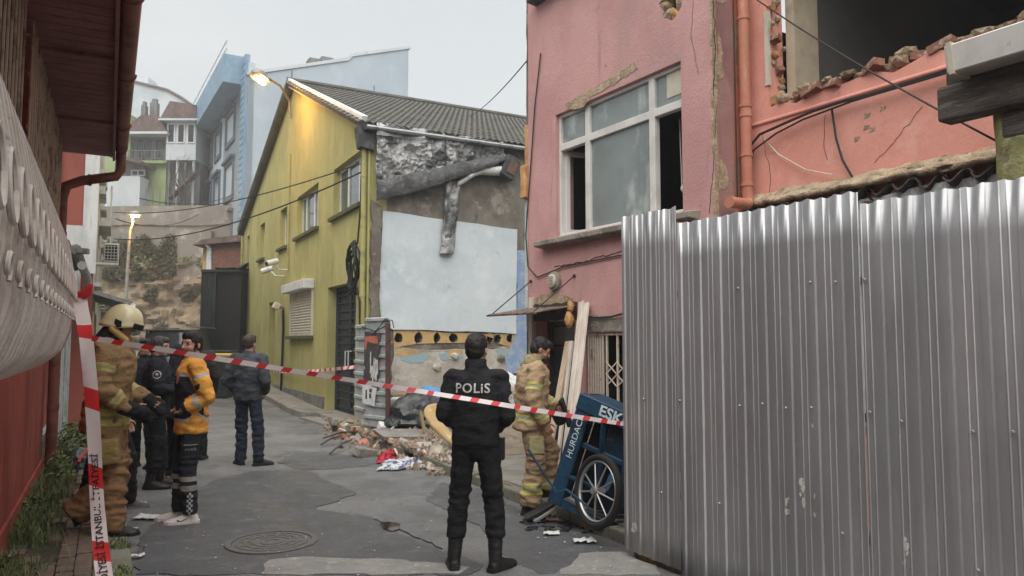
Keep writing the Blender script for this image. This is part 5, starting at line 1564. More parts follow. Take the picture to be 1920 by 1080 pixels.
v0, v1, y0, y1 = pxr(FH, 246, 250, 314, 306)
mb = MB(); mb.fbox(FH, v0, v1, z1, y1, -5, -.3); mb.build('veranda_wall', M_fgrey, h1)
mb = MB(); mb.fbox(FH, v0 - .3, v1 + .2, z1 - .15, z1 + .05, -.2, .5); mb.build('floor_slab', M_fgreen, h1)
for k in range(3):
    w = (v1 - v0 - .5) / 3
    simple_win(FH, h1, (v0 + .2 + k * w, v0 + .1 + (k + 1) * w, z1 + .35, y1 - .35), -.3, 1, M_fgrey)
for k in range(12):
    mb = MB(); mb.tube([FH.p(v0 + k * (v1 - v0) / 11, z1, .4), FH.p(v0 + k * (v1 - v0) / 11, z1 + .8, .4)], .025, 4); mb.build('baluster', M_fgrey, h1)
mb = MB(); mb.tube([FH.p(v0, z1 + .8, .4), FH.p(v1, z1 + .8, .4)], .035, 5); mb.build('handrail', M_fgrey, h1)
rr0 = FH.px(246, 235)
mb = MB(); mb.prism(lambda u, z, n: FH.p(u, z, n), [(v0 - .5, y1 - .1), (v1 + .3, y1 - .1), (v1 - .4, y1 + 1.1), (v0 + 1.0, y1 + 1.2)], -5.2, .7); mb.build('roof', M_rustroof, h1)
mb = MB(); mb.fbox(FH, v0 - .6, v1 + .35, y1 - .25, y1 - .08, -.4, .8); mb.build('eave_board', M_fwhite, h1)
for x, w, yt in ((270, .3, 190), (289, .5, 185)):
    u, zt_ = FH.px(x, yt, -1)
    mb = MB(); mb.fbox(FH, u - w / 2, u + w / 2, y1 + .6, zt_ - .3, -1.4, -.9); c = mb.build('chimney', M_fgrey, h1)
    mb = MB(); mb.fbox(FH, u - w * .35, u + w * .35, zt_ - .3, zt_, -1.3, -1.0); mb.build('pot', M_fgrey, c)
a0_, a1_, b0_, b1_ = pxr(FH, 205, 215, 246, 300, .2)
mb = MB(); mb.fbox(FH, a0_ - 1, a1_, b0_ - 2, b1_, -4, .15); mb.build('side_bay', M_fgreen, h1)
mb = MB(); mb.tube([FH.p(*FH.px(272, 390, .3), .3), FH.p(*FH.px(282, 335, .3), .3)], .05, 5); mb.build('drain', M_fgrey, h1)
h2 = thing('hill_house', 'white hillside house with a band of windows above a dark lower floor', 'house', FH.p(-23, 10, 0))
u0, u1, z0, z1 = pxr(FH, 314, 228, 372, 302)
mb = MB(); mb.fbox(FH, u0, u1, z0, z1, -5, .3); mb.build('upper_wall', M_fwhite, h2)
for k in range(3):
    w = (u1 - u0) / 3
    simple_win(FH, h2, (u0 + k * w + .08, u0 + (k + 1) * w - .08, z1 - 1.7, z1 - .25), .3, 1)
mb = MB(); mb.fbox(FH, u0, u1, z0 - 4.2, z0, -5, -.6); mb.build('lower_wall', M_fgrey, h2)
for k in range(4):
    u = u0 + .2 + k * (u1 - u0 - .4) / 3
    mb = MB(); mb.fbox(FH, u - .08, u + .08, z0 - 4, z0, .0, .16); mb.build('post', M_fwhite if k % 2 else M_fgrey, h2)
mb = MB(); mb.prism(lambda u, z, n: FH.p(u, z, n), [(u0 - .3, z1 - .05), (u1 + .3, z1 - .05), (u1 + .1, z1 + 1.0), (u0 + .4, z1 + 1.3)], -5.2, .8); mb.build('roof', M_rustroof, h2)
mb = MB(); mb.fbox(FH, u0 - .35, u1 + .35, z1 - .16, z1 - .02, .2, .9); mb.build('eave_board', M_fwhite, h2)
mb = MB(); mb.prism(lambda u, z, n: FH.p(u, z, n), [(u0 + .6, z0 - 3.0), (u1 + .2, z0 - 1.2), (u1 + .2, z0 - 1.05), (u0 + .6, z0 - 2.85)], .3, 1.0); mb.build('stair_roof', M_rustroof, h2)
h3 = thing('hill_shed', 'small white outbuilding with a brown tiled lean-to under the green house', 'shed', FH.p(-29, 10, 1))
u0, u1, z0, z1 = pxr(FH, 200, 330, 263, 392, 1.5)
mb = MB(); mb.fbox(FH, u0, u1, z0 - 1, z1, -.5, 1.5); mb.build('wall', M_fwhite, h3)
u2, u3, z2, z3 = pxr(FH, 200, 290, 268, 305, 2.0)
mb = MB(); mb.prism(lambda u, z, n: FH.p(u, z, n), [(u2, z2 + .5), (u3, z2 - .1), (u3, z2 + .1), (u2, z2 + .75)], -1, 2.2); mb.build('roof', M_rustroof, h3)
mb = MB(); mb.fbox(FH, u0, u1 - .2, z1, z2 + .2, -.5, .6); mb.build('recess', M_fgrey, h3)
simple_win(FH, h3, (u0 + 1.2, u0 + 2.2, z1 + .2, z2 - .2), .6, 2)
for k in range(5):
    mb = MB(); mb.tube([FH.p(u1 + .3 + k * .5, z0, 1.2), FH.p(u1 + .3 + k * .5, z0 + 1.6, 1.2)], .03, 4); mb.build('fence_post', M_fgrey, h3)
FP = Frame((0, 78), (1, 0), (0, -1))
h4 = thing('hill_gable', 'big pale blank gable wall behind the hillside houses', 'building', FP.p(-36, 12, 0))
pts = FP.uv([(225, 300), (395, 300), (390, 222), (340, 186), (315, 172), (235, 152), (225, 152)])
mb = MB(); mb.fprism(FP, pts, -12, 0); mb.build('wall', M_fwhite, h4)
q_ = FP.uv([(228, 151), (235, 151), (315, 171), (340, 185), (392, 221)])
mb = MB(); mb.tube([FP.p(u, z + .1, .1) for u, z in q_], .16, 6); mb.build('coping', M_rustroof, h4)
u, z = FP.px(248, 150); mb = MB(); mb.fbox(FP, u, u + 1.2, z - .5, z + .7, -3, -1); mb.build('chimney', M_fwhite, h4)

# --- brick shed and dark shack between the green house and the rock
M_oldbrick = mat('old_brickwork', (150, 96, 78), .9, layers=[((124, 80, 66), 3, .45, .62), ((176, 140, 120), 6, .6, .7)], bump=[(10, .5, None, .03)], fine=.2)
M_shack = mat('dark_green_tin', (46, 54, 50), .7, layers=[((34, 38, 38), 1.2, .42, .62), ((62, 66, 60), 4, .58, .72)], fine=.12)
FK = Frame((0, 31), (1, 0), (0, -1))
bs = thing('brick_shed', 'red brick outbuilding with a rusty roof left of the green house', 'shed', FK.p(-12, 0, 0))
u0, u1, z0, z1 = pxr(FK, 388, 456, 470, 520)
mb = MB(); mb.fbox(FK, u0, u1, 0, z1, -4, 0); wl_ = mb.build('wall', M_retc, bs)
bk = MB().box((0, 0, 0), (.23, .03, .075)).build('brick', M_oldbrick, wl_, loc=(0, 0, 0))
cnt = 0
nr = int((z1 - z0 + .4) / .1)
for j in range(nr):
    for i in range(int((u1 - u0 - .3) / .25)):
        q = FK.p(u0 + .28 + i * .25 + (j % 2) * .12, z1 - .08 - j * .1, .012)
        if cnt >= 290: break
        if cnt == 0: bk.location = q - WLOC[wl_.name]
        else: inst(bk, 'brick', q, (0, 0, 0), wl_)
        cnt += 1
mb = MB(); mb.fbox(FK, u0 - .02, u0 + .16, 0, z1, -.5, .05); mb.build('door_jamb', M_fwhite, bs)
mb = MB(); mb.prism(lambda u, z, n: FK.p(u, z, n), [(u0 - .5, z1 - .12), (u1, z1 + .05), (u1, z1 + .35), (u0 - .1, z1 + .12)], -4.2, .35); mb.build('roof', M_rustroof, bs)
mb = MB(); mb.tube([FK.p(*FK.px(383, 455, .3), .3), FK.p(*FK.px(394, 468, .1), .1), FK.p(*FK.px(394, 540, .1), .1)], .055, 8); mb.build('downpipe', M_wfr, bs, smooth=40)
u5 = FK.px(376, 500, .0)[0]
mb = MB(); mb.fbox(FK, u5, u0, 0, z1 - .2, -3, -.2); mb.build('side_lean', M_orange_pl, bs)
FC = Frame((0, 27.2), (1, 0), (0, -1))
dk = thing('dark_shack', 'dark green tin shack with black sheeting beside the olive house', 'shed', FC.p(-10.6, 0, 0))
u0, u1, z0, z1 = pxr(FC, 374, 508, 452, 660)
mb = MB(); mb.fbox(FC, u0, u1, 0, z1, -2.5, -.05); mb.build('box', M_black, dk)
wd = (FC.px(402, 560)[0] - u0)
for k in range(6):
    mb = MB(); mb.fbox(FC, u0 + k * wd / 6, u0 + (k + .85) * wd / 6, .1, z1 - .05 * (k % 2), -.05, .03); mb.build('tin_strip', M_shack, dk)
mb = MB(); mb.fbox(FC, u0, u1, z1 - .05, z1 + .05, -.1, .1); mb.build('top_bar', M_shack, dk)
mb = MB(); mb.grid(lambda a, b: FC.p(u0 + wd + (u1 - u0 - wd) * a, z1 + .1 + .75 * a ** 1.5 * (1 - b) + .05 * fbm(Vector((a * 6, b * 5, 0))), -2.2 * (1 - b) + .1), 16, 8); mb.build('sheeting', M_black, dk, smooth=60)
mb = MB(); mb.fbox(FC, u0 + wd, u0 + wd + .06, 0, z1, -.04, .06); mb.build('post', M_shack, dk)

# --- vehicles at the far end
M_carp = mat('dark_car_paint', (34, 37, 42), .25, coat=.6, spec=.5, fine=0)
M_carw = mat('white_car_paint', (205, 208, 210), .28, coat=.5, fine=0)
M_tyre = mat('tyre_rubber', (34, 33, 33), .8, fine=.12)
M_rim = mat('alloy_rim', (170, 170, 168), .35, metal=.7, fine=.03)
M_hlamp = mat('car_lamp', (220, 224, 226), .15, spec=.6, fine=0)
def car(name, label, loc, yaw, paint, L, Wd, H, cat):
    t = thing(name, label, cat, loc)
    rot = Matrix.Rotation(yaw, 3, 'Z')
    T = lambda x, y, z: Vector(loc) + rot @ Vector((x, y, z))
    # body: cross sections along y (front = +y)
    secs = [(-.5, .82, .45, .78), (-.47, .94, .32, .95), (-.3, 1, .28, 1.02), (0, 1, .27, 1.0), (.25, 1, .28, .96), (.42, .95, .32, .86), (.5, .8, .42, .72)]
    rings = []
    for ty, w, z0, z1 in secs:
        hw = Wd / 2 * w
        rings.append([T(x * hw, ty * L, z) for x, z in ((-.92, z0), (-1, z0 + .15), (-1, (z0 + z1) / 2 + .08), (-.95, z1 - .05), (-.86, z1), (.86, z1), (.95, z1 - .05), (1, (z0 + z1) / 2 + .08), (1, z0 + .15), (.92, z0))])
    mb = MB(); mb.loft(rings); mb.build('body', paint, t, smooth=35)
    rings = []
    for ty, w, z1 in ((-.48, .8, .98), (-.42, .76, H - .06), (-.2, .78, H), (.08, .77, H - .02), (.22, .76, 1.0)):
        hw = Wd / 2 * w
        rings.append([T(x * hw, ty * L, z) for x, z in ((-1.16, .93), (-1.0, z1 - .04), (-.85, z1), (.85, z1), (1.0, z1 - .04), (1.16, .93))])
    mb = MB(); mb.loft(rings); cb = mb.build('cabin', M_glassd, t, smooth=30)
    mb = MB(); mb.grid(lambda a, b: T((a - .5) * Wd * .74, (-.43 + .53 * b) * L, H + .012 - .05 * (2 * b - 1) ** 2), 4, 6); ro_ = mb.build('roof', paint, t); ro_.modifiers.new('thickness', 'SOLIDIFY').thickness = .05
    for s_ in (-1, 1):
        for ty in (-.42, -.1, .12):
            mb = MB(); mb.beam(T(s_ * Wd * .42, ty * L + (.1 if ty > 0 else 0), .95), T(s_ * Wd * .375, ty * L, H - .04), .06, .05); mb.build('pillar', paint, t)
        mb = MB(); mb.tube([T(s_ * Wd * .33, -.38 * L, H + .05), T(s_ * Wd * .33, .05 * L, H + .05)], .02, 6); mb.build('roof_rail', M_rim, t)
        mb = MB(); mb.box(T(s_ * (Wd / 2 + .08), .2 * L, 1.05), (.16, .1, .14), rot); mb.build('mirror', paint, t, bevel=.03)
        mb = MB(); mb.box(T(s_ * Wd * .36, .485 * L, .74), (.3, .12, .15), rot); mb.build('headlight', M_hlamp, t, bevel=.03)
        for ty in (-.31, .31):
            c = T(s_ * (Wd / 2 - .1), ty * L, .34)
            ax = rot @ Vector((s_, 0, 0))
            mb = MB(); mb.tube([c - ax * .1, c + ax * .09, c + ax * .12], [.34, .34, .3], 20); w_ = mb.build('wheel', M_tyre, t, smooth=40)
            mb = MB(); mb.tube([c + ax * .115, c + ax * .13], [.22, .2], 16); mb.build('rim', M_rim, w_)
    mb = MB(); mb.box(T(0, .5 * L, .6), (Wd * .5, .06, .2), rot); g_ = mb.build('front_grille', M_black, t, bevel=.02)
    mb = MB(); mb.box(T(0, .515 * L, .42), (.5, .02, .11), rot); mb.build('number_plate', M_upvc, t)
    return t
q = P(330, 690, 25); car('parked_car', 'dark sport utility car parked at the end of the street facing the group', (q.x, 25, .28), R(182), M_carp, 4.6, 1.95, 1.85, 'car')
q = P(402, 690, 28); car('parked_car', 'white car behind the dark one at the end of the street', (q.x, 28.6, .4), R(178), M_carw, 4.2, 1.8, 1.7, 'car')
bn = thing('rubbish_container', 'dark rubbish container with a yellow rim behind the man in the grey jacket', 'container', (P(410, 700, 21).x, 21, .1))
c = Vector((P(410, 700, 21).x, 21, .1))
M_yel = mat('yellow_plastic', (206, 176, 62), .5, fine=.08)
mb = MB(); mb.loft([[c + Vector((x * w, y * w * .7, z)) for x, y in ((-1, -1), (1, -1), (1, 1), (-1, 1))] for w, z in ((.34, .05), (.42, 1.2))]); mb.build('bin', M_shack, bn, bevel=.03)
mb = MB(); mb.box(c + Vector((0, 0, 1.24)), (.92, .68, .1)); mb.build('rim', M_yel, bn, bevel=.03)
mb = MB(); mb.box(c + Vector((0, .05, 1.33)), (.8, .6, .09)); mb.build('lid', M_shack, bn, bevel=.03)

# --- bare trees
def bare_tree(name, label, base_, h, seed, spread=.55, depth=5):
    r_ = random.Random(seed)
    t = thing(name, label, 'tree', base_)
    br_ = MB(); tk = MB()
    def grow(p, d, L, rad, k):
        e = p + d * L
        mid = p.lerp(e, .5) + Vector((r_.uniform(-.06, .06), r_.uniform(-.06, .06), 0)) * L
        (tk if k >= depth - 1 else br_).tube([p, mid, e], [rad, rad * .85, rad * .7], 5 if k > 2 else 3)
        if k == 0: return
        for i in range(3 if k > 1 else 2):
            nd = (d + Vector((r_.uniform(-1, 1), r_.uniform(-1, 1), r_.uniform(-.2, .7))) * spread).normalized()
            grow(p.lerp(e, r_.uniform(.55, 1)), nd, L * r_.uniform(.58, .8), rad * .58, k - 1)
    grow(Vector(base_), Vector((0, 0, 1)), h * .34, h * .018, depth)
    tk.build('trunk', M_twig, t, smooth=60)
    br_.build('crown', M_twig, t)
bare_tree('bare_tree', 'leafless tree in front of the white hillside house', (P(338, 390, 51).x, 51, zrt - .2), 5.2, 4, .6)
bare_tree('bare_tree', 'top of a leafless tree beyond the grey tiled roof', (P(942, 640, 44).x, 44, 6.0), 10.0, 9, .55)
# --- overhead lines
wire('overhead_cable', 'upper dark cable crossing in front of the olive gable', sag(P(214, 398, 27), FGRN.p(.15, 5.3, .15), .35), .014)
wire('overhead_cable', 'lower dark cable crossing in front of the olive gable', sag(P(214, 448, 26), FGRN.p(.15, 5.12, .15), .45), .017)
wire('overhead_cable', 'thin cable strung from the maroon house to the blue apartment block', sag(P(262, 372, 30), BF.p(2, BF.px(440, 372)[1], .3), .4), .022)
wire('overhead_cable', 'thin slack cable below the far street lamp', sag(P(216, 410, 32), P(372, 402, 44), .5), .022)
wire('overhead_cable', 'cable from the pink house corner rising over the grey tiled roof', sag(K.p(3.3, K.px(1012, 102)[1], .02), P(870, 222, 24), .15), .009)
# ================================================================== OBJECTS IN THE STREET
# ---- small hoarding panel with posters in front of the steel door
M_panel = mat('grey_sheet_metal', (178, 184, 184), .5, metal=.25, layers=[((150, 156, 156), 2.5, .45, .65), ((196, 200, 198), 6, .56, .7), ((120, 108, 98), 9, .66, .74)], fine=.1)
M_rust = mat('rusty_post', (92, 62, 56), .8, layers=[((70, 48, 44), 6, .45, .62), ((124, 84, 70), 10, .58, .7)], bump=[(40, .4, None, .008)], fine=.2)
pa, pb = P(684, 800, 13.5), P(729, 820, 13.0)
HP = Frame(pa[:2], (pb.x - pa.x, pb.y - pa.y), (pb.y - pa.y, -(pb.x - pa.x)))
if HP.n.y > 0: HP.n = -HP.n
hpw = (Vector(pb[:2]) - Vector(pa[:2])).length
hp = thing('metal_panel', 'ribbed grey metal panel with torn posters in front of the steel door', 'panel', HP.p(hpw / 2, .1, 0))
zb, ztp = .22, 2.02
def ribbed(fr, u0, u1, z0, z1, name, lean=0):
    prof = []
    z = z0
    while z < z1:
        prof += [(z, 0), (z + .13, 0), (z + .145, .035), (z + .185, .035), (z + .2, 0)]
        z += .215
    mb = MB()
    mb.grid(lambda a, b: fr.p(u0 + (u1 - u0) * a + .012 * math.sin(b * 9), prof[min(len(prof) - 1, int(round(b * (len(prof) - 1))))][0], prof[min(len(prof) - 1, int(round(b * (len(prof) - 1))))][1] + .02 * noise.noise(Vector((a * 2, b * 5, 1))) + lean * b), 6, len(prof) - 1)
    o = mb.build(name, M_panel, hp); o.modifiers.new('thickness', 'SOLIDIFY').thickness = .004
    return o
ribbed(HP, 0, hpw, zb, ztp, 'main_sheet')
pc_ = P(666, 800, 14.15)
HQ = Frame(pc_[:2], (pa.x - pc_.x, pa.y - pc_.y), (-1, -.3))
ribbed(HQ, 0, (Vector(pa[:2]) - Vector(pc_[:2])).length, zb + .1, ztp - .12, 'side_sheet')
mb = MB(); mb.tube([HP.p(hpw + .03, -.05, .04), HP.p(hpw + .02, 2.03, .06)], .045, 8); mb.build('post', M_rust, hp, smooth=40)
mb = MB(); mb.tube([HP.p(-.1, 1.98, .02), HP.p(hpw * .5, 1.9, .07), HP.p(hpw, 2.0, .05)], .012, 5); mb.build('wire', M_wire, hp)
mb = MB(); mb.tube([HP.p(hpw * .45, 1.85, .06), HP.p(hpw * .9, 2.1, .06), HP.p(hpw * 1.2, 2.08, .06), HP.p(hpw * 1.25, 1.95, .05)], .009, 5); mb.build('wire', M_wire, hp)
M_pos_d = mat('poster_dark', (62, 58, 58), .7, layers=[((84, 74, 70), 5, .5, .65)], fine=.1)
M_pos_r = mat('poster_red', (186, 92, 70), .7, layers=[((150, 76, 62), 6, .5, .65)], fine=.1)
M_pos_w = mat('poster_white', (206, 206, 204), .7, layers=[((180, 180, 178), 6, .5, .65)], fine=.08)
mb = MB(); mb.fprism(HP, jag([(.0, .92), (hpw * .62, .88), (hpw * .66, 1.86), (.02, 1.9)], .15, .012, 3), .04, .045); p_d = mb.build('poster', M_pos_d, hp)
mb = MB(); mb.fprism(HP, jag([(.02, 1.62), (hpw * .1, 1.55), (hpw * .16, 1.72), (hpw * .6, 1.68), (hpw * .58, 1.82), (.04, 1.8)], .1, .015, 4), .046, .05); mb.build('red_print', M_pos_r, p_d)
pr = random.Random(6)
for k in range(7):
    u = hpw * (.28 + .05 * k); z0 = 1.0 + pr.uniform(-.05, .2); z1 = z0 + pr.uniform(.15, .45)
    mb = MB(); mb.fprism(HP, jag([(u, z0), (u + hpw * .035, z0 + .02), (u + hpw * .04, z1), (u + .004, z1 - .03)], .06, .008, k), .046, .051); mb.build('white_print', M_pos_w, p_d)
mb = MB(); mb.fprism(HP, jag([(-.02, .62), (hpw * .5, .58), (hpw * .58, .9), (.0, .98)], .12, .012, 9), .046, .052); p_w = mb.build('poster', M_pos_w, hp)
for k, (u, z, w, h) in enumerate(((.06, .7, .03, .16), (.14, .72, .04, .08), (.14, .82, .05, .06), (.3, .66, .05, .02))):
    mb = MB(); mb.fprism(HP, rect(u * hpw / .5, (u + w) * hpw / .5, z, z + h), .053, .056); mb.build('dark_print', M_pos_d, p_w)

# ---- rubble, cloths and boards on the plot
def lot_z(q):
    u, n = q.dot(FST.u), q.dot(FST.n)
    if n < 3.95: return .0
    z = .12
    if u > 9.3:
        k = min(1, max(0, (u - 10.2) / 3.6)); k = k * k * (3 - 2 * k)
        e = min(1, max(0, (n - 4.02) / 1.0)); e = e * e * (3 - 2 * e)
        z += (.42 * k + .05 * fbm(Vector((u * 1.6, n * 1.6, 4))) * min(1, (u - 9.3))) * e
    return z
def on_lot(x, y, dz=0):
    d = ray(x, y); o = Vector((0, 0, CAMH)); t = 2.0
    while t < 40:
        q = o + d * t
        if q.z <= lot_z(q): break
        t += .04
    q = o + d * t
    q.z = lot_z(q) + dz
    return q
M_rub = mat('rubble_mix', (150, 128, 104), .95, layers=[((112, 96, 82), 9, .42, .6), ((176, 164, 148), 13, .52, .66), ((160, 104, 80), 8, .6, .68)], bump=[(40, .6, None, .02)], fine=.25)
V, Fs = MB(), None
rg = random.Random(14)
for i in range(3200):
    x, y = rg.uniform(610, 850), rg.uniform(792, 892)
    if y < 770 + (x - 560) * .1 or y > 812 + (x - 610) * .36 + rg.gauss(0, 9): continue
    q = on_lot(x, y); s_ = rg.choice([.012, .016, .02, .03, .045, .06]) * rg.uniform(.7, 1.3)
    V.ico(q + Vector((0, 0, s_ * .3)), s_, 0, (1.3, 1, .7), .3, Euler((rg.random() * 3, rg.random() * 3, rg.random() * 3)).to_matrix())
tag(V.build('rubble', M_rub), 'scattered crumbs of brick, plaster and sawdust along the broken kerb', 'rubble', kind='stuff')
def chunk(name, label, x, y, size, m, rot, group=None, cat='rubble', dz=0, jit=.18):
    q = on_lot(x, y, dz + size[2] * .3)
    mb = MB(); mb.box(q, size, Euler(rot).to_matrix())
    bm = bmesh.new()
    o = mb.build(name, m, bevel=min(size) * .16, segs=2)
    sub = o.data
    for v in sub.vertices: v.co *= 1 + rg.uniform(-jit, jit)
    bm.free()
    return tag(o, label, cat, group)
chunk('concrete_chunk', 'pale broken concrete chunk below the ribbed metal panel', 694, 806, (.42, .24, .18), M_conc, (.3, .2, .5))
chunk('concrete_chunk', 'mossy kerb fragment beside the steel door step', 633, 800, (.55, .25, .16), M_kerb, (.1, .05, 1.9))
chunk('concrete_chunk', 'second mossy fragment between kerb pieces and metal panel', 662, 806, (.4, .22, .15), M_kerb, (.0, .1, 2.1))
chunk('brick_piece', 'reddish brick piece in front of the concrete chunk', 668, 816, (.24, .14, .1), M_brick, (.3, .2, .9))
chunk('tile_piece', 'broken terracotta tile on the rubble', 692, 832, (.36, .26, .06), mat('terracotta', (186, 112, 82), .85, layers=[((160, 96, 72), 6, .45, .62)], fine=.15), (.25, -.15, .3))
chunk('concrete_chunk', 'grey stone lying furthest out on the road by the rubble', 688, 855, (.4, .3, .16), M_conc, (.1, .25, .6))
chunk('foam_box', 'small white box lying at the foot of the rusty post', 721, 814, (.24, .2, .22), M_pos_w, (.4, .2, .5), cat='box', jit=.04)
chunk('grey_board', 'broad grey board lying flat behind the rubble', 792, 818, (1.5, .55, .07), mat('grey_board', (132, 126, 122), .8, layers=[((108, 104, 102), 3, .45, .62)], bump=[(20, .3, None, .01)], fine=.12), (.12, .06, .5), cat='board', jit=.03)
chunk('plaster_sack', 'brown paper sack slumped against the beige wall base', 752, 765, (.5, .35, .36), mat('sack_brown', (142, 116, 86), .85, layers=[((116, 94, 72), 4, .45, .62)], bump=[(14, .6, None, .03)], fine=.12), (.2, .1, .3), cat='sack', jit=.15)
chunk('plaster_sack', 'white crumpled sack beside the rusty post', 742, 782, (.35, .3, .36), M_pos_w, (.3, .3, .8), cat='sack', jit=.25)
rgx = random.Random(55)
for k in range(34):
    x = rgx.uniform(625, 850); y = rgx.uniform(798, 815) + max(0, x - 640) * .25 + rgx.uniform(0, 14)
    q = on_lot(x, y, .04); sz = rgx.uniform(.6, 1.3)
    mb = MB(); mb.box(q, (.2 * sz, .12 * sz, .08 * sz), Euler((rgx.uniform(-.5, .5), rgx.uniform(-.5, .5), rgx.uniform(0, 3))).to_matrix())
    o = mb.build('masonry_piece', (M_brick, M_conc, M_mort, M_beige_pl, M_pos_w)[k % 5], bevel=.015)
    for v in o.data.vertices: v.co *= 1 + rgx.uniform(-.25, .2)
    tag(o, 'small %s piece in the rubble strip along the right kerb' % ('red brick', 'grey concrete', 'sandy mortar', 'beige plaster', 'white plaster')[k % 5], 'rubble', ('brick', 'concrete', 'mortar', 'beige plaster', 'white plaster')[k % 5] + ' pieces in the rubble strip')
for k, (x0, y0, x1, y1, lab) in enumerate(((610, 802, 662, 815, 'thin dark branch nearest the steel door step'), (606, 826, 668, 822, 'long dark stick lying on the asphalt'), (618, 856, 660, 838, 'dark stick pointing out into the road'), (700, 845, 742, 812, 'pale splintered lath leaning over the rubble'), (602, 838, 640, 832, 'short dark twig at the edge of the rubble'), (735, 850, 745, 868, 'short pale stick standing out of the rubble'))):
    a, b = on_lot(x0, y0, .04), on_lot(x1, y1, .12)
    mb = MB(); mb.tube([a, a.lerp(b, .5) + Vector((0, .03, .04)), b], [.016, .02, .014], 6); tag(mb.build('stick', M_timb if 'pale' in lab else M_twig, smooth=60), lab, 'stick')
a, b = on_lot(798, 822, .02), on_lot(786, 822, .02) + Vector((0, .1, .42))
mb = MB(); mb.beam(a, b, .05, .03); tag(mb.build('lath', M_timy), 'short yellow lath standing upright on the grey board', 'timber')
def cloth(name, label, pts, seed, m, h=.08, cat='cloth', nu=26, nv=14, fz=1.0):
    """pts: four ground pixels (near-left, near-right, far-right, far-left)"""
    q = [on_lot(x, y) for x, y in pts]
    mb = MB()
    def f(a, b):
        p_ = q[0].lerp(q[1], a).lerp(q[3].lerp(q[2], a), b)
        e = min(a, 1 - a, b, 1 - b) * 4
        v = Vector((a * 4 + seed, b * 3, seed))
        hh = h * min(1, e + .12) * (.45 + .8 * abs(noise.noise(v * 1.6)) + .5 * abs(noise.noise(v * 3.7)))
        p_ = p_ + Vector((noise.noise(v + Vector((9, 0, 0))), noise.noise(v + Vector((0, 9, 0))), 0)) * .12
        return Vector((p_.x, p_.y, lot_z(p_) + .015 + hh * fz))
    mb.grid(f, nu, nv)
    o = mb.build(name, m, smooth=70); o.modifiers.new('thickness', 'SOLIDIFY').thickness = .012
    return tag(o, label, cat)
M_clr = mat('cloth_red', vivid(178, 50, 66), .9, layers=[((146, 38, 54), 6, .45, .62)], bump=[(40, .4, None, .01)], obj=True)
M_clp = mat('cloth_patterned', (196, 198, 204), .9, layers=[((96, 108, 136), 14, .52, .57, None, 2), ((58, 60, 74), 22, .6, .64, None, 2)], bump=[(40, .4, None, .01)], obj=True)
M_clb = mat('cloth_beige', (178, 166, 148), .9, layers=[((152, 140, 124), 4, .45, .62), ((194, 184, 170), 8, .55, .7)], bump=[(30, .5, None, .015)], obj=True)
cloth('red_cloth', 'crumpled crimson cloth on the edge of the rubble', [(706, 872), (752, 868), (748, 858), (712, 858)], 2, M_clr, .12)
cloth('patterned_cloth', 'blue and white patterned cloth crumpled in the gutter', [(706, 886), (800, 880), (796, 862), (722, 870)], 5, M_clp, .12)
cloth('beige_rug', 'beige rug flung over the broken kerb behind the police officer', [(800, 884), (852, 872), (858, 830), (812, 838)], 7, M_clb, .16)
M_bag = mat('black_plastic_sheet', (38, 42, 46), .32, spec=.6, layers=[((54, 58, 62), 6, .52, .66)], bump=[(14, .6, None, .03)], fine=.05)
def heap(name, label, x, y, r, m, seed, amp=.16, cat='sheeting'):
    q = on_lot(x, y)
    mb = MB(); bm = bmesh.new(); bmesh.ops.create_icosphere(bm, subdivisions=4, radius=1)
    for v in bm.verts:
        d = v.co.copy(); k = 1 + amp * (1 - 2.4 * abs(noise.noise(d * 1.9 + Vector((seed, 0, 0))))) + amp * .7 * (1 - 2.4 * abs(noise.noise(d * 4.3 + Vector((0, seed, 0)))))
        mb.V.append(q + Vector((d.x * r[0] * k, d.y * r[1] * k, max(-.05, d.z * r[2] * k))))
    mb.F = [tuple(v.index for v in f.verts) for f in bm.faces]; mb.M = [0] * len(mb.F); bm.free()
    return tag(mb.build(name, m, smooth=50), label, cat)
heap('plastic_sheet', 'black plastic sheeting heaped beside the metal panel', 782, 790, (.52, .45, .42), M_bag, 3)
heap('blue_tarp', 'bright blue tarpaulin behind the black plastic heap', 806, 772, (.38, .3, .42), mat('tarp_blue', (70, 142, 196), .5, layers=[((50, 120, 176), 4, .5, .65)], bump=[(12, .4, None, .02)]), 8, .1, 'tarpaulin')
heap('white_sheet', 'white sheet over debris between the police officer and the firefighter', 938, 745, (.6, .4, .5), M_pos_w, 12, .1, 'sheet')
heap('debris_heap', 'brown debris heap at the foot of the beige wall', 900, 762, (1.0, .5, .35), M_rub, 15, .14, 'rubble')
# bent yellow foam mattress
fm = on_lot(838, 838)
M_matt = mat('foam_mattress', (188, 160, 108), .85, layers=[((184, 148, 86), 4, .45, .62), ((216, 188, 128), 9, .56, .7)], bump=[(30, .3, None, .01)], fine=.08)
path = [P(816, 756, 10.9), P(810, 768, 10.85), P(814, 786, 10.75), P(826, 804, 10.65), P(842, 822, 10.55), P(860, 838, 10.5)]
mb = MB(); rings = []
for i, p_ in enumerate(path):
    d = (path[min(i + 1, 5)] - path[max(i - 1, 0)]).normalized(); sdv_ = Vector((.8, .6, 0)); nn = d.cross(sdv_).normalized()
    mw = (.11, .15, .13, .1, .08, .06)[i]
    rings.append([p_ + sdv_ * (a * mw) + nn * (b * (.06 if 0 < i < 5 else .04)) for a, b in ((-1, -.5), (-1.05, 0), (-1, .5), (-.4, 1), (.4, 1), (1, .5), (1.05, 0), (1, -.5), (.4, -1), (-.4, -1))])
mb.loft(rings); o = mb.build('foam_mattress', M_matt, smooth=50); tag(o, 'bent yellow foam mattress leaning beside the police officer', 'mattress')
o.modifiers.new('sub', 'SUBSURF').levels = 1

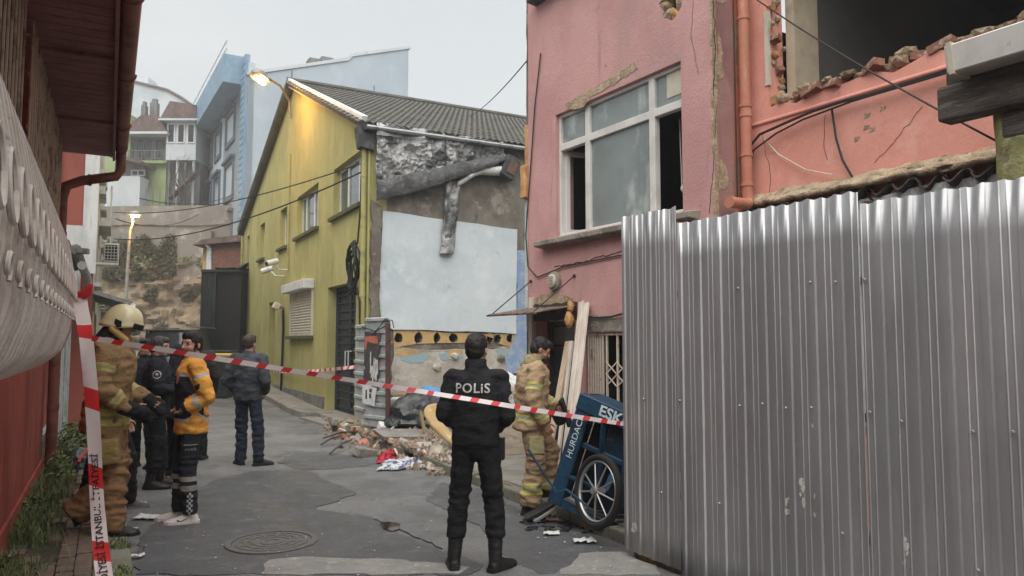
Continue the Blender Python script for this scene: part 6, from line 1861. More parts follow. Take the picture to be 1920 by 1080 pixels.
# ---- blue scrap cart tipped up on its end
M_cart = mat('cart_blue', vivid(26, 62, 86), .5, layers=[((18, 42, 62), 3, .45, .62), ((44, 80, 106), 7, .58, .72), ((96, 72, 58), 9, .64, .7), ((104, 124, 134), 26, .66, .7), ((16, 24, 32), 2.2, .6, .72)], bump=[(9, .5, None, .02), (24, .35, None, .01)], fine=.2, spec=.4)
M_cartd = mat('cart_inside', (24, 40, 58), .7, layers=[((18, 28, 40), 3, .45, .62)], fine=.15)
BL, TL, TR = P(1028, 938, 7.1), P(1090, 738, 6.95), P(1262, 660, 6.45)
e1, e2 = (TL - BL), (TR - TL)
Lu, Lr = e1.length, e2.length
e1n, e2n = e1.normalized(), e2.normalized()
en = e1n.cross(e2n).normalized()
if en.y > 0: en = -en            # towards the camera
e2n = (e2n - e1n * e2n.dot(e1n)).normalized()
CT = lambda r, u, n: BL + e2n * r + e1n * u + en * n
cart = thing('scrap_cart', 'blue scrap collector handcart tipped on end with painted lettering and spoked wheel', 'cart', BL)
def cbox(name, r0, r1, u0, u1, n0, n1, m=None, par=None, bev=.008):
    mb = MB()
    vs_ = [CT(r, u, n) for r in (r0, r1) for n in (n0, n1) for u in (u0, u1)]
    mb.add(vs_, [(0, 1, 3, 2), (4, 6, 7, 5), (0, 4, 5, 1), (2, 3, 7, 6), (0, 2, 6, 4), (1, 5, 7, 3)])
    return mb.build(name, m or M_cart, par or cart, bevel=bev)
rl = cbox('left_rail', 0, .15, .0, Lu, -.02, .02)
tp_ = cbox('top_rail', .0, Lr, Lu - .14, Lu + .01, -.05, .035)
cbox('right_rail', Lr - .1, Lr, 0, Lu - .14, -.02, .02)
cbox('bottom_rail', .15, Lr - .1, .0, .1, -.02, .02)
cbox('side_panel', .0, .03, .0, Lu, -.36, -.021, M_cart)
cbox('top_panel', .03, Lr, Lu - .03, Lu, -.36, -.052, M_cart)
cbox('floor_panel', .03, Lr, .0, Lu, -.38, -.362, M_cartd)
cbox('cross_bar', .15, Lr - .1, Lu * .56, Lu * .56 + .05, -.06, -.02)
for r_ in (.3, .55):
    mb = MB(); mb.beam(CT(r_, Lu - .15, .0), CT(r_ + .14, .25, -.06), .045, .03); mb.build('brace', M_cart, cart)
cbox('inner_box', .32, .62, Lu * .5, Lu * .85, -.3, -.1, M_cart)
mb = MB(); mb.tube([CT(.16, Lu - .17, .03), CT(.16, Lu - .17, .06), CT(.3, Lu - .16, .06), CT(.3, Lu - .16, .03)], .012, 6); mb.build('handle', M_rim, cart)
mb = MB(); mb.tube([P(990, 842, 6.75), P(1026, 898, 6.7), P(1044, 924, 6.65), P(1062, 918, 6.6), P(1100, 948, 6.5)], .011, 6); mb.build('pull_rod', M_cart, cart)
# wheel
wc = P(1121, 921, 6.5); wa = Vector((-.84, -.5, .16)).normalized()
wu = (Vector((-.2, 0, 1)) - wa * Vector((-.2, 0, 1)).dot(wa)).normalized(); wv = wa.cross(wu)
circ = lambda r, n, off=0: [wc + wu * (r * math.cos(2 * math.pi * i / n)) + wv * (r * math.sin(2 * math.pi * i / n)) + wa * off for i in range(n)]
def torus(mb, R_, r_, nA=40, nB=8, sq=1.0):
    rings = []
    for i in range(nA):
        a = 2 * math.pi * i / nA; d = wu * math.cos(a) + wv * math.sin(a)
        rings.append([wc + d * (R_ + r_ * math.cos(b)) + wa * (r_ * sq * math.sin(b)) for b in [2 * math.pi * k / nB for k in range(nB)]])
    mb.loft(rings + [rings[0]], cap=False)
mb = MB(); torus(mb, .285, .03, 44, 10, 1.15); wh_ = mb.build('wheel', M_tyre, cart, smooth=60, weld=True)
mb = MB(); torus(mb, .25, .013, 44, 8, 1.6); mb.build('rim', M_rim, wh_, smooth=60, weld=True)
mb = MB(); mb.tube([wc - wa * .06, wc + wa * .06], .03, 12); mb.build('hub', M_rim, wh_, smooth=40)
for k in range(9):
    a = 2 * math.pi * k / 9 + .25; d = wu * math.cos(a) + wv * math.sin(a)
    mb = MB(); mb.tube([wc + d * .02 + wa * .02, wc + d * .245], [.009, .007], 6); mb.build('spoke', M_rim, wh_)
mb = MB(); mb.beam(wc - wa * .08 + wv * .0, CT(.1, Lu * .28, -.01), .05, .02); mb.build('fork', M_cart, cart)
mb = MB(); mb.beam(wc - wa * .08, CT(.5, Lu * .5, -.1), .05, .02); mb.build('fork', M_cart, cart)
M_paintw = mat('hand_paint_white', (206, 222, 226), .7, layers=[((160, 186, 200), 20, .5, .65)], fine=.1)
def paint_text(body, size, fn, m, parent, name='lettering', **kw):
    vs_, fs = txt(body, size, **kw)
    mb = MB(); mb.V = [fn(v.x, v.y) for v in vs_]; mb.F = fs; mb.M = [0] * len(fs)
    return mb.build(name, m, parent)
paint_text('ESKiCi', .15, lambda x, y: CT(.45 + x, Lu - .065 + y * .9, .041), M_paintw, tp_, bold=.004)
paint_text('HURDACI', .088, lambda x, y: CT(.085 - y, Lu * .62 + x * 1.0, .026), M_paintw, rl)
dk2 = thing('debris_board', 'black broken board lying on the kerb under the cart', 'board', G(1010, 968))
mb = MB(); mb.beam(G(985, 972, .04), G(1045, 938, .2), .16, .03); mb.build('plank', M_black, dk2, bevel=.006)
mb = MB(); mb.beam(G(1002, 978, .05), G(1044, 952, .16), .03, .02); mb.build('metal_strip', M_rim, dk2)
rg2 = random.Random(77)
V = MB()
for i in range(160):
    q = on_lot(rg2.uniform(985, 1165), rg2.uniform(945, 1000)); s_ = rg2.uniform(.012, .04)
    V.ico(q + Vector((0, 0, s_ * .3)), s_, 0, (1.6, 1, .5), .3)
tag(V.build('burnt_debris', M_black), 'dark charred crumbs on the kerb under the cart', 'debris', kind='stuff')
# litter
M_paper = mat('paper_scrap', (206, 208, 204), .8, fine=.08)
def scrap(label, x, y, s_, seed, m=None, cat='litter'):
    q = G(x, y, .02); r_ = random.Random(seed)
    mb = MB(); mb.grid(lambda a, b: q + Vector(((a - .5) * s_ * 1.6 + .02 * noise.noise(Vector((a * 5, b * 5, seed))), (b - .5) * s_ + .02 * noise.noise(Vector((a * 4, b * 6, seed + 3))), .004 + s_ * .3 * abs(noise.noise(Vector((a * 3, b * 3, seed + 7)))))), 6, 5)
    o = mb.build('paper_scrap', m or M_paper, smooth=60); o.modifiers.new('thickness', 'SOLIDIFY').thickness = .003
    return tag(o, label, cat)
scrap('torn white paper lying on the asphalt left of the paramedic', 275, 970, .14, 1)
scrap('crumpled white paper on the left kerb edge', 242, 993, .09, 2)
scrap('small white paper nearest the camera on the left kerb', 256, 1042, .07, 3)
scrap('white scrap beside the shoes behind the helmeted firefighter', 262, 944, .08, 4)
scrap('flattened white wrapper in front of the cart wheel', 1034, 1000, .09, 5)
scrap('pale wrapper near the foot of the hoarding', 1096, 1014, .12, 6)
scrap('pinkish packet on the road below the cart', 1035, 974, .08, 7, mat('packet_pink', (200, 150, 130), .7))
scrap('blue plastic cap on the road below the cart', 1006, 978, .05, 8, mat('cap_blue', (60, 96, 170), .5))
V = MB(); rg3 = random.Random(5)
for i in range(150):
    x, y = rg3.uniform(250, 1180), rg3.uniform(880, 1078)
    q = G(x, y, .014); s_ = rg3.uniform(.002, .008)
    V.ico(q + Vector((0, 0, s_ * .3)), s_, 0, (1.4, 1, .5), .3)
tag(V.build('road_grit', M_paper), 'tiny pale crumbs strewn over the asphalt', 'grit', kind='stuff')

# ---- greenery on the left pavement
def blades(name, label, fn, n, m, seed):
    r_ = random.Random(seed); V_, F_ = [], []
    for i in range(n):
        g = fn(r_)
        if g is None: continue
        q, h = g
        a = r_.uniform(0, 6.28); t = Vector((math.cos(a), math.sin(a), 0)); w = Vector((-t.y, t.x, 0)) * r_.uniform(.003, .007)
        h *= r_.uniform(.5, 1.3); k = len(V_); ln_ = r_.uniform(.2, .9) * h
        V_ += [q - w, q + w, q + t * ln_ * .35 + Vector((0, 0, h * .65)) + w * .7, q + t * ln_ * .35 + Vector((0, 0, h * .65)) - w * .7, q + t * ln_ + Vector((0, 0, h))]
        F_ += [(k, k + 1, k + 2, k + 3), (k + 3, k + 2, k + 4)]
    mb = MB(); mb.V, mb.F, mb.M = V_, F_, [0] * len(F_)
    return tag(mb.build(name, m), label, 'grass', kind='stuff')
def gfn(r_):
    u, n = r_.uniform(4.6, 12.5), -.66 + abs(r_.gauss(0, .16))
    if n > .05 or noise.noise(Vector((u * 1.4, n * 3, 7))) < -.15 + .0 * n: return None
    return FST.p(u, .085, n), .1 + .1 * max(0, noise.noise(Vector((u * 2.3, 0, 1)))) + (.07 if n < -.5 else 0)
blades('grass', 'tufts of grass along the foot of the red wall', gfn, 4200, M_grass, 3)
def gfn2(r_):
    u, n = r_.uniform(3.5, 11), .06 + r_.gauss(.06, .05)
    if noise.noise(Vector((u * 2.1, 3, 7))) < .05: return None
    return FST.p(u, .02 if n > .2 else .1, n), .045
blades('kerb_grass', 'short grass and moss tufts along the left kerb', gfn2, 1800, M_grass, 8)
def leafy(name, label, c, r, n, size, m, seed):
    t = thing(name, label, 'plant', c)
    r_ = random.Random(seed); V_, F_ = [], []; st = MB()
    for i in range(n):
        d = Vector((r_.gauss(0, 1), r_.gauss(0, 1), abs(r_.gauss(0, 1)))).normalized() * r_.uniform(.35, 1) ** .6
        q = Vector(c) + Vector((d.x * r[0], d.y * r[1], d.z * r[2] + .02))
        d2 = (d + Vector((r_.gauss(0, .5), r_.gauss(0, .5), r_.gauss(0, .5)))).normalized()
        x = d2.orthogonal().normalized() * size * r_.uniform(.6, 1.3); y = d2.cross(x).normalized() * size * .5
        k = len(V_); V_ += [q - x, q + y, q + x, q - y]; F_.append((k, k + 1, k + 2, k + 3))
        if i % 22 == 0: st.tube([Vector(c), q], .006, 4)
    mb = MB(); mb.V, mb.F, mb.M = V_, F_, [0] * len(F_); mb.build('foliage', m, t); st.build('stem', M_twig, t)
leafy('bush', 'low green bush at the foot of the weathered white boards', FRED.p(11.9, .1, .3), (.28, .4, .55), 700, .035, M_grass, 2)
leafy('weed', 'leafy weed growing beside the red house downpipe', FRED.p(10.4, .1, .22), (.16, .22, .35), 260, .03, M_grass, 4)
leafy('weed', 'broad leafy weed against the red wall in the foreground', FRED.p(6.4, .1, .06), (.1, .22, .13), 150, .022, M_grass, 6)
leafy('weed', 'small weed between pavers and red wall further along', FRED.p(8.2, .1, .08), (.1, .25, .2), 170, .024, M_grass, 9)
bg_ = heap('rubbish_bag', 'dark rubbish bag in front of the weathered white boards', 150, 884, (.16, .2, .2), M_bag, 22, .12, 'bag')
bg_.location = FRED.p(11.2, .08, .42)
mb = MB(); mb.tube([FRED.p(11.0, .2, .38), FRED.p(11.3, .55, .62)], .022, 6); tag(mb.build('broomstick', mat('red_plastic', (190, 60, 50), .5)), 'short red broomstick leaning on the dark rubbish bag', 'broomstick')

# ---- barrier tape
M_tr = mat('tape_red', vivid(206, 52, 56), .45, layers=[((226, 92, 96), 3, .55, .7)], fine=.03, spec=.4)
M_tw = mat('tape_white', (226, 214, 212), .45, layers=[((206, 184, 184), 3, .5, .68)], fine=.03, spec=.4)
def ribbon(label, pts, w, period, redlen, twist=0.0, wvec=None, slant=.3, phase=0.0, n=None, loose=0.0):
    pts = [Vector(p_) for p_ in pts]
    ls = [0]
    for a, b in zip(pts, pts[1:]): ls.append(ls[-1] + (b - a).length)
    def at(s):
        s = min(max(s, 0), ls[-1])
        for i in range(len(pts) - 1):
            if s <= ls[i + 1] + 1e-9:
                t = (s - ls[i]) / max(1e-9, ls[i + 1] - ls[i])
                p0, p1, p2_, p3_ = pts[max(i - 1, 0)], pts[i], pts[i + 1], pts[min(i + 2, len(pts) - 1)]
                return .5 * ((2 * p1) + (p2_ - p0) * t + (2 * p0 - 5 * p1 + 4 * p2_ - p3_) * t * t + (3 * p1 - p0 - 3 * p2_ + p3_) * t ** 3), (p2_ - p1).normalized()
        return pts[-1], (pts[-1] - pts[-2]).normalized()
    def wd(s, d):
        base_ = Vector(wvec) if wvec else Vector((0, 0, 1))
        base_ = (base_ - d * base_.dot(d)).normalized()
        a = twist * math.sin(s * 1.7) + twist * .6 * math.sin(s * 4.3 + 1)
        return base_ * math.cos(a) + d.cross(base_) * math.sin(a)
    mb = MB()
    cuts = [0.0]
    s = -phase
    while s < ls[-1]:
        for e in (s, s + redlen):
            if 0 < e < ls[-1]: cuts.append(e)
        s += period
    m_ = []
    cuts.append(ls[-1])
    for a, b in zip(cuts, cuts[1:]):
        k = max(1, int((b - a) / .04)); red_ = ((a + b) / 2 + phase) % period < redlen
        for i in range(k): m_.append((a + (b - a) * i / k, a + (b - a) * (i + 1) / k, red_))
    for a, b, red_ in m_:
        k = len(mb.V)
        for s_ in (a, b):
            for f in (-.5, 0, .5):
                ss = s_ + slant * w * f
                p_, d = at(ss); v = wd(ss, d)
                mb.V.append(p_ + v * (w * f) + d.cross(v) * (loose * (.5 - abs(f)) * math.sin(ss * 9)))
        mb.F += [(k, k + 1, k + 4, k + 3), (k + 1, k + 2, k + 5, k + 4)]; mb.M += [0 if red_ else 1] * 2
    o = mb.build('barrier_tape', [M_tr, M_tw], smooth=60, weld=True)
    tag(o, label, 'barrier tape')
    return o, at, wd, ls[-1]
pL, pR = P(172, 634, 4.72), FFEN.p(-.012, P(1170, 795, 6.08).z, .02)
mid = [P(172, 634, 4.6), P(400, 671, 4.85), P(600, 703.5, 5.12), P(815, 738, 5.4), P(890, 750, 5.42), P(962, 762, 5.46), P(1060, 778, 5.75), pR]
ribbon('red and white barrier tape stretched across the whole street', mid, .034, .165, .06, .35, slant=.5)
t2a, t2b = FGRN.p(*FGRN.px(505, 697, .05), .05), HP.p(hpw * .75, P(712, 682, 13.2).z, .08)
ribbon('second barrier tape from the side door to the metal panel', sag(t2a, t2b, .05, 10), .07, .5, .2, .3, slant=.5)
hang = [P(150, 548, 5.12), P(152, 575, 5.0), P(160, 622, 4.78), P(166, 680, 4.7), P(172, 750, 4.66), P(177, 830, 4.62), P(180, 905, 4.58), P(184, 970, 4.52), P(190, 1035, 4.4), P(198, 1100, 4.25), P(204, 1160, 4.1)]
tp3, at3, wd3, L3 = ribbon('wide printed barrier tape hanging down from the bulging grille', hang, .085, .47, .13, .12, wvec=(1, .1, 0), slant=.55, phase=.05, loose=.01)
vs_, fs = txt('BELEDİYESİ İSTANBUL İTFAİYESİ', .062, bold=.0008, shear=.2)
xm = max(v.x for v in vs_)
M_tprint = mat('tape_print', (40, 34, 36), .6, fine=.05)
mb = MB()
for v in vs_:
    s_ = L3 - .12 - (v.x + xm)
    p_, d = at3(s_); w_ = wd3(s_, d); nn = d.cross(w_)
    if nn.y > 0: nn = -nn
    mb.V.append(p_ + w_ * (v.y * .9 - .002) * -1 * (1 if w_.x < 0 else -1) * -1 + nn * .004)
mb.F = fs; mb.M = [0] * len(fs)
mb.build('tape_lettering', M_tprint, tp3)
kn = thing('tape_knot', 'knotted red and white tape end on the bulging grille', 'barrier tape', P(152, 545, 5.1))
mb = MB(); mb.tube([P(134, 548, 5.15), P(150, 556, 5.08), P(164, 548, 5.05), P(172, 532, 5.05)], [.02, .035, .03, .012], 8); mb.build('knot', M_tr, kn, smooth=60)
mb = MB(); mb.tube([P(136, 556, 5.16), P(150, 562, 5.07), P(158, 585, 5.02), P(160, 620, 5.0)], [.015, .03, .022, .02], 8); mb.build('loop', M_tw, kn, smooth=60)
# ================================================================== PEOPLE
def ell_ring(c, rx, ry, n=20, ax=None, ay=None):
    ax = ax or Vector((1, 0, 0)); ay = ay or Vector((0, 1, 0))
    return [Vector(c) + ax * (rx * math.cos(2 * math.pi * i / n)) + ay * (ry * math.sin(2 * math.pi * i / n)) for i in range(n)]
def cap(mb, p0, p1, r0, r1, flat0=False, flat1=False, seg=12):
    p0, p1 = Vector(p0), Vector(p1)
    d = (p1 - p0).normalized()
    pts, rs = [], []
    if not flat0:
        pts += [p0 - d * r0 * .97, p0 - d * r0 * .8, p0 - d * r0 * .45]; rs += [r0 * .2, r0 * .6, r0 * .89]
    pts += [p0, p1]; rs += [r0, r1]
    if not flat1:
        pts += [p1 + d * r1 * .45, p1 + d * r1 * .8, p1 + d * r1 * .97]; rs += [r1 * .89, r1 * .6, r1 * .2]
    mb.tube(pts, rs, seg)
def ell(mb, c, r, rot=None):
    mb.ico(c, 1, 3, r, 0, rot)
def blob(mb, voxel, smooth=3, fac=.5):
    """one continuous skin over all the shapes in mb"""
    me = bpy.data.meshes.new('tmp'); me.from_pydata([tuple(v) for v in mb.V], [], mb.F)
    bm = bmesh.new(); bm.from_mesh(me); bmesh.ops.recalc_face_normals(bm, faces=bm.faces); bm.to_mesh(me); bm.free()
    o = bpy.data.objects.new('tmp', me); COL.objects.link(o)
    rm = o.modifiers.new('r', 'REMESH'); rm.mode = 'VOXEL'; rm.voxel_size = voxel; rm.adaptivity = 0
    if smooth:
        sm = o.modifiers.new('s', 'SMOOTH'); sm.iterations = smooth; sm.factor = fac
    dg = bpy.context.evaluated_depsgraph_get()
    out = bpy.data.meshes.new_from_object(o.evaluated_get(dg))
    bpy.data.objects.remove(o); bpy.data.meshes.remove(me)
    return out
def getco(me):
    a = np.empty(len(me.vertices) * 3, dtype=np.float32); me.vertices.foreach_get('co', a); return a.reshape(-1, 3)
def setco(me, a):
    me.vertices.foreach_set('co', np.ascontiguousarray(a, dtype=np.float32).ravel()); me.update()
def getno(me):
    a = np.empty(len(me.vertices) * 3, dtype=np.float32); me.vertices.foreach_get('normal', a); return a.reshape(-1, 3)
def wrinkle(me, amp, fx=8, fz=14, seed=0, mask=None):
    co, no = getco(me), getno(me)
    d = np.empty(len(co), dtype=np.float32)
    for i, p in enumerate(co):
        v = Vector((p[0] * fx + seed, p[1] * fx, p[2] * fz))
        a = noise.noise(v); b = noise.noise(Vector((p[0] * fx * .5 + p[2] * 9 + seed, p[1] * fx * .6, p[2] * fz * .5 - p[0] * 6)))
        d[i] = (1 - 2 * abs(a)) * .6 + (1 - 2.2 * abs(b)) * .7 - .25
    if mask is not None: d *= mask(co)
    setco(me, co + no * (d * amp)[:, None])
def attach(me, name, mats, parent):
    for m in mats: me.materials.append(m)
    me.shade_smooth()
    me.name = name
    o = bpy.data.objects.new(name, me); COL.objects.link(o)
    o.parent = parent
    return o
def seg_dist(co, a, b):
    a, b = np.array(a), np.array(b)
    ab = b - a; t = np.clip(((co - a) @ ab) / (ab @ ab), 0, 1)
    return np.linalg.norm(co - (a + t[:, None] * ab), axis=1), t * np.linalg.norm(ab)
def set_attr(me, name, vals):
    at = me.attributes.new(name, 'FLOAT', 'POINT')
    at.data.foreach_set('value', np.ascontiguousarray(vals, dtype=np.float32))
def decal(me, name, vf, o, right, up, dir_, m, parent, off=.004, sub=0):
    co = [tuple(v.co) for v in me.vertices]
    bvh = BVHTree.FromPolygons(co, [tuple(p.vertices) for p in me.polygons])
    vs_, fs = vf
    bm = bmesh.new()
    bv = [bm.verts.new(v) for v in vs_]
    for f in fs:
        try: bm.faces.new([bv[i] for i in f])
        except ValueError: pass
    if sub: bmesh.ops.subdivide_edges(bm, edges=[e for e in bm.edges if e.calc_length() > sub], cuts=2, use_grid_fill=True)
    bmesh.ops.triangulate(bm, faces=bm.faces)
    o, right, up, dir_ = Vector(o), Vector(right), Vector(up), Vector(dir_).normalized()
    dead = []
    for v in bm.verts:
        s = o + right * v.co.x + up * v.co.y - dir_ * .4
        h = bvh.ray_cast(s, dir_)
        if h[0] is None: dead.append(v)
        else: v.co = h[0] - dir_ * off
    if dead: bmesh.ops.delete(bm, geom=dead, context='VERTS')
    m2 = bpy.data.meshes.new(name); bm.to_mesh(m2); bm.free()
    m2.materials.append(m)
    ob = bpy.data.objects.new(name, m2); COL.objects.link(ob); ob.parent = parent
    return ob
def quad(x0, x1, y0, y1, n=1):
    vs_ = [(x0 + (x1 - x0) * i / n, y0 + (y1 - y0) * j / n, 0) for j in range(n + 1) for i in range(n + 1)]
    fs = [(j * (n + 1) + i, j * (n + 1) + i + 1, (j + 1) * (n + 1) + i + 1, (j + 1) * (n + 1) + i) for j in range(n) for i in range(n)]
    return [Vector(v) for v in vs_], fs
def discv(r, n=16, r0=0):
    if r0:
        vs_ = [Vector((q * math.cos(2 * math.pi * i / n), q * math.sin(2 * math.pi * i / n), 0)) for q in (r0, r) for i in range(n)]
        return vs_, [(i, (i + 1) % n, n + (i + 1) % n, n + i) for i in range(n)]
    vs_ = [Vector((0, 0, 0))] + [Vector((r * math.cos(2 * math.pi * i / n), r * math.sin(2 * math.pi * i / n), 0)) for i in range(n)]
    return vs_, [(0, 1 + i, 1 + (i + 1) % n) for i in range(n)]

M_lip = mat('lips', (168, 104, 94), .6, fine=.03)
M_stub = mat('stubble', (104, 80, 68), .7, fine=.2, obj=True)
M_eye = mat('eye_dark', (36, 28, 26), .3, fine=0)
M_eyew = mat('eye_white', (200, 192, 186), .3, fine=0)
def skin_mat(name, c):
    return mat(name, c, .55, layers=[((c[0] - 14, c[1] - 24, c[2] - 22), 18, .5, .7)], fine=.06, spec=.4, obj=True)
M_skin = skin_mat('skin_warm', (196, 146, 120))
M_skin2 = skin_mat('skin_tan', (180, 130, 104))
def hair_mat(name, c):
    return mat(name, c, .6, layers=[((c[0] + 18, c[1] + 16, c[2] + 14), 60, .5, .7, (1, 1, .3))], bump=[(160, .6, (1, 1, .3), .006)], fine=.3, obj=True)
M_hairb = hair_mat('hair_black', (28, 25, 24))
M_hairbr = hair_mat('hair_brown', (62, 50, 42))
M_silver = mat('reflective_silver', (176, 176, 172), .4, fine=.08)
DEF = dict(shL=(-.19, -.01, 1.445), shR=(.19, -.01, 1.445), elL=(-.26, -.04, 1.16), elR=(.26, -.04, 1.16), wrL=(-.25, .06, .92), wrR=(.25, .06, .92),
           hipL=(-.09, 0, .92), hipR=(.09, 0, .92), knL=(-.11, .03, .50), knR=(.11, .03, .50), anL=(-.12, -.01, .09), anR=(.12, -.01, .09), toeL=12, toeR=-12, heelL=0, heelR=0, lean=0)
def person(label, loc, yaw, sc=1.0, J=None, head=(0, 0), skin=None, hair=None, beard=False, jacket=None, trousers=None, shoes=None, voxel=.0068, cv=.0125, hands=(True, True), hood=False, bald=False, group=None):
    J = {**DEF, **(J or {})}
    root = bpy.data.objects.new('person', None); root.empty_display_size = .3
    reg(root, loc); tag(root, label, 'person', group)
    root.rotation_euler = (0, 0, R(yaw)); root.scale = (sc, sc, sc)
    ML = Matrix.Rotation(-R(J['lean']), 3, 'X')
    pv = Vector((0, 0, .95))
    U = lambda p: pv + ML @ (Vector(p) - pv)
    j = {k: (U(v) if k[:2] in ('sh', 'el', 'wr') else Vector(v)) for k, v in J.items() if isinstance(v, tuple)}
    # ---- head frame
    MH = ML @ Matrix.Rotation(R(head[0]), 3, 'Z') @ Matrix.Rotation(-R(head[1]), 3, 'X')
    hb = U((0, .0, 1.56))
    hc = hb + MH @ Vector((0, .015, .095))
    H = lambda p: hc + MH @ Vector(p)
    # ---- body: one skin from head to feet
    mb = MB()
    ell(mb, H((0, -.008, .022)), (.076, .095, .095), MH)
    ell(mb, H((0, .022, -.03)), (.062, .068, .082), MH)
    ell(mb, H((0, .055, -.078)), (.034, .03, .028), MH)
    ell(mb, H((0, .068, .02)), (.055, .025, .04), MH)
    cap(mb, H((0, .086, .016)), H((0, .108, -.024)), .009, .013, seg=8)
    for s_ in (-1, 1):
        ell(mb, H((s_ * .077, -.008, -.008)), (.011, .02, .031), MH @ Matrix.Rotation(s_ * .35, 3, 'Z'))
        ell(mb, H((s_ * .038, .055, -.03)), (.024, .026, .026), MH)
        cap(mb, H((s_ * .012, .082, .032)), H((s_ * .048, .068, .032)), .011, .009, seg=8)
    cap(mb, U((0, -.02, 1.44)), H((0, -.02, -.05)), .06, .054)
    t_rings = [ell_ring(U((0, 0, z)), rx, ry) for z, rx, ry in ((.86, .13, .09), (.98, .145, .1), (1.1, .135, .095), (1.3, .165, .11), (1.42, .165, .09), (1.48, .08, .065))]
    mb.loft(t_rings)
    for s_ in 'LR':
        cap(mb, j['sh' + s_], j['el' + s_], .05, .04); cap(mb, j['el' + s_], j['wr' + s_], .038, .027)
        cap(mb, j['hip' + s_], j['kn' + s_], .075, .052); cap(mb, j['kn' + s_], j['an' + s_], .05, .038)
        toe = Matrix.Rotation(R(J['toe' + s_]), 3, 'Z') @ Vector((0, .14, -.055))
        cap(mb, j['an' + s_] + Vector((0, 0, -.04)), j['an' + s_] + toe, .036, .026)
    hands_info = {}
    for s_, on in zip('LR', hands):
        if not on: continue
        w = j['wr' + s_]
        d = (w - j['el' + s_]).normalized()
        hd_ = J.get('hand' + s_)
        if hd_: d = (ML @ Vector(hd_)).normalized()
        inward = Vector((1 if s_ == 'L' else -1, .0, 0))
        n_ = (inward - d * inward.dot(d))
        n_ = n_.normalized() if n_.length > .1 else Vector((0, 0, -1))
        sd_ = n_.cross(d) * (1 if s_ == 'R' else -1)
        if sd_.dot(Vector((0, .6, .6))) < 0: sd_ = -sd_
        cl = J.get('curl', .35)
        for o_ in (-.026, -.009, .009, .026): cap(mb, w + sd_ * o_ * .5, w + d * .088 + sd_ * o_, .016, .0135, seg=8)
        for o_, L in ((.031, .072), (.0105, .082), (-.0105, .076), (-.031, .06)):
            p_ = w + d * .09 + sd_ * o_; dd = (d + sd_ * o_ * 3).normalized(); an = 0
            for k, fr_ in enumerate((.46, .3, .24)):
                an += cl * (1 if k else .7)
                v = dd * math.cos(an) + n_ * math.sin(an)
                q_ = p_ + v * L * fr_
                cap(mb, p_, q_, .0092 - .0008 * k, .0086 - .0008 * k, seg=7); p_ = q_
        p_ = w + d * .03 + sd_ * .028
        q_ = p_ + (d * .6 + sd_ * .7 + n_ * .3).normalized() * .045
        cap(mb, p_, q_, .014, .011, seg=8); cap(mb, q_, q_ + (d * .95 + sd_ * .2 + n_ * .35).normalized() * .036, .0105, .009, seg=8)
    me = blob(mb, voxel, 3, .4)
    co = getco(me)
    MHi = np.array(MH.transposed()); q = (co - np.array(hc)) @ MHi.T
    for s_ in (-1, 1):
        e = np.array((s_ * .031, .088, .008)); dd = np.sum((q - e) ** 2, axis=1)
        q[:, 1] -= .011 * np.exp(-dd / .013 ** 2)
    near = np.linalg.norm(q, axis=1) < .16
    mouth = np.exp(-((q[:, 2] + .052) / .006) ** 2) * (np.abs(q[:, 0]) < .028) * (q[:, 1] > .06)
    q[:, 1] -= .003 * mouth * near
    co2 = q @ np.array(MH).T.astype(np.float32) + np.array(hc)
    co[near] = co2[near]; setco(me, co)
    hm = hair or M_hairb
    body = attach(me, 'body', [skin or M_skin, hm, M_lip, M_eye, M_eyew, M_stub], root)
    pc = np.empty(len(me.polygons) * 3, dtype=np.float32); me.polygons.foreach_get('center', pc); pc = pc.reshape(-1, 3)
    g = (pc - np.array(hc)) @ MHi.T
    ax_ = np.abs(g[:, 0]); mi = np.zeros(len(pc), dtype=np.int32)
    nr = np.linalg.norm(g, axis=1) < .15
    front = nr & (g[:, 1] > .045)
    if beard:
        bd = nr & (g[:, 2] < -.032) & (g[:, 2] > -.125) & (g[:, 1] > -.005) & ~((ax_ < .02) & (g[:, 2] > -.044)) & ~((ax_ > .03) & (g[:, 2] > -.05) & (g[:, 1] > .04))
        mi[bd] = 5
        mi[nr & (ax_ > .055) & (g[:, 2] < .02) & (g[:, 2] > -.05) & (g[:, 1] > .005) & (g[:, 1] < .03)] = 1
    mi[front & (ax_ < .024) & (g[:, 2] < -.046) & (g[:, 2] > -.062) & (g[:, 1] > .075)] = 2
    mi[front & (np.abs(ax_ - .032) < .02) & (g[:, 2] > .024) & (g[:, 2] < .034)] = 1
    mi[front & (np.abs(ax_ - .031) < .014) & (np.abs(g[:, 2] - .008) < .0065)] = 4
    mi[front & (np.abs(ax_ - .031) < .0075) & (np.abs(g[:, 2] - .008) < .0075)] = 3
    me.polygons.foreach_set('material_index', mi)
    # ---- hair
    if not bald:
        mb = MB()
        ell(mb, H((0, -.02, .036)), (.083, .096, .094), MH)
        ell(mb, H((0, -.045, -.01)), (.072, .066, .07), MH)
        ell(mb, H((0, .035, .085)), (.058, .055, .038), MH)
        hme = blob(mb, .0085, 2)
        wrinkle(hme, .007, 45, 30, 3)
        attach(hme, 'hair', [hm], root)
    if hood:
        mb = MB(); ell(mb, H((0, -.02, .02)), (.1, .11, .125), MH); cap(mb, U((0, -.03, 1.48)), H((0, -.03, -.03)), .1, .09)
        hme = blob(mb, .011, 3); wrinkle(hme, .004, 14, 14, 1)
        attach(hme, 'hood', [jacket['mat']], root)
    # ---- jacket
    jk = jacket
    b = jk.get('bulk', 1.0); hem = jk.get('hem', .84); sb = jk.get('sleeve', 1.0)
    wst = jk.get('waist', 1.0)
    mb = MB()
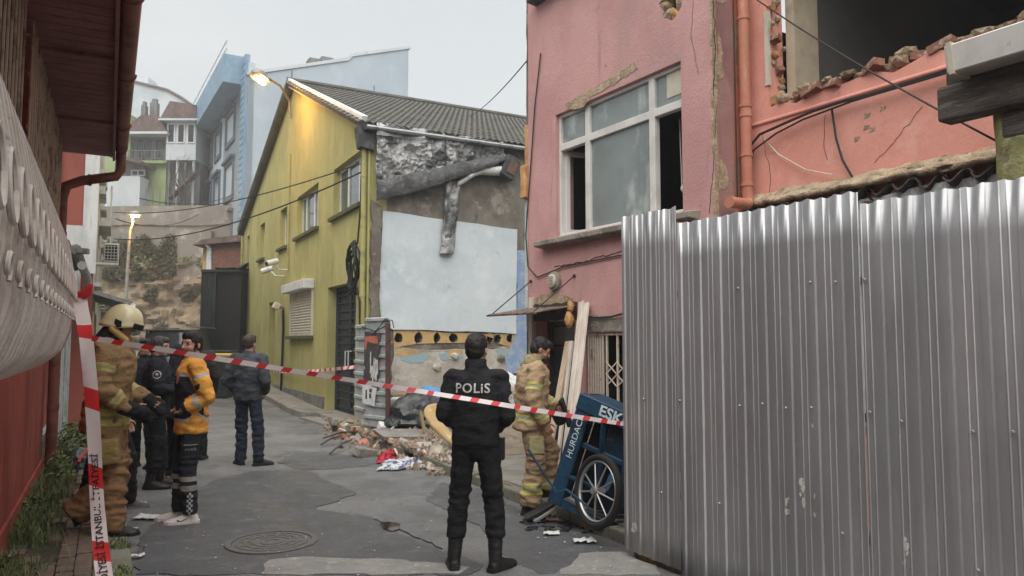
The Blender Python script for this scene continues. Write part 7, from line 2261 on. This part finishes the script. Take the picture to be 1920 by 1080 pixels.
    lv = [(hem, .185 * wst, .135 * wst), (hem + .04, .186 * wst, .137 * wst), (1.02, .182, .134), (1.16, .186, .136), (1.30, .202, .142), (1.40, .196, .128), (1.46, .15, .105), (1.505, .09, .082)]
    mb.loft([ell_ring(U((0, -.004, z)), rx * b, ry * b, 24) for z, rx, ry in lv if z >= hem])
    wr_end = {}
    for s_, sg in (('L', -1), ('R', 1)):
        cap(mb, U((sg * .1, -.005, 1.43)), j['sh' + s_], .072 * b, .072 * b)
        cap(mb, j['sh' + s_], j['el' + s_], .074 * b * sb, .061 * b * sb)
        dv = (j['wr' + s_] - j['el' + s_])
        cap(mb, j['el' + s_], j['wr' + s_] + dv.normalized() * jk.get('cuff', -.005), .06 * b * sb, .046 * b * sb, flat1=True)
    if jk.get('collar', True):
        ch = jk.get('ch', 1.555)
        mb.loft([ell_ring(U((0, -.012 + (z - 1.48) * .12, z)), rx, ry, 20) for z, rx, ry in ((1.46, .095, .088), (1.5, .082, .08), (ch, .079, .08))])
    jm = blob(mb, cv, 3)
    wrinkle(jm, jk.get('fold', .007) * 1.5, jk.get('fx', 8), jk.get('fz', 13), jk.get('seed', 0))
    co = getco(jm)
    dL1, tL1 = seg_dist(co, j['shL'], j['elL']); dL2, tL2 = seg_dist(co, j['elL'], j['wrL'])
    dR1, tR1 = seg_dist(co, j['shR'], j['elR']); dR2, tR2 = seg_dist(co, j['elR'], j['wrR'])
    dmin = np.stack([dL1, dL2, dR1, dR2]); wh = np.argmin(dmin, 0)
    up_len = (j['elL'] - j['shL']).length
    s_arm = np.choose(wh, [tL1, tL2 + up_len, tR1, tR2 + up_len]); dm = dmin.min(0)
    Ui = np.array(ML.transposed())
    loc_ = (co - np.array(pv)) @ Ui.T + np.array(pv)
    is_arm = (dm < .082 * b * sb) & (np.abs(loc_[:, 0]) > np.where(loc_[:, 2] > 1.2, .155 * b, .0)) & (s_arm > .03)
    is_arm &= ~((np.abs(loc_[:, 0]) < .15 * b) & (s_arm < up_len * .8))
    for an, fnc in jk.get('sd', {}).items():
        set_attr(jm, an, fnc(loc_, is_arm, s_arm, up_len))
    jo = attach(jm, 'jacket', [jk['mat']], root)
    # ---- trousers
    tr = trousers
    tb = tr.get('bulk', 1.0)
    mb = MB()
    ell(mb, (0, 0, .94), (.158 * (.6 + .4 * tb), .118 * (.6 + .4 * tb), .13))
    zend = tr.get('end', .06)
    for s_ in 'LR':
        hp, kn, an_ = j['hip' + s_], j['kn' + s_], j['an' + s_]
        cap(mb, hp, kn, .096 * tb, .074 * tb)
        k = (kn.z - (an_.z - .09 + zend)) / max(.01, kn.z - an_.z)
        e = kn + (an_ - kn) * min(1.1, k)
        cap(mb, kn, e, .072 * tb, tr.get('ankle', .062) * tb, flat1=True)
    tm_ = blob(mb, cv, 3)
    zk = j['knL'].z
    wrinkle(tm_, tr.get('fold', .006) * 1.5, 7, 16, 5 + jk.get('seed', 0), lambda c: .6 + .9 * (c[:, 2] < .62))
    for an, fnc in tr.get('sd', {}).items(): set_attr(tm_, an, fnc(getco(tm_)))
    to = attach(tm_, 'trousers', [tr['mat']], root)
    # ---- shoes
    sh_ = shoes
    so = {}
    for s_ in 'LR':
        mb = MB(); an_ = j['an' + s_]
        rt = Matrix.Rotation(R(J['toe' + s_]), 3, 'Z')
        hl = J['heel' + s_]
        rp = rt @ Matrix.Rotation(-R(hl), 3, 'X')
        B = lambda x, y, z: an_ + rp @ Vector((x, y, z - .09))
        sw = sh_.get('w', 1.0)
        rings = []
        for y, w, h in ((-.075, .026, .06), (-.06, .036, .085), (0, .04, .1), (.05, .043, .092), (.1, .048, .072), (.15, .046, .058), (.19, .034, .045), (.205, .018, .035)):
            rings.append([B(x * w * sw, y * sh_.get('l', 1.0), z) for x, z in ((-.95, 0.0), (-1.05, .022), (-.9, h * .6), (-.55, h * .93), (0, h), (.55, h * .93), (.9, h * .6), (1.05, .022), (.95, 0))])
        mb.loft(rings)
        ht = sh_.get('h', .12)
        upd = (j['kn' + s_] - an_).normalized()
        cap(mb, B(0, -.02, .07), an_ + upd * (ht - .05), .044 * sw, sh_.get('sr', .05), flat1=True)
        sm_ = blob(mb, .0085, 2, .4)
        if ht > .15: wrinkle(sm_, .003, 20, 30, 2)
        if 'sd' in sh_:
            c_ = getco(sm_); lq = (c_ - np.array(an_)) @ np.array(rp.transposed()).T; lq[:, 2] += .09
            for an, fnc in sh_['sd'].items(): set_attr(sm_, an, fnc(lq))
        so[s_] = attach(sm_, sh_.get('name', 'boot'), [sh_['mat']], root)
        mb = MB()
        ol_ = [(-.08, -.03), (-.085, 0), (-.08, .03)] + [(y, w) for y, w in ((.0, .041), (.1, .052), (.17, .045), (.212, .015), (.212, -.015), (.17, -.045), (.1, -.052), (0, -.041))]
        mb.prism(lambda u, v, n: B(v * sw, u * sh_.get('l', 1.0), n), ol_, 0.0, sh_.get('sole_h', .024))
        so_ = bpy.data.meshes.new('sole'); so_.from_pydata([tuple(v) for v in mb.V], [], mb.F); so_.materials.append(sh_.get('sole', M_black))
        ob = bpy.data.objects.new('sole', so_); COL.objects.link(ob); ob.parent = so[s_]
    return dict(root=root, j=j, H=H, MH=MH, hc=hc, jacket=jo, trousers=to, body=body, shoes=so, U=U, ML=ML)
def local_part(mb, name, m, parent, smooth=40, solid=0):
    me = bpy.data.meshes.new(name); me.from_pydata([tuple(v) for v in mb.V], [], mb.F)
    bm = bmesh.new(); bm.from_mesh(me); bmesh.ops.remove_doubles(bm, verts=bm.verts, dist=1e-5); bmesh.ops.recalc_face_normals(bm, faces=bm.faces); bm.to_mesh(me); bm.free()
    me.materials.append(m); me.shade_smooth(); me.set_sharp_from_angle(angle=R(smooth))
    o = bpy.data.objects.new(name, me); COL.objects.link(o); o.parent = parent
    if solid: o.modifiers.new('thickness', 'SOLIDIFY').thickness = solid
    return o
band = lambda s, c, w: w / 2 - np.abs(s - c)
def fabric(name, c, rough=.85, sdf=(), k=1.0):
    return mat(name, c, rough, layers=[((int(c[0] * .82), int(c[1] * .82), int(c[2] * .82)), 5, .45, .65), ((min(255, int(c[0] * 1.12)), min(255, int(c[1] * 1.12)), min(255, int(c[2] * 1.12))), 11, .56, .72)], bump=[(9, .6, (1, 1, 1.8), .035), (24, .6, (1, 1, 1.6), .014), (240, .25, None, .002)], fine=.1, sdf=sdf, obj=True, spec=.25)
M_blackj = fabric('black_softshell', (34, 34, 38))
M_blackt = fabric('black_trousers', (30, 30, 33))
M_navy = fabric('navy_jacket', (38, 40, 48))
M_boot = mat('black_boot', (34, 32, 32), .5, bump=[(60, .3, None, .006)], fine=.15, obj=True)
M_lime = (184, 176, 72)
M_turn_r = fabric('turnout_tan', (176, 146, 108), sdf=(('sdA', M_lime, .5), ('sdB', (150, 146, 120), .4)))
M_turn_rt = fabric('turnout_tan_trousers', (158, 130, 94), sdf=(('sdA', M_lime, .5), ('sdB', (150, 146, 120), .4)))
M_turn_l = fabric('turnout_brown', (146, 114, 72), sdf=(('sdA', (170, 158, 66), .5), ('sdB', (150, 138, 100), .4)))
M_turn_lt = fabric('turnout_brown_trousers', (142, 106, 66), sdf=(('sdA', (156, 144, 66), .5),))
M_sole_d = M_black
boots = dict(mat=M_boot, h=.3, sr=.062, w=1.12, l=1.05, name='boot', sole_h=.03)
blackshoe = dict(mat=M_boot, h=.12, w=1.05, name='shoe')

# ---- 1 police officer seen from behind
q = G(892, 1067)
p1 = person('police officer in black seen from behind with POLiS across his back', q, -6, 1.0,
    J=dict(elL=(-.25, -.045, 1.155), elR=(.25, -.045, 1.155), wrL=(-.14, .17, 1.04), wrR=(.14, .17, 1.04), shL=(-.18, -.01, 1.44), shR=(.18, -.01, 1.44), knL=(-.135, .02, .5), knR=(.135, .02, .5), anL=(-.165, -.02, .09), anR=(.165, -.02, .09), toeL=14, toeR=-32, handL=(.9, .4, -.1), handR=(-.9, .4, -.1)),
    head=(-14, -2), hair=M_hairb, jacket=dict(mat=M_blackj, hem=.93, bulk=1.0, waist=1.0, sleeve=.94, fold=.008, seed=1, ch=1.585), trousers=dict(mat=M_blackt, bulk=1.0, end=.24, ankle=.07, fold=.008), shoes=boots)
M_pol = mat('print_grey', (196, 194, 192), .6, fine=.04)
decal(p1['jacket'].data, 'lettering', txt('POLiS', .1, spacing=1.1, bold=.0016), (-.01, -.1, 1.365), (1, 0, 0), (0, 0, 1), (0, 1, 0), M_pol, p1['jacket'], .004, .02)
M_badge = mat('badge_silver', (190, 188, 180), .5, layers=[((110, 90, 80), 60, .55, .6)], fine=.1, obj=True)
sb_ = p1['j']['shR'].lerp(p1['j']['elR'], .55)
decal(p1['jacket'].data, 'arm_badge', discv(.042), sb_, (.25, .97, 0), (-.2, 0, .97), (-.9, .3, 0), M_badge, p1['jacket'], .004)
mb = MB(); mb.loft([ell_ring((0, -.004, z), .172 * 1.0, .128, 24) for z in (.925, .965)]); local_part(mb, 'belt', M_black, p1['root'])
mb = MB(); mb.box((.19, .02, .9), (.05, .09, .16)); local_part(mb, 'holster', M_black, p1['root'])

# ---- 2 firefighter on the right, looking down
q = G(994, 962)
A_f = lambda c, a, s, L: np.where(a, np.maximum(band(s, L * .62, .075), band(s, L + .19, .07)), np.maximum(band(c[:, 2], .955, .085), band(c[:, 2], 1.06, .0)))
B_f = lambda c, a, s, L: np.where(a, np.maximum(band(s, L * .62, .026), band(s, L + .19, .024)), band(c[:, 2], .955, .03))
TA = lambda c: np.maximum(band(c[:, 2], .27, .11), -.05)
TB = lambda c: band(c[:, 2], .27, .03)
p2 = person('bareheaded firefighter in tan turnout suit looking down beside the blue cart', q, -80, 1.0,
    J=dict(lean=5, elR=(.27, -.05, 1.15), wrR=(.25, .1, .93), elL=(-.27, .1, 1.17), wrL=(-.14, .31, 1.06), hipL=(-.1, 0, .92), knL=(-.14, .24, .62), anL=(-.15, .2, .2), knR=(.1, .04, .5), anR=(.1, -.03, .09), toeL=5, toeR=-8, curl=.5),
    head=(-4, 24), hair=M_hairb, skin=M_skin2, jacket=dict(mat=M_turn_r, hem=.84, bulk=1.18, fold=.012, seed=4, ch=1.575, sleeve=1.02, sd=dict(sdA=A_f, sdB=B_f)), trousers=dict(mat=M_turn_rt, bulk=1.2, end=.1, ankle=.08, fold=.012, sd=dict(sdA=TA, sdB=TB)), shoes=dict(mat=M_boot, h=.2, sr=.06, w=1.15, l=1.05))
mb = MB(); mb.loft([ell_ring(p2['U']((0, -.02 + (z - 1.5) * .2, z)), r_, r_, 20) for z, r_ in ((1.5, .1), (1.56, .105), (1.59, .1), (1.585, .085), (1.52, .07))]); local_part(mb, 'collar', M_turn_rt, p2['root'])
mb = MB(); mb.box(p2['U']((.07, .085, 1.53)), (.07, .05, .05), Matrix.Rotation(.6, 3, 'Z')); local_part(mb, 'collar_tab', M_black, p2['root'])
mb = MB()
for k in range(9): pass
mb.grid(lambda a, b: p2['j']['wrL'] + Vector((.12 - .28 * a, .0 + .06 * math.sin(a * 5) + .1 * b, .08 - .24 * b + .03 * math.sin(a * 9 + b * 4))), 12, 10)
gl = local_part(mb, 'gloves', M_black, p2['root'], 60, .03)
mb = MB(); mb.box((.165, .03, .7), (.09, .15, .18), Matrix.Rotation(.06, 3, 'X')); gme = blob(mb, .014, 5); wrinkle(gme, .005, 12, 14, 2); attach(gme, 'trouser_pocket', [M_turn_rt], p2['root'])

# ---- 3 paramedic
M_para = fabric('paramedic_orange', (250, 168, 10), sdf=(('sdA', (38, 40, 50), .8), ('sdB', (176, 172, 168), .45), ('sdC', (32, 33, 38), .8)))
M_parat = fabric('paramedic_trousers', (40, 42, 50), sdf=(('sdB', (158, 150, 142), .45), ('sdC', (34, 35, 40), .8)))
def zc(c):
    x = np.abs(c[:, 1] + .01)           # fore-and-aft position on the flank
    return .955 + .075 * np.clip(1 - x / .1, 0, 1)
pA = lambda c, a, s, L: np.where(a, s - (L + .205), np.minimum(np.minimum(c[:, 2] - zc(c), 1.375 - c[:, 2]), c[:, 1] + .085))
pB = lambda c, a, s, L: np.where(a, np.maximum(np.maximum(band(s, .1, .035), band(s, L - .02, .0)), band(s, L + .1, .05)), np.maximum(band(c[:, 2], zc(c) + .0, .032), np.where(c[:, 1] > -.085, band(c[:, 2], 1.375, .03), -1)))
pC = lambda c, a, s, L: np.where(a, np.minimum(band(s, L * .62, .045), .02 - np.abs(c[:, 1])), band(c[:, 2], zc(c) + .03, .014))
q = G(352, 978)
p3 = person('paramedic in an orange and navy jacket with white trainers', q, 122, 1.02,
    J=dict(elL=(-.28, -.1, 1.17), wrL=(-.17, .1, 1.06), elR=(.28, -.1, 1.17), wrR=(.17, .1, 1.06), knL=(-.1, .03, .5), anL=(-.1, 0, .09), knR=(.1, .06, .5), anR=(.1, .06, .09), toeL=-14, toeR=-24, handL=(.8, -.1, -.5), handR=(-.8, -.1, -.5)),
    head=(36, 2), hair=M_hairb, beard=True, skin=M_skin, jacket=dict(mat=M_para, hem=.83, bulk=1.06, fold=.008, seed=8, sd=dict(sdA=pA, sdB=pB, sdC=pC)),
    trousers=dict(mat=M_parat, bulk=.98, end=.1, ankle=.062, fold=.007, sd=dict(sdB=lambda c: np.maximum(band(c[:, 2], .42, .045), band(c[:, 2], .335, .05)), sdC=lambda c: band(c[:, 2], .38, .0))),
    shoes=dict(mat=mat('trainer_white', (206, 198, 192), .6, bump=[(60, .2, None, .004)], fine=.08, obj=True), h=.11, w=1.02, l=1.04, name='trainer', sole=mat('trainer_sole', (222, 206, 202), .6, fine=.05), sole_h=.034))
jd = p3['jacket'].data
M_cres = mat('emblem_red', (206, 56, 56), .6, fine=.05)
M_wprint = mat('print_white', (214, 212, 208), .6, fine=.05)
decal(jd, 'chest_emblem', discv(.042), (-.09, .16, 1.33), (-.93, .36, 0), (0, 0, 1), (.36, -.93, 0), M_cres, p3['jacket'], .004)
decal(jd, 'chest_emblem_ring', discv(.033, 18, .026), (-.09, .16, 1.33), (-.93, .36, 0), (0, 0, 1), (.36, -.93, 0), M_wprint, p3['jacket'], .007)
td = p3['trousers'].data
chk = ([], [])
for r_ in range(9):
    for c_ in range(3):
        if (r_ + c_) % 2:
            k = len(chk[0]); x, y = (c_ - 1.5) * .017, r_ * .022
            chk[0].extend([Vector((x, y, 0)), Vector((x + .017, y, 0)), Vector((x + .017, y + .022, 0)), Vector((x, y + .022, 0))]); chk[1].append((k, k + 1, k + 2, k + 3))
decal(td, 'checker_strip', chk, (-.2, .015, .1), (0, 1, 0), (0, 0, 1), (1, 0, 0), M_silver, p3['trousers'], .005)
decal(td, 'thigh_line', quad(-.06, .06, 0, .006, 4), (-.25, .02, .73), (0, 1, 0), (0, 0, 1), (1, 0, 0), M_silver, p3['trousers'], .004)
decal(td, 'thigh_lettering', txt('112 ACİL', .026), (-.25, .02, .69), (0, -1, 0), (0, 0, 1), (1, 0, 0), M_silver, p3['trousers'], .004, .02)
# tick-shaped mark on the near shoe
tick = [(-.045, .0), (-.03, -.018), (-.008, -.016), (.055, .018), (-.002, -.002), (-.022, -.003), (-.034, .008)]
an_ = p3['j']['anL']
decal(p3['shoes']['L'].data, 'side_mark', ([Vector((a, b, 0)) for a, b in tick], [(0, 1, 6), (1, 5, 6), (1, 2, 5), (2, 4, 5), (2, 3, 4)]), an_ + Vector((-.2, .07, -.045)), (0, -1, 0), (0, 0, 1), (1, 0, 0), M_black, p3['shoes']['L'], .003)

# ---- 4 man in a grey jacket, hands in pockets
M_greyj = fabric('charcoal_jacket', (70, 74, 80))
M_jean = fabric('dark_jeans', (40, 48, 62))
q = G(462, 872)
p4 = person('man in a charcoal jacket and dark jeans seen from behind, hands in pockets', q, -8, 1.02,
    J=dict(elL=(-.29, -.08, 1.15), wrL=(-.2, .1, .98), elR=(.29, -.08, 1.15), wrR=(.2, .1, .98), knL=(-.1, .03, .5), anL=(-.1, .03, .09), knR=(.16, -.01, .5), anR=(.19, -.03, .09), toeL=48, toeR=-42, handL=(.4, .6, -.6), handR=(-.4, .6, -.6)),
    head=(-10, 0), hair=M_hairbr, jacket=dict(mat=M_greyj, hem=.88, bulk=1.1, waist=.95, seed=11, fold=.009), trousers=dict(mat=M_jean, bulk=.98, end=.06, ankle=.066, fold=.009), shoes=blackshoe, voxel=.009)

# ---- 5 policeman in a black parka, hands in front
q = G(288, 914)
p5 = person('policeman in a black jacket with a round arm badge, facing the group', q, -66, 1.0,
    J=dict(elR=(.27, .02, 1.17), wrR=(.13, .25, 1.15), elL=(-.27, .02, 1.17), wrL=(-.1, .27, 1.17), knL=(-.1, .05, .5), anL=(-.11, .08, .09), anR=(.1, -.03, .09), handR=(-.3, .8, .3), handL=(.3, .8, .3), curl=.7),
    head=(-22, 6), hair=hair_mat('hair_grey', (70, 66, 64)), jacket=dict(mat=M_navy, hem=.82, bulk=1.12, seed=14, fold=.008), trousers=dict(mat=M_blackt, bulk=1.05, end=.2, ankle=.07, fold=.008), shoes=boots, voxel=.008)
sb_ = p5['j']['shR'].lerp(p5['j']['elR'], .4)
for rr_, r0_, m_ in ((.048, .036, M_silver), (.018, 0, M_silver)):
    decal(p5['jacket'].data, 'arm_badge', discv(rr_, 18, r0_), sb_, (-.15, 1, 0), (0, 0, 1), (-1, 0, 0), m_, p5['jacket'], .005)

# ---- 6..9 people behind
q = G(326, 893)
person('person in a dark hooded coat half hidden behind the paramedic', q, -40, .94, J=dict(elL=(-.27, -.03, 1.16), wrL=(-.16, .16, 1.05), elR=(.27, -.03, 1.16), wrR=(.16, .16, 1.05), toeL=20, toeR=-40), head=(0, 8), jacket=dict(mat=fabric('dark_coat', (38, 38, 44)), hem=.78, bulk=1.08, seed=18), trousers=dict(mat=M_blackt, end=.08), shoes=blackshoe, voxel=.011, cv=.015, hood=True)
q = P(366, 700, 11.0)
person('brown haired man behind the paramedic, only his head showing', (q.x, 11.0, 0), 20, 1.04, jacket=dict(mat=fabric('dark_brown_coat', (52, 46, 44)), hem=.8, seed=21), trousers=dict(mat=M_blackt), shoes=blackshoe, hair=M_hairbr, voxel=.011, cv=.015)
q = P(273, 700, 10.4)
person('dark haired man looking towards the camera between helmet and policeman', (q.x, 10.4, 0), 172, .985, head=(-6, 0), jacket=dict(mat=M_navy, hem=.82, seed=24), trousers=dict(mat=M_blackt), shoes=blackshoe, voxel=.009, cv=.015)
q = G(203, 958)
M_maro = fabric('maroon_coat', (84, 50, 46))
person('person in a maroon coat hidden behind the helmeted firefighter', (q.x, q.y, 0), -84, .98, J=dict(knL=(-.1, .16, .5), anL=(-.1, .17, .09), knR=(.1, -.12, .5), anR=(.1, -.2, .09), toeL=4, toeR=-10), jacket=dict(mat=M_maro, hem=.8, bulk=1.05, seed=27), trousers=dict(mat=M_blackt), shoes=dict(mat=mat('trainer_grey', (92, 86, 84), .7, fine=.15, obj=True), h=.11, name='trainer', sole=mat('sole_grey', (140, 134, 130), .7)), voxel=.011, cv=.014)

# ---- 10 helmeted firefighter in the left foreground
q = G(192, 1000, .09)
A_l = lambda c, a, s, L: np.where(a, np.maximum(band(s, L * .55, .06), band(s, L + .16, .06)), np.maximum(band(c[:, 2], .965, .05), band(c[:, 2], .885, .05)))
B_l = lambda c, a, s, L: np.where(a, np.maximum(band(s, L * .55, .02), band(s, L + .16, .02)), -1 + 0 * s)
p10 = person('firefighter in a cream helmet and brown turnout suit striding on the left pavement', q, -72, 1.08,
    J=dict(lean=4, elR=(.3, -.03, 1.16), wrR=(.24, .2, 1.0), elL=(-.28, .02, 1.16), wrL=(-.12, .28, 1.04), knR=(.12, .1, .5), anR=(.11, .06, .09), knL=(-.1, .08, .5), anL=(-.1, -.19, .17), heelL=-36, toeL=4, toeR=-6, curl=.9, handR=(-.2, .8, -.3)),
    head=(-4, 14), bald=True, skin=M_skin2, hair=M_hairb, jacket=dict(mat=M_turn_l, hem=.8, bulk=1.18, sleeve=1.0, fold=.014, seed=31, ch=1.57, sd=dict(sdA=A_l, sdB=B_l)), trousers=dict(mat=M_turn_lt, bulk=1.17, end=.06, ankle=.086, fold=.014, sd=dict(sdA=lambda c: band(c[:, 2], .2, .0))), shoes=dict(mat=M_boot, h=.2, sr=.07, w=1.2, l=1.08))
H, MH = p10['H'], p10['MH']
M_helm = mat('helmet_cream', (222, 210, 158), .32, coat=.4, layers=[((206, 192, 136), 6, .5, .7)], fine=.03, obj=True)
def helm(a, b):
    ph_, th = a * 2 * math.pi, b * math.pi * .5
    fr = math.cos(ph_)                       # +1 at the front
    zl_ = -.035 + .055 * max(0, fr) - .02 * max(0, -fr)
    r_ = 1 + .05 * (b > .93) + .03 * max(0, fr) * max(0, b - .75) * 4
    x, y = .118 * math.sin(ph_) * math.sin(th) * r_, .148 * math.cos(ph_) * math.sin(th) * r_ - .006
    z = zl_ + (.165 - zl_) * math.cos(th) ** .85 + .012 * math.exp(-(x / .03) ** 2) * math.sin(th)
    return H((x, y, z))
mb = MB(); mb.grid(helm, 48, 20); hl = local_part(mb, 'helmet', M_helm, p10['root'], 50, .012)
for s_ in (-1, 1):
    mb = MB(); mb.loft([[H((s_ * xx, y, z)) for y, z in ((-.035, .035), (.015, .03), (.03, -.015), (.0, -.03), (-.03, .0))] for xx in (.1, .124)]); local_part(mb, 'ear_plate', M_black, hl)
    mb = MB(); cap(mb, H((s_ * .1, -.03, -.05)), H((s_ * .075, .085, -.105)), .03, .026); local_part(mb, 'chin_guard', mat('helmet_strap', (196, 160, 84), .6, bump=[(60, .4, None, .006)], fine=.12, obj=True), hl)
mb = MB(); mb.grid(lambda a, b: H((.122 * math.sin((a - .5) * 1.7), .153 * math.cos((a - .5) * 1.7), -.002 + .045 * b)), 16, 4); local_part(mb, 'visor', M_black, hl, 60, .006)
mb = MB(); mb.loft([ell_ring(H((0, -.05 + y, z)), rx, ry, 18) for z, y, rx, ry in ((-.16, .0, .115, .12), (-.1, .0, .11, .105), (-.03, .01, .1, .09))]); local_part(mb, 'neck_guard', M_blackj, p10['root'])
bk_ = p10['jacket'].data
decal(bk_, 'lettering', txt('İTFAİYESİ', .085, bold=.001), (.045, -.3, 1.27), (0, 0, 1), (-1, 0, 0), (0, 1, 0), M_silver, p10['jacket'], .005, .03)
for s_, hd_ in (('R', (-.2, .8, -.3)), ('L', None)):
    w_ = p10['j']['wr' + s_]; d_ = (p10['ML'] @ Vector(hd_)).normalized() if hd_ else (w_ - p10['j']['el' + s_]).normalized()
    mb = MB(); cap(mb, w_ - d_ * .05, w_ + d_ * .05, .062, .056); ell(mb, w_ + d_ * .1, (.05, .062, .056)); cap(mb, w_ + d_ * .05, w_ + d_ * .13 + Vector((-.02 if s_ == 'R' else .02, 0, -.03)), .05, .04)
    gme = blob(mb, .011, 2); wrinkle(gme, .006, 20, 20, 2); attach(gme, 'glove', [M_blackj], p10['root'])
mb = MB(); mb.box((.2, .05, .66), (.1, .17, .2), Matrix.Rotation(.12, 3, 'X')); gme = blob(mb, .014, 5); wrinkle(gme, .006, 12, 14, 2); attach(gme, 'trouser_pocket', [M_turn_lt], p10['root'])
# ================================================================== AIR
hz_ = MB()
hz_.box((-8, 48, 14), (150, 130, 32))
haze = hz_.build('haze', mat('haze_air', (255, 255, 255)))
hm_ = haze.data.materials[0]
nt = hm_.node_tree
for n_ in list(nt.nodes):
    if n_.type != 'OUTPUT_MATERIAL': nt.nodes.remove(n_)
pvn = nt.nodes.new('ShaderNodeVolumePrincipled')
pvn.inputs['Color'].default_value = (.93, .965, 1, 1)
pvn.inputs['Density'].default_value = .0026
pvn.inputs['Anisotropy'].default_value = .2
nt.links.new(pvn.outputs[0], nt.nodes['Material Output'].inputs['Volume'])
haze['kind'] = 'stuff'
haze['label'] = 'thin pale winter haze in the street air'
haze['category'] = 'haze'
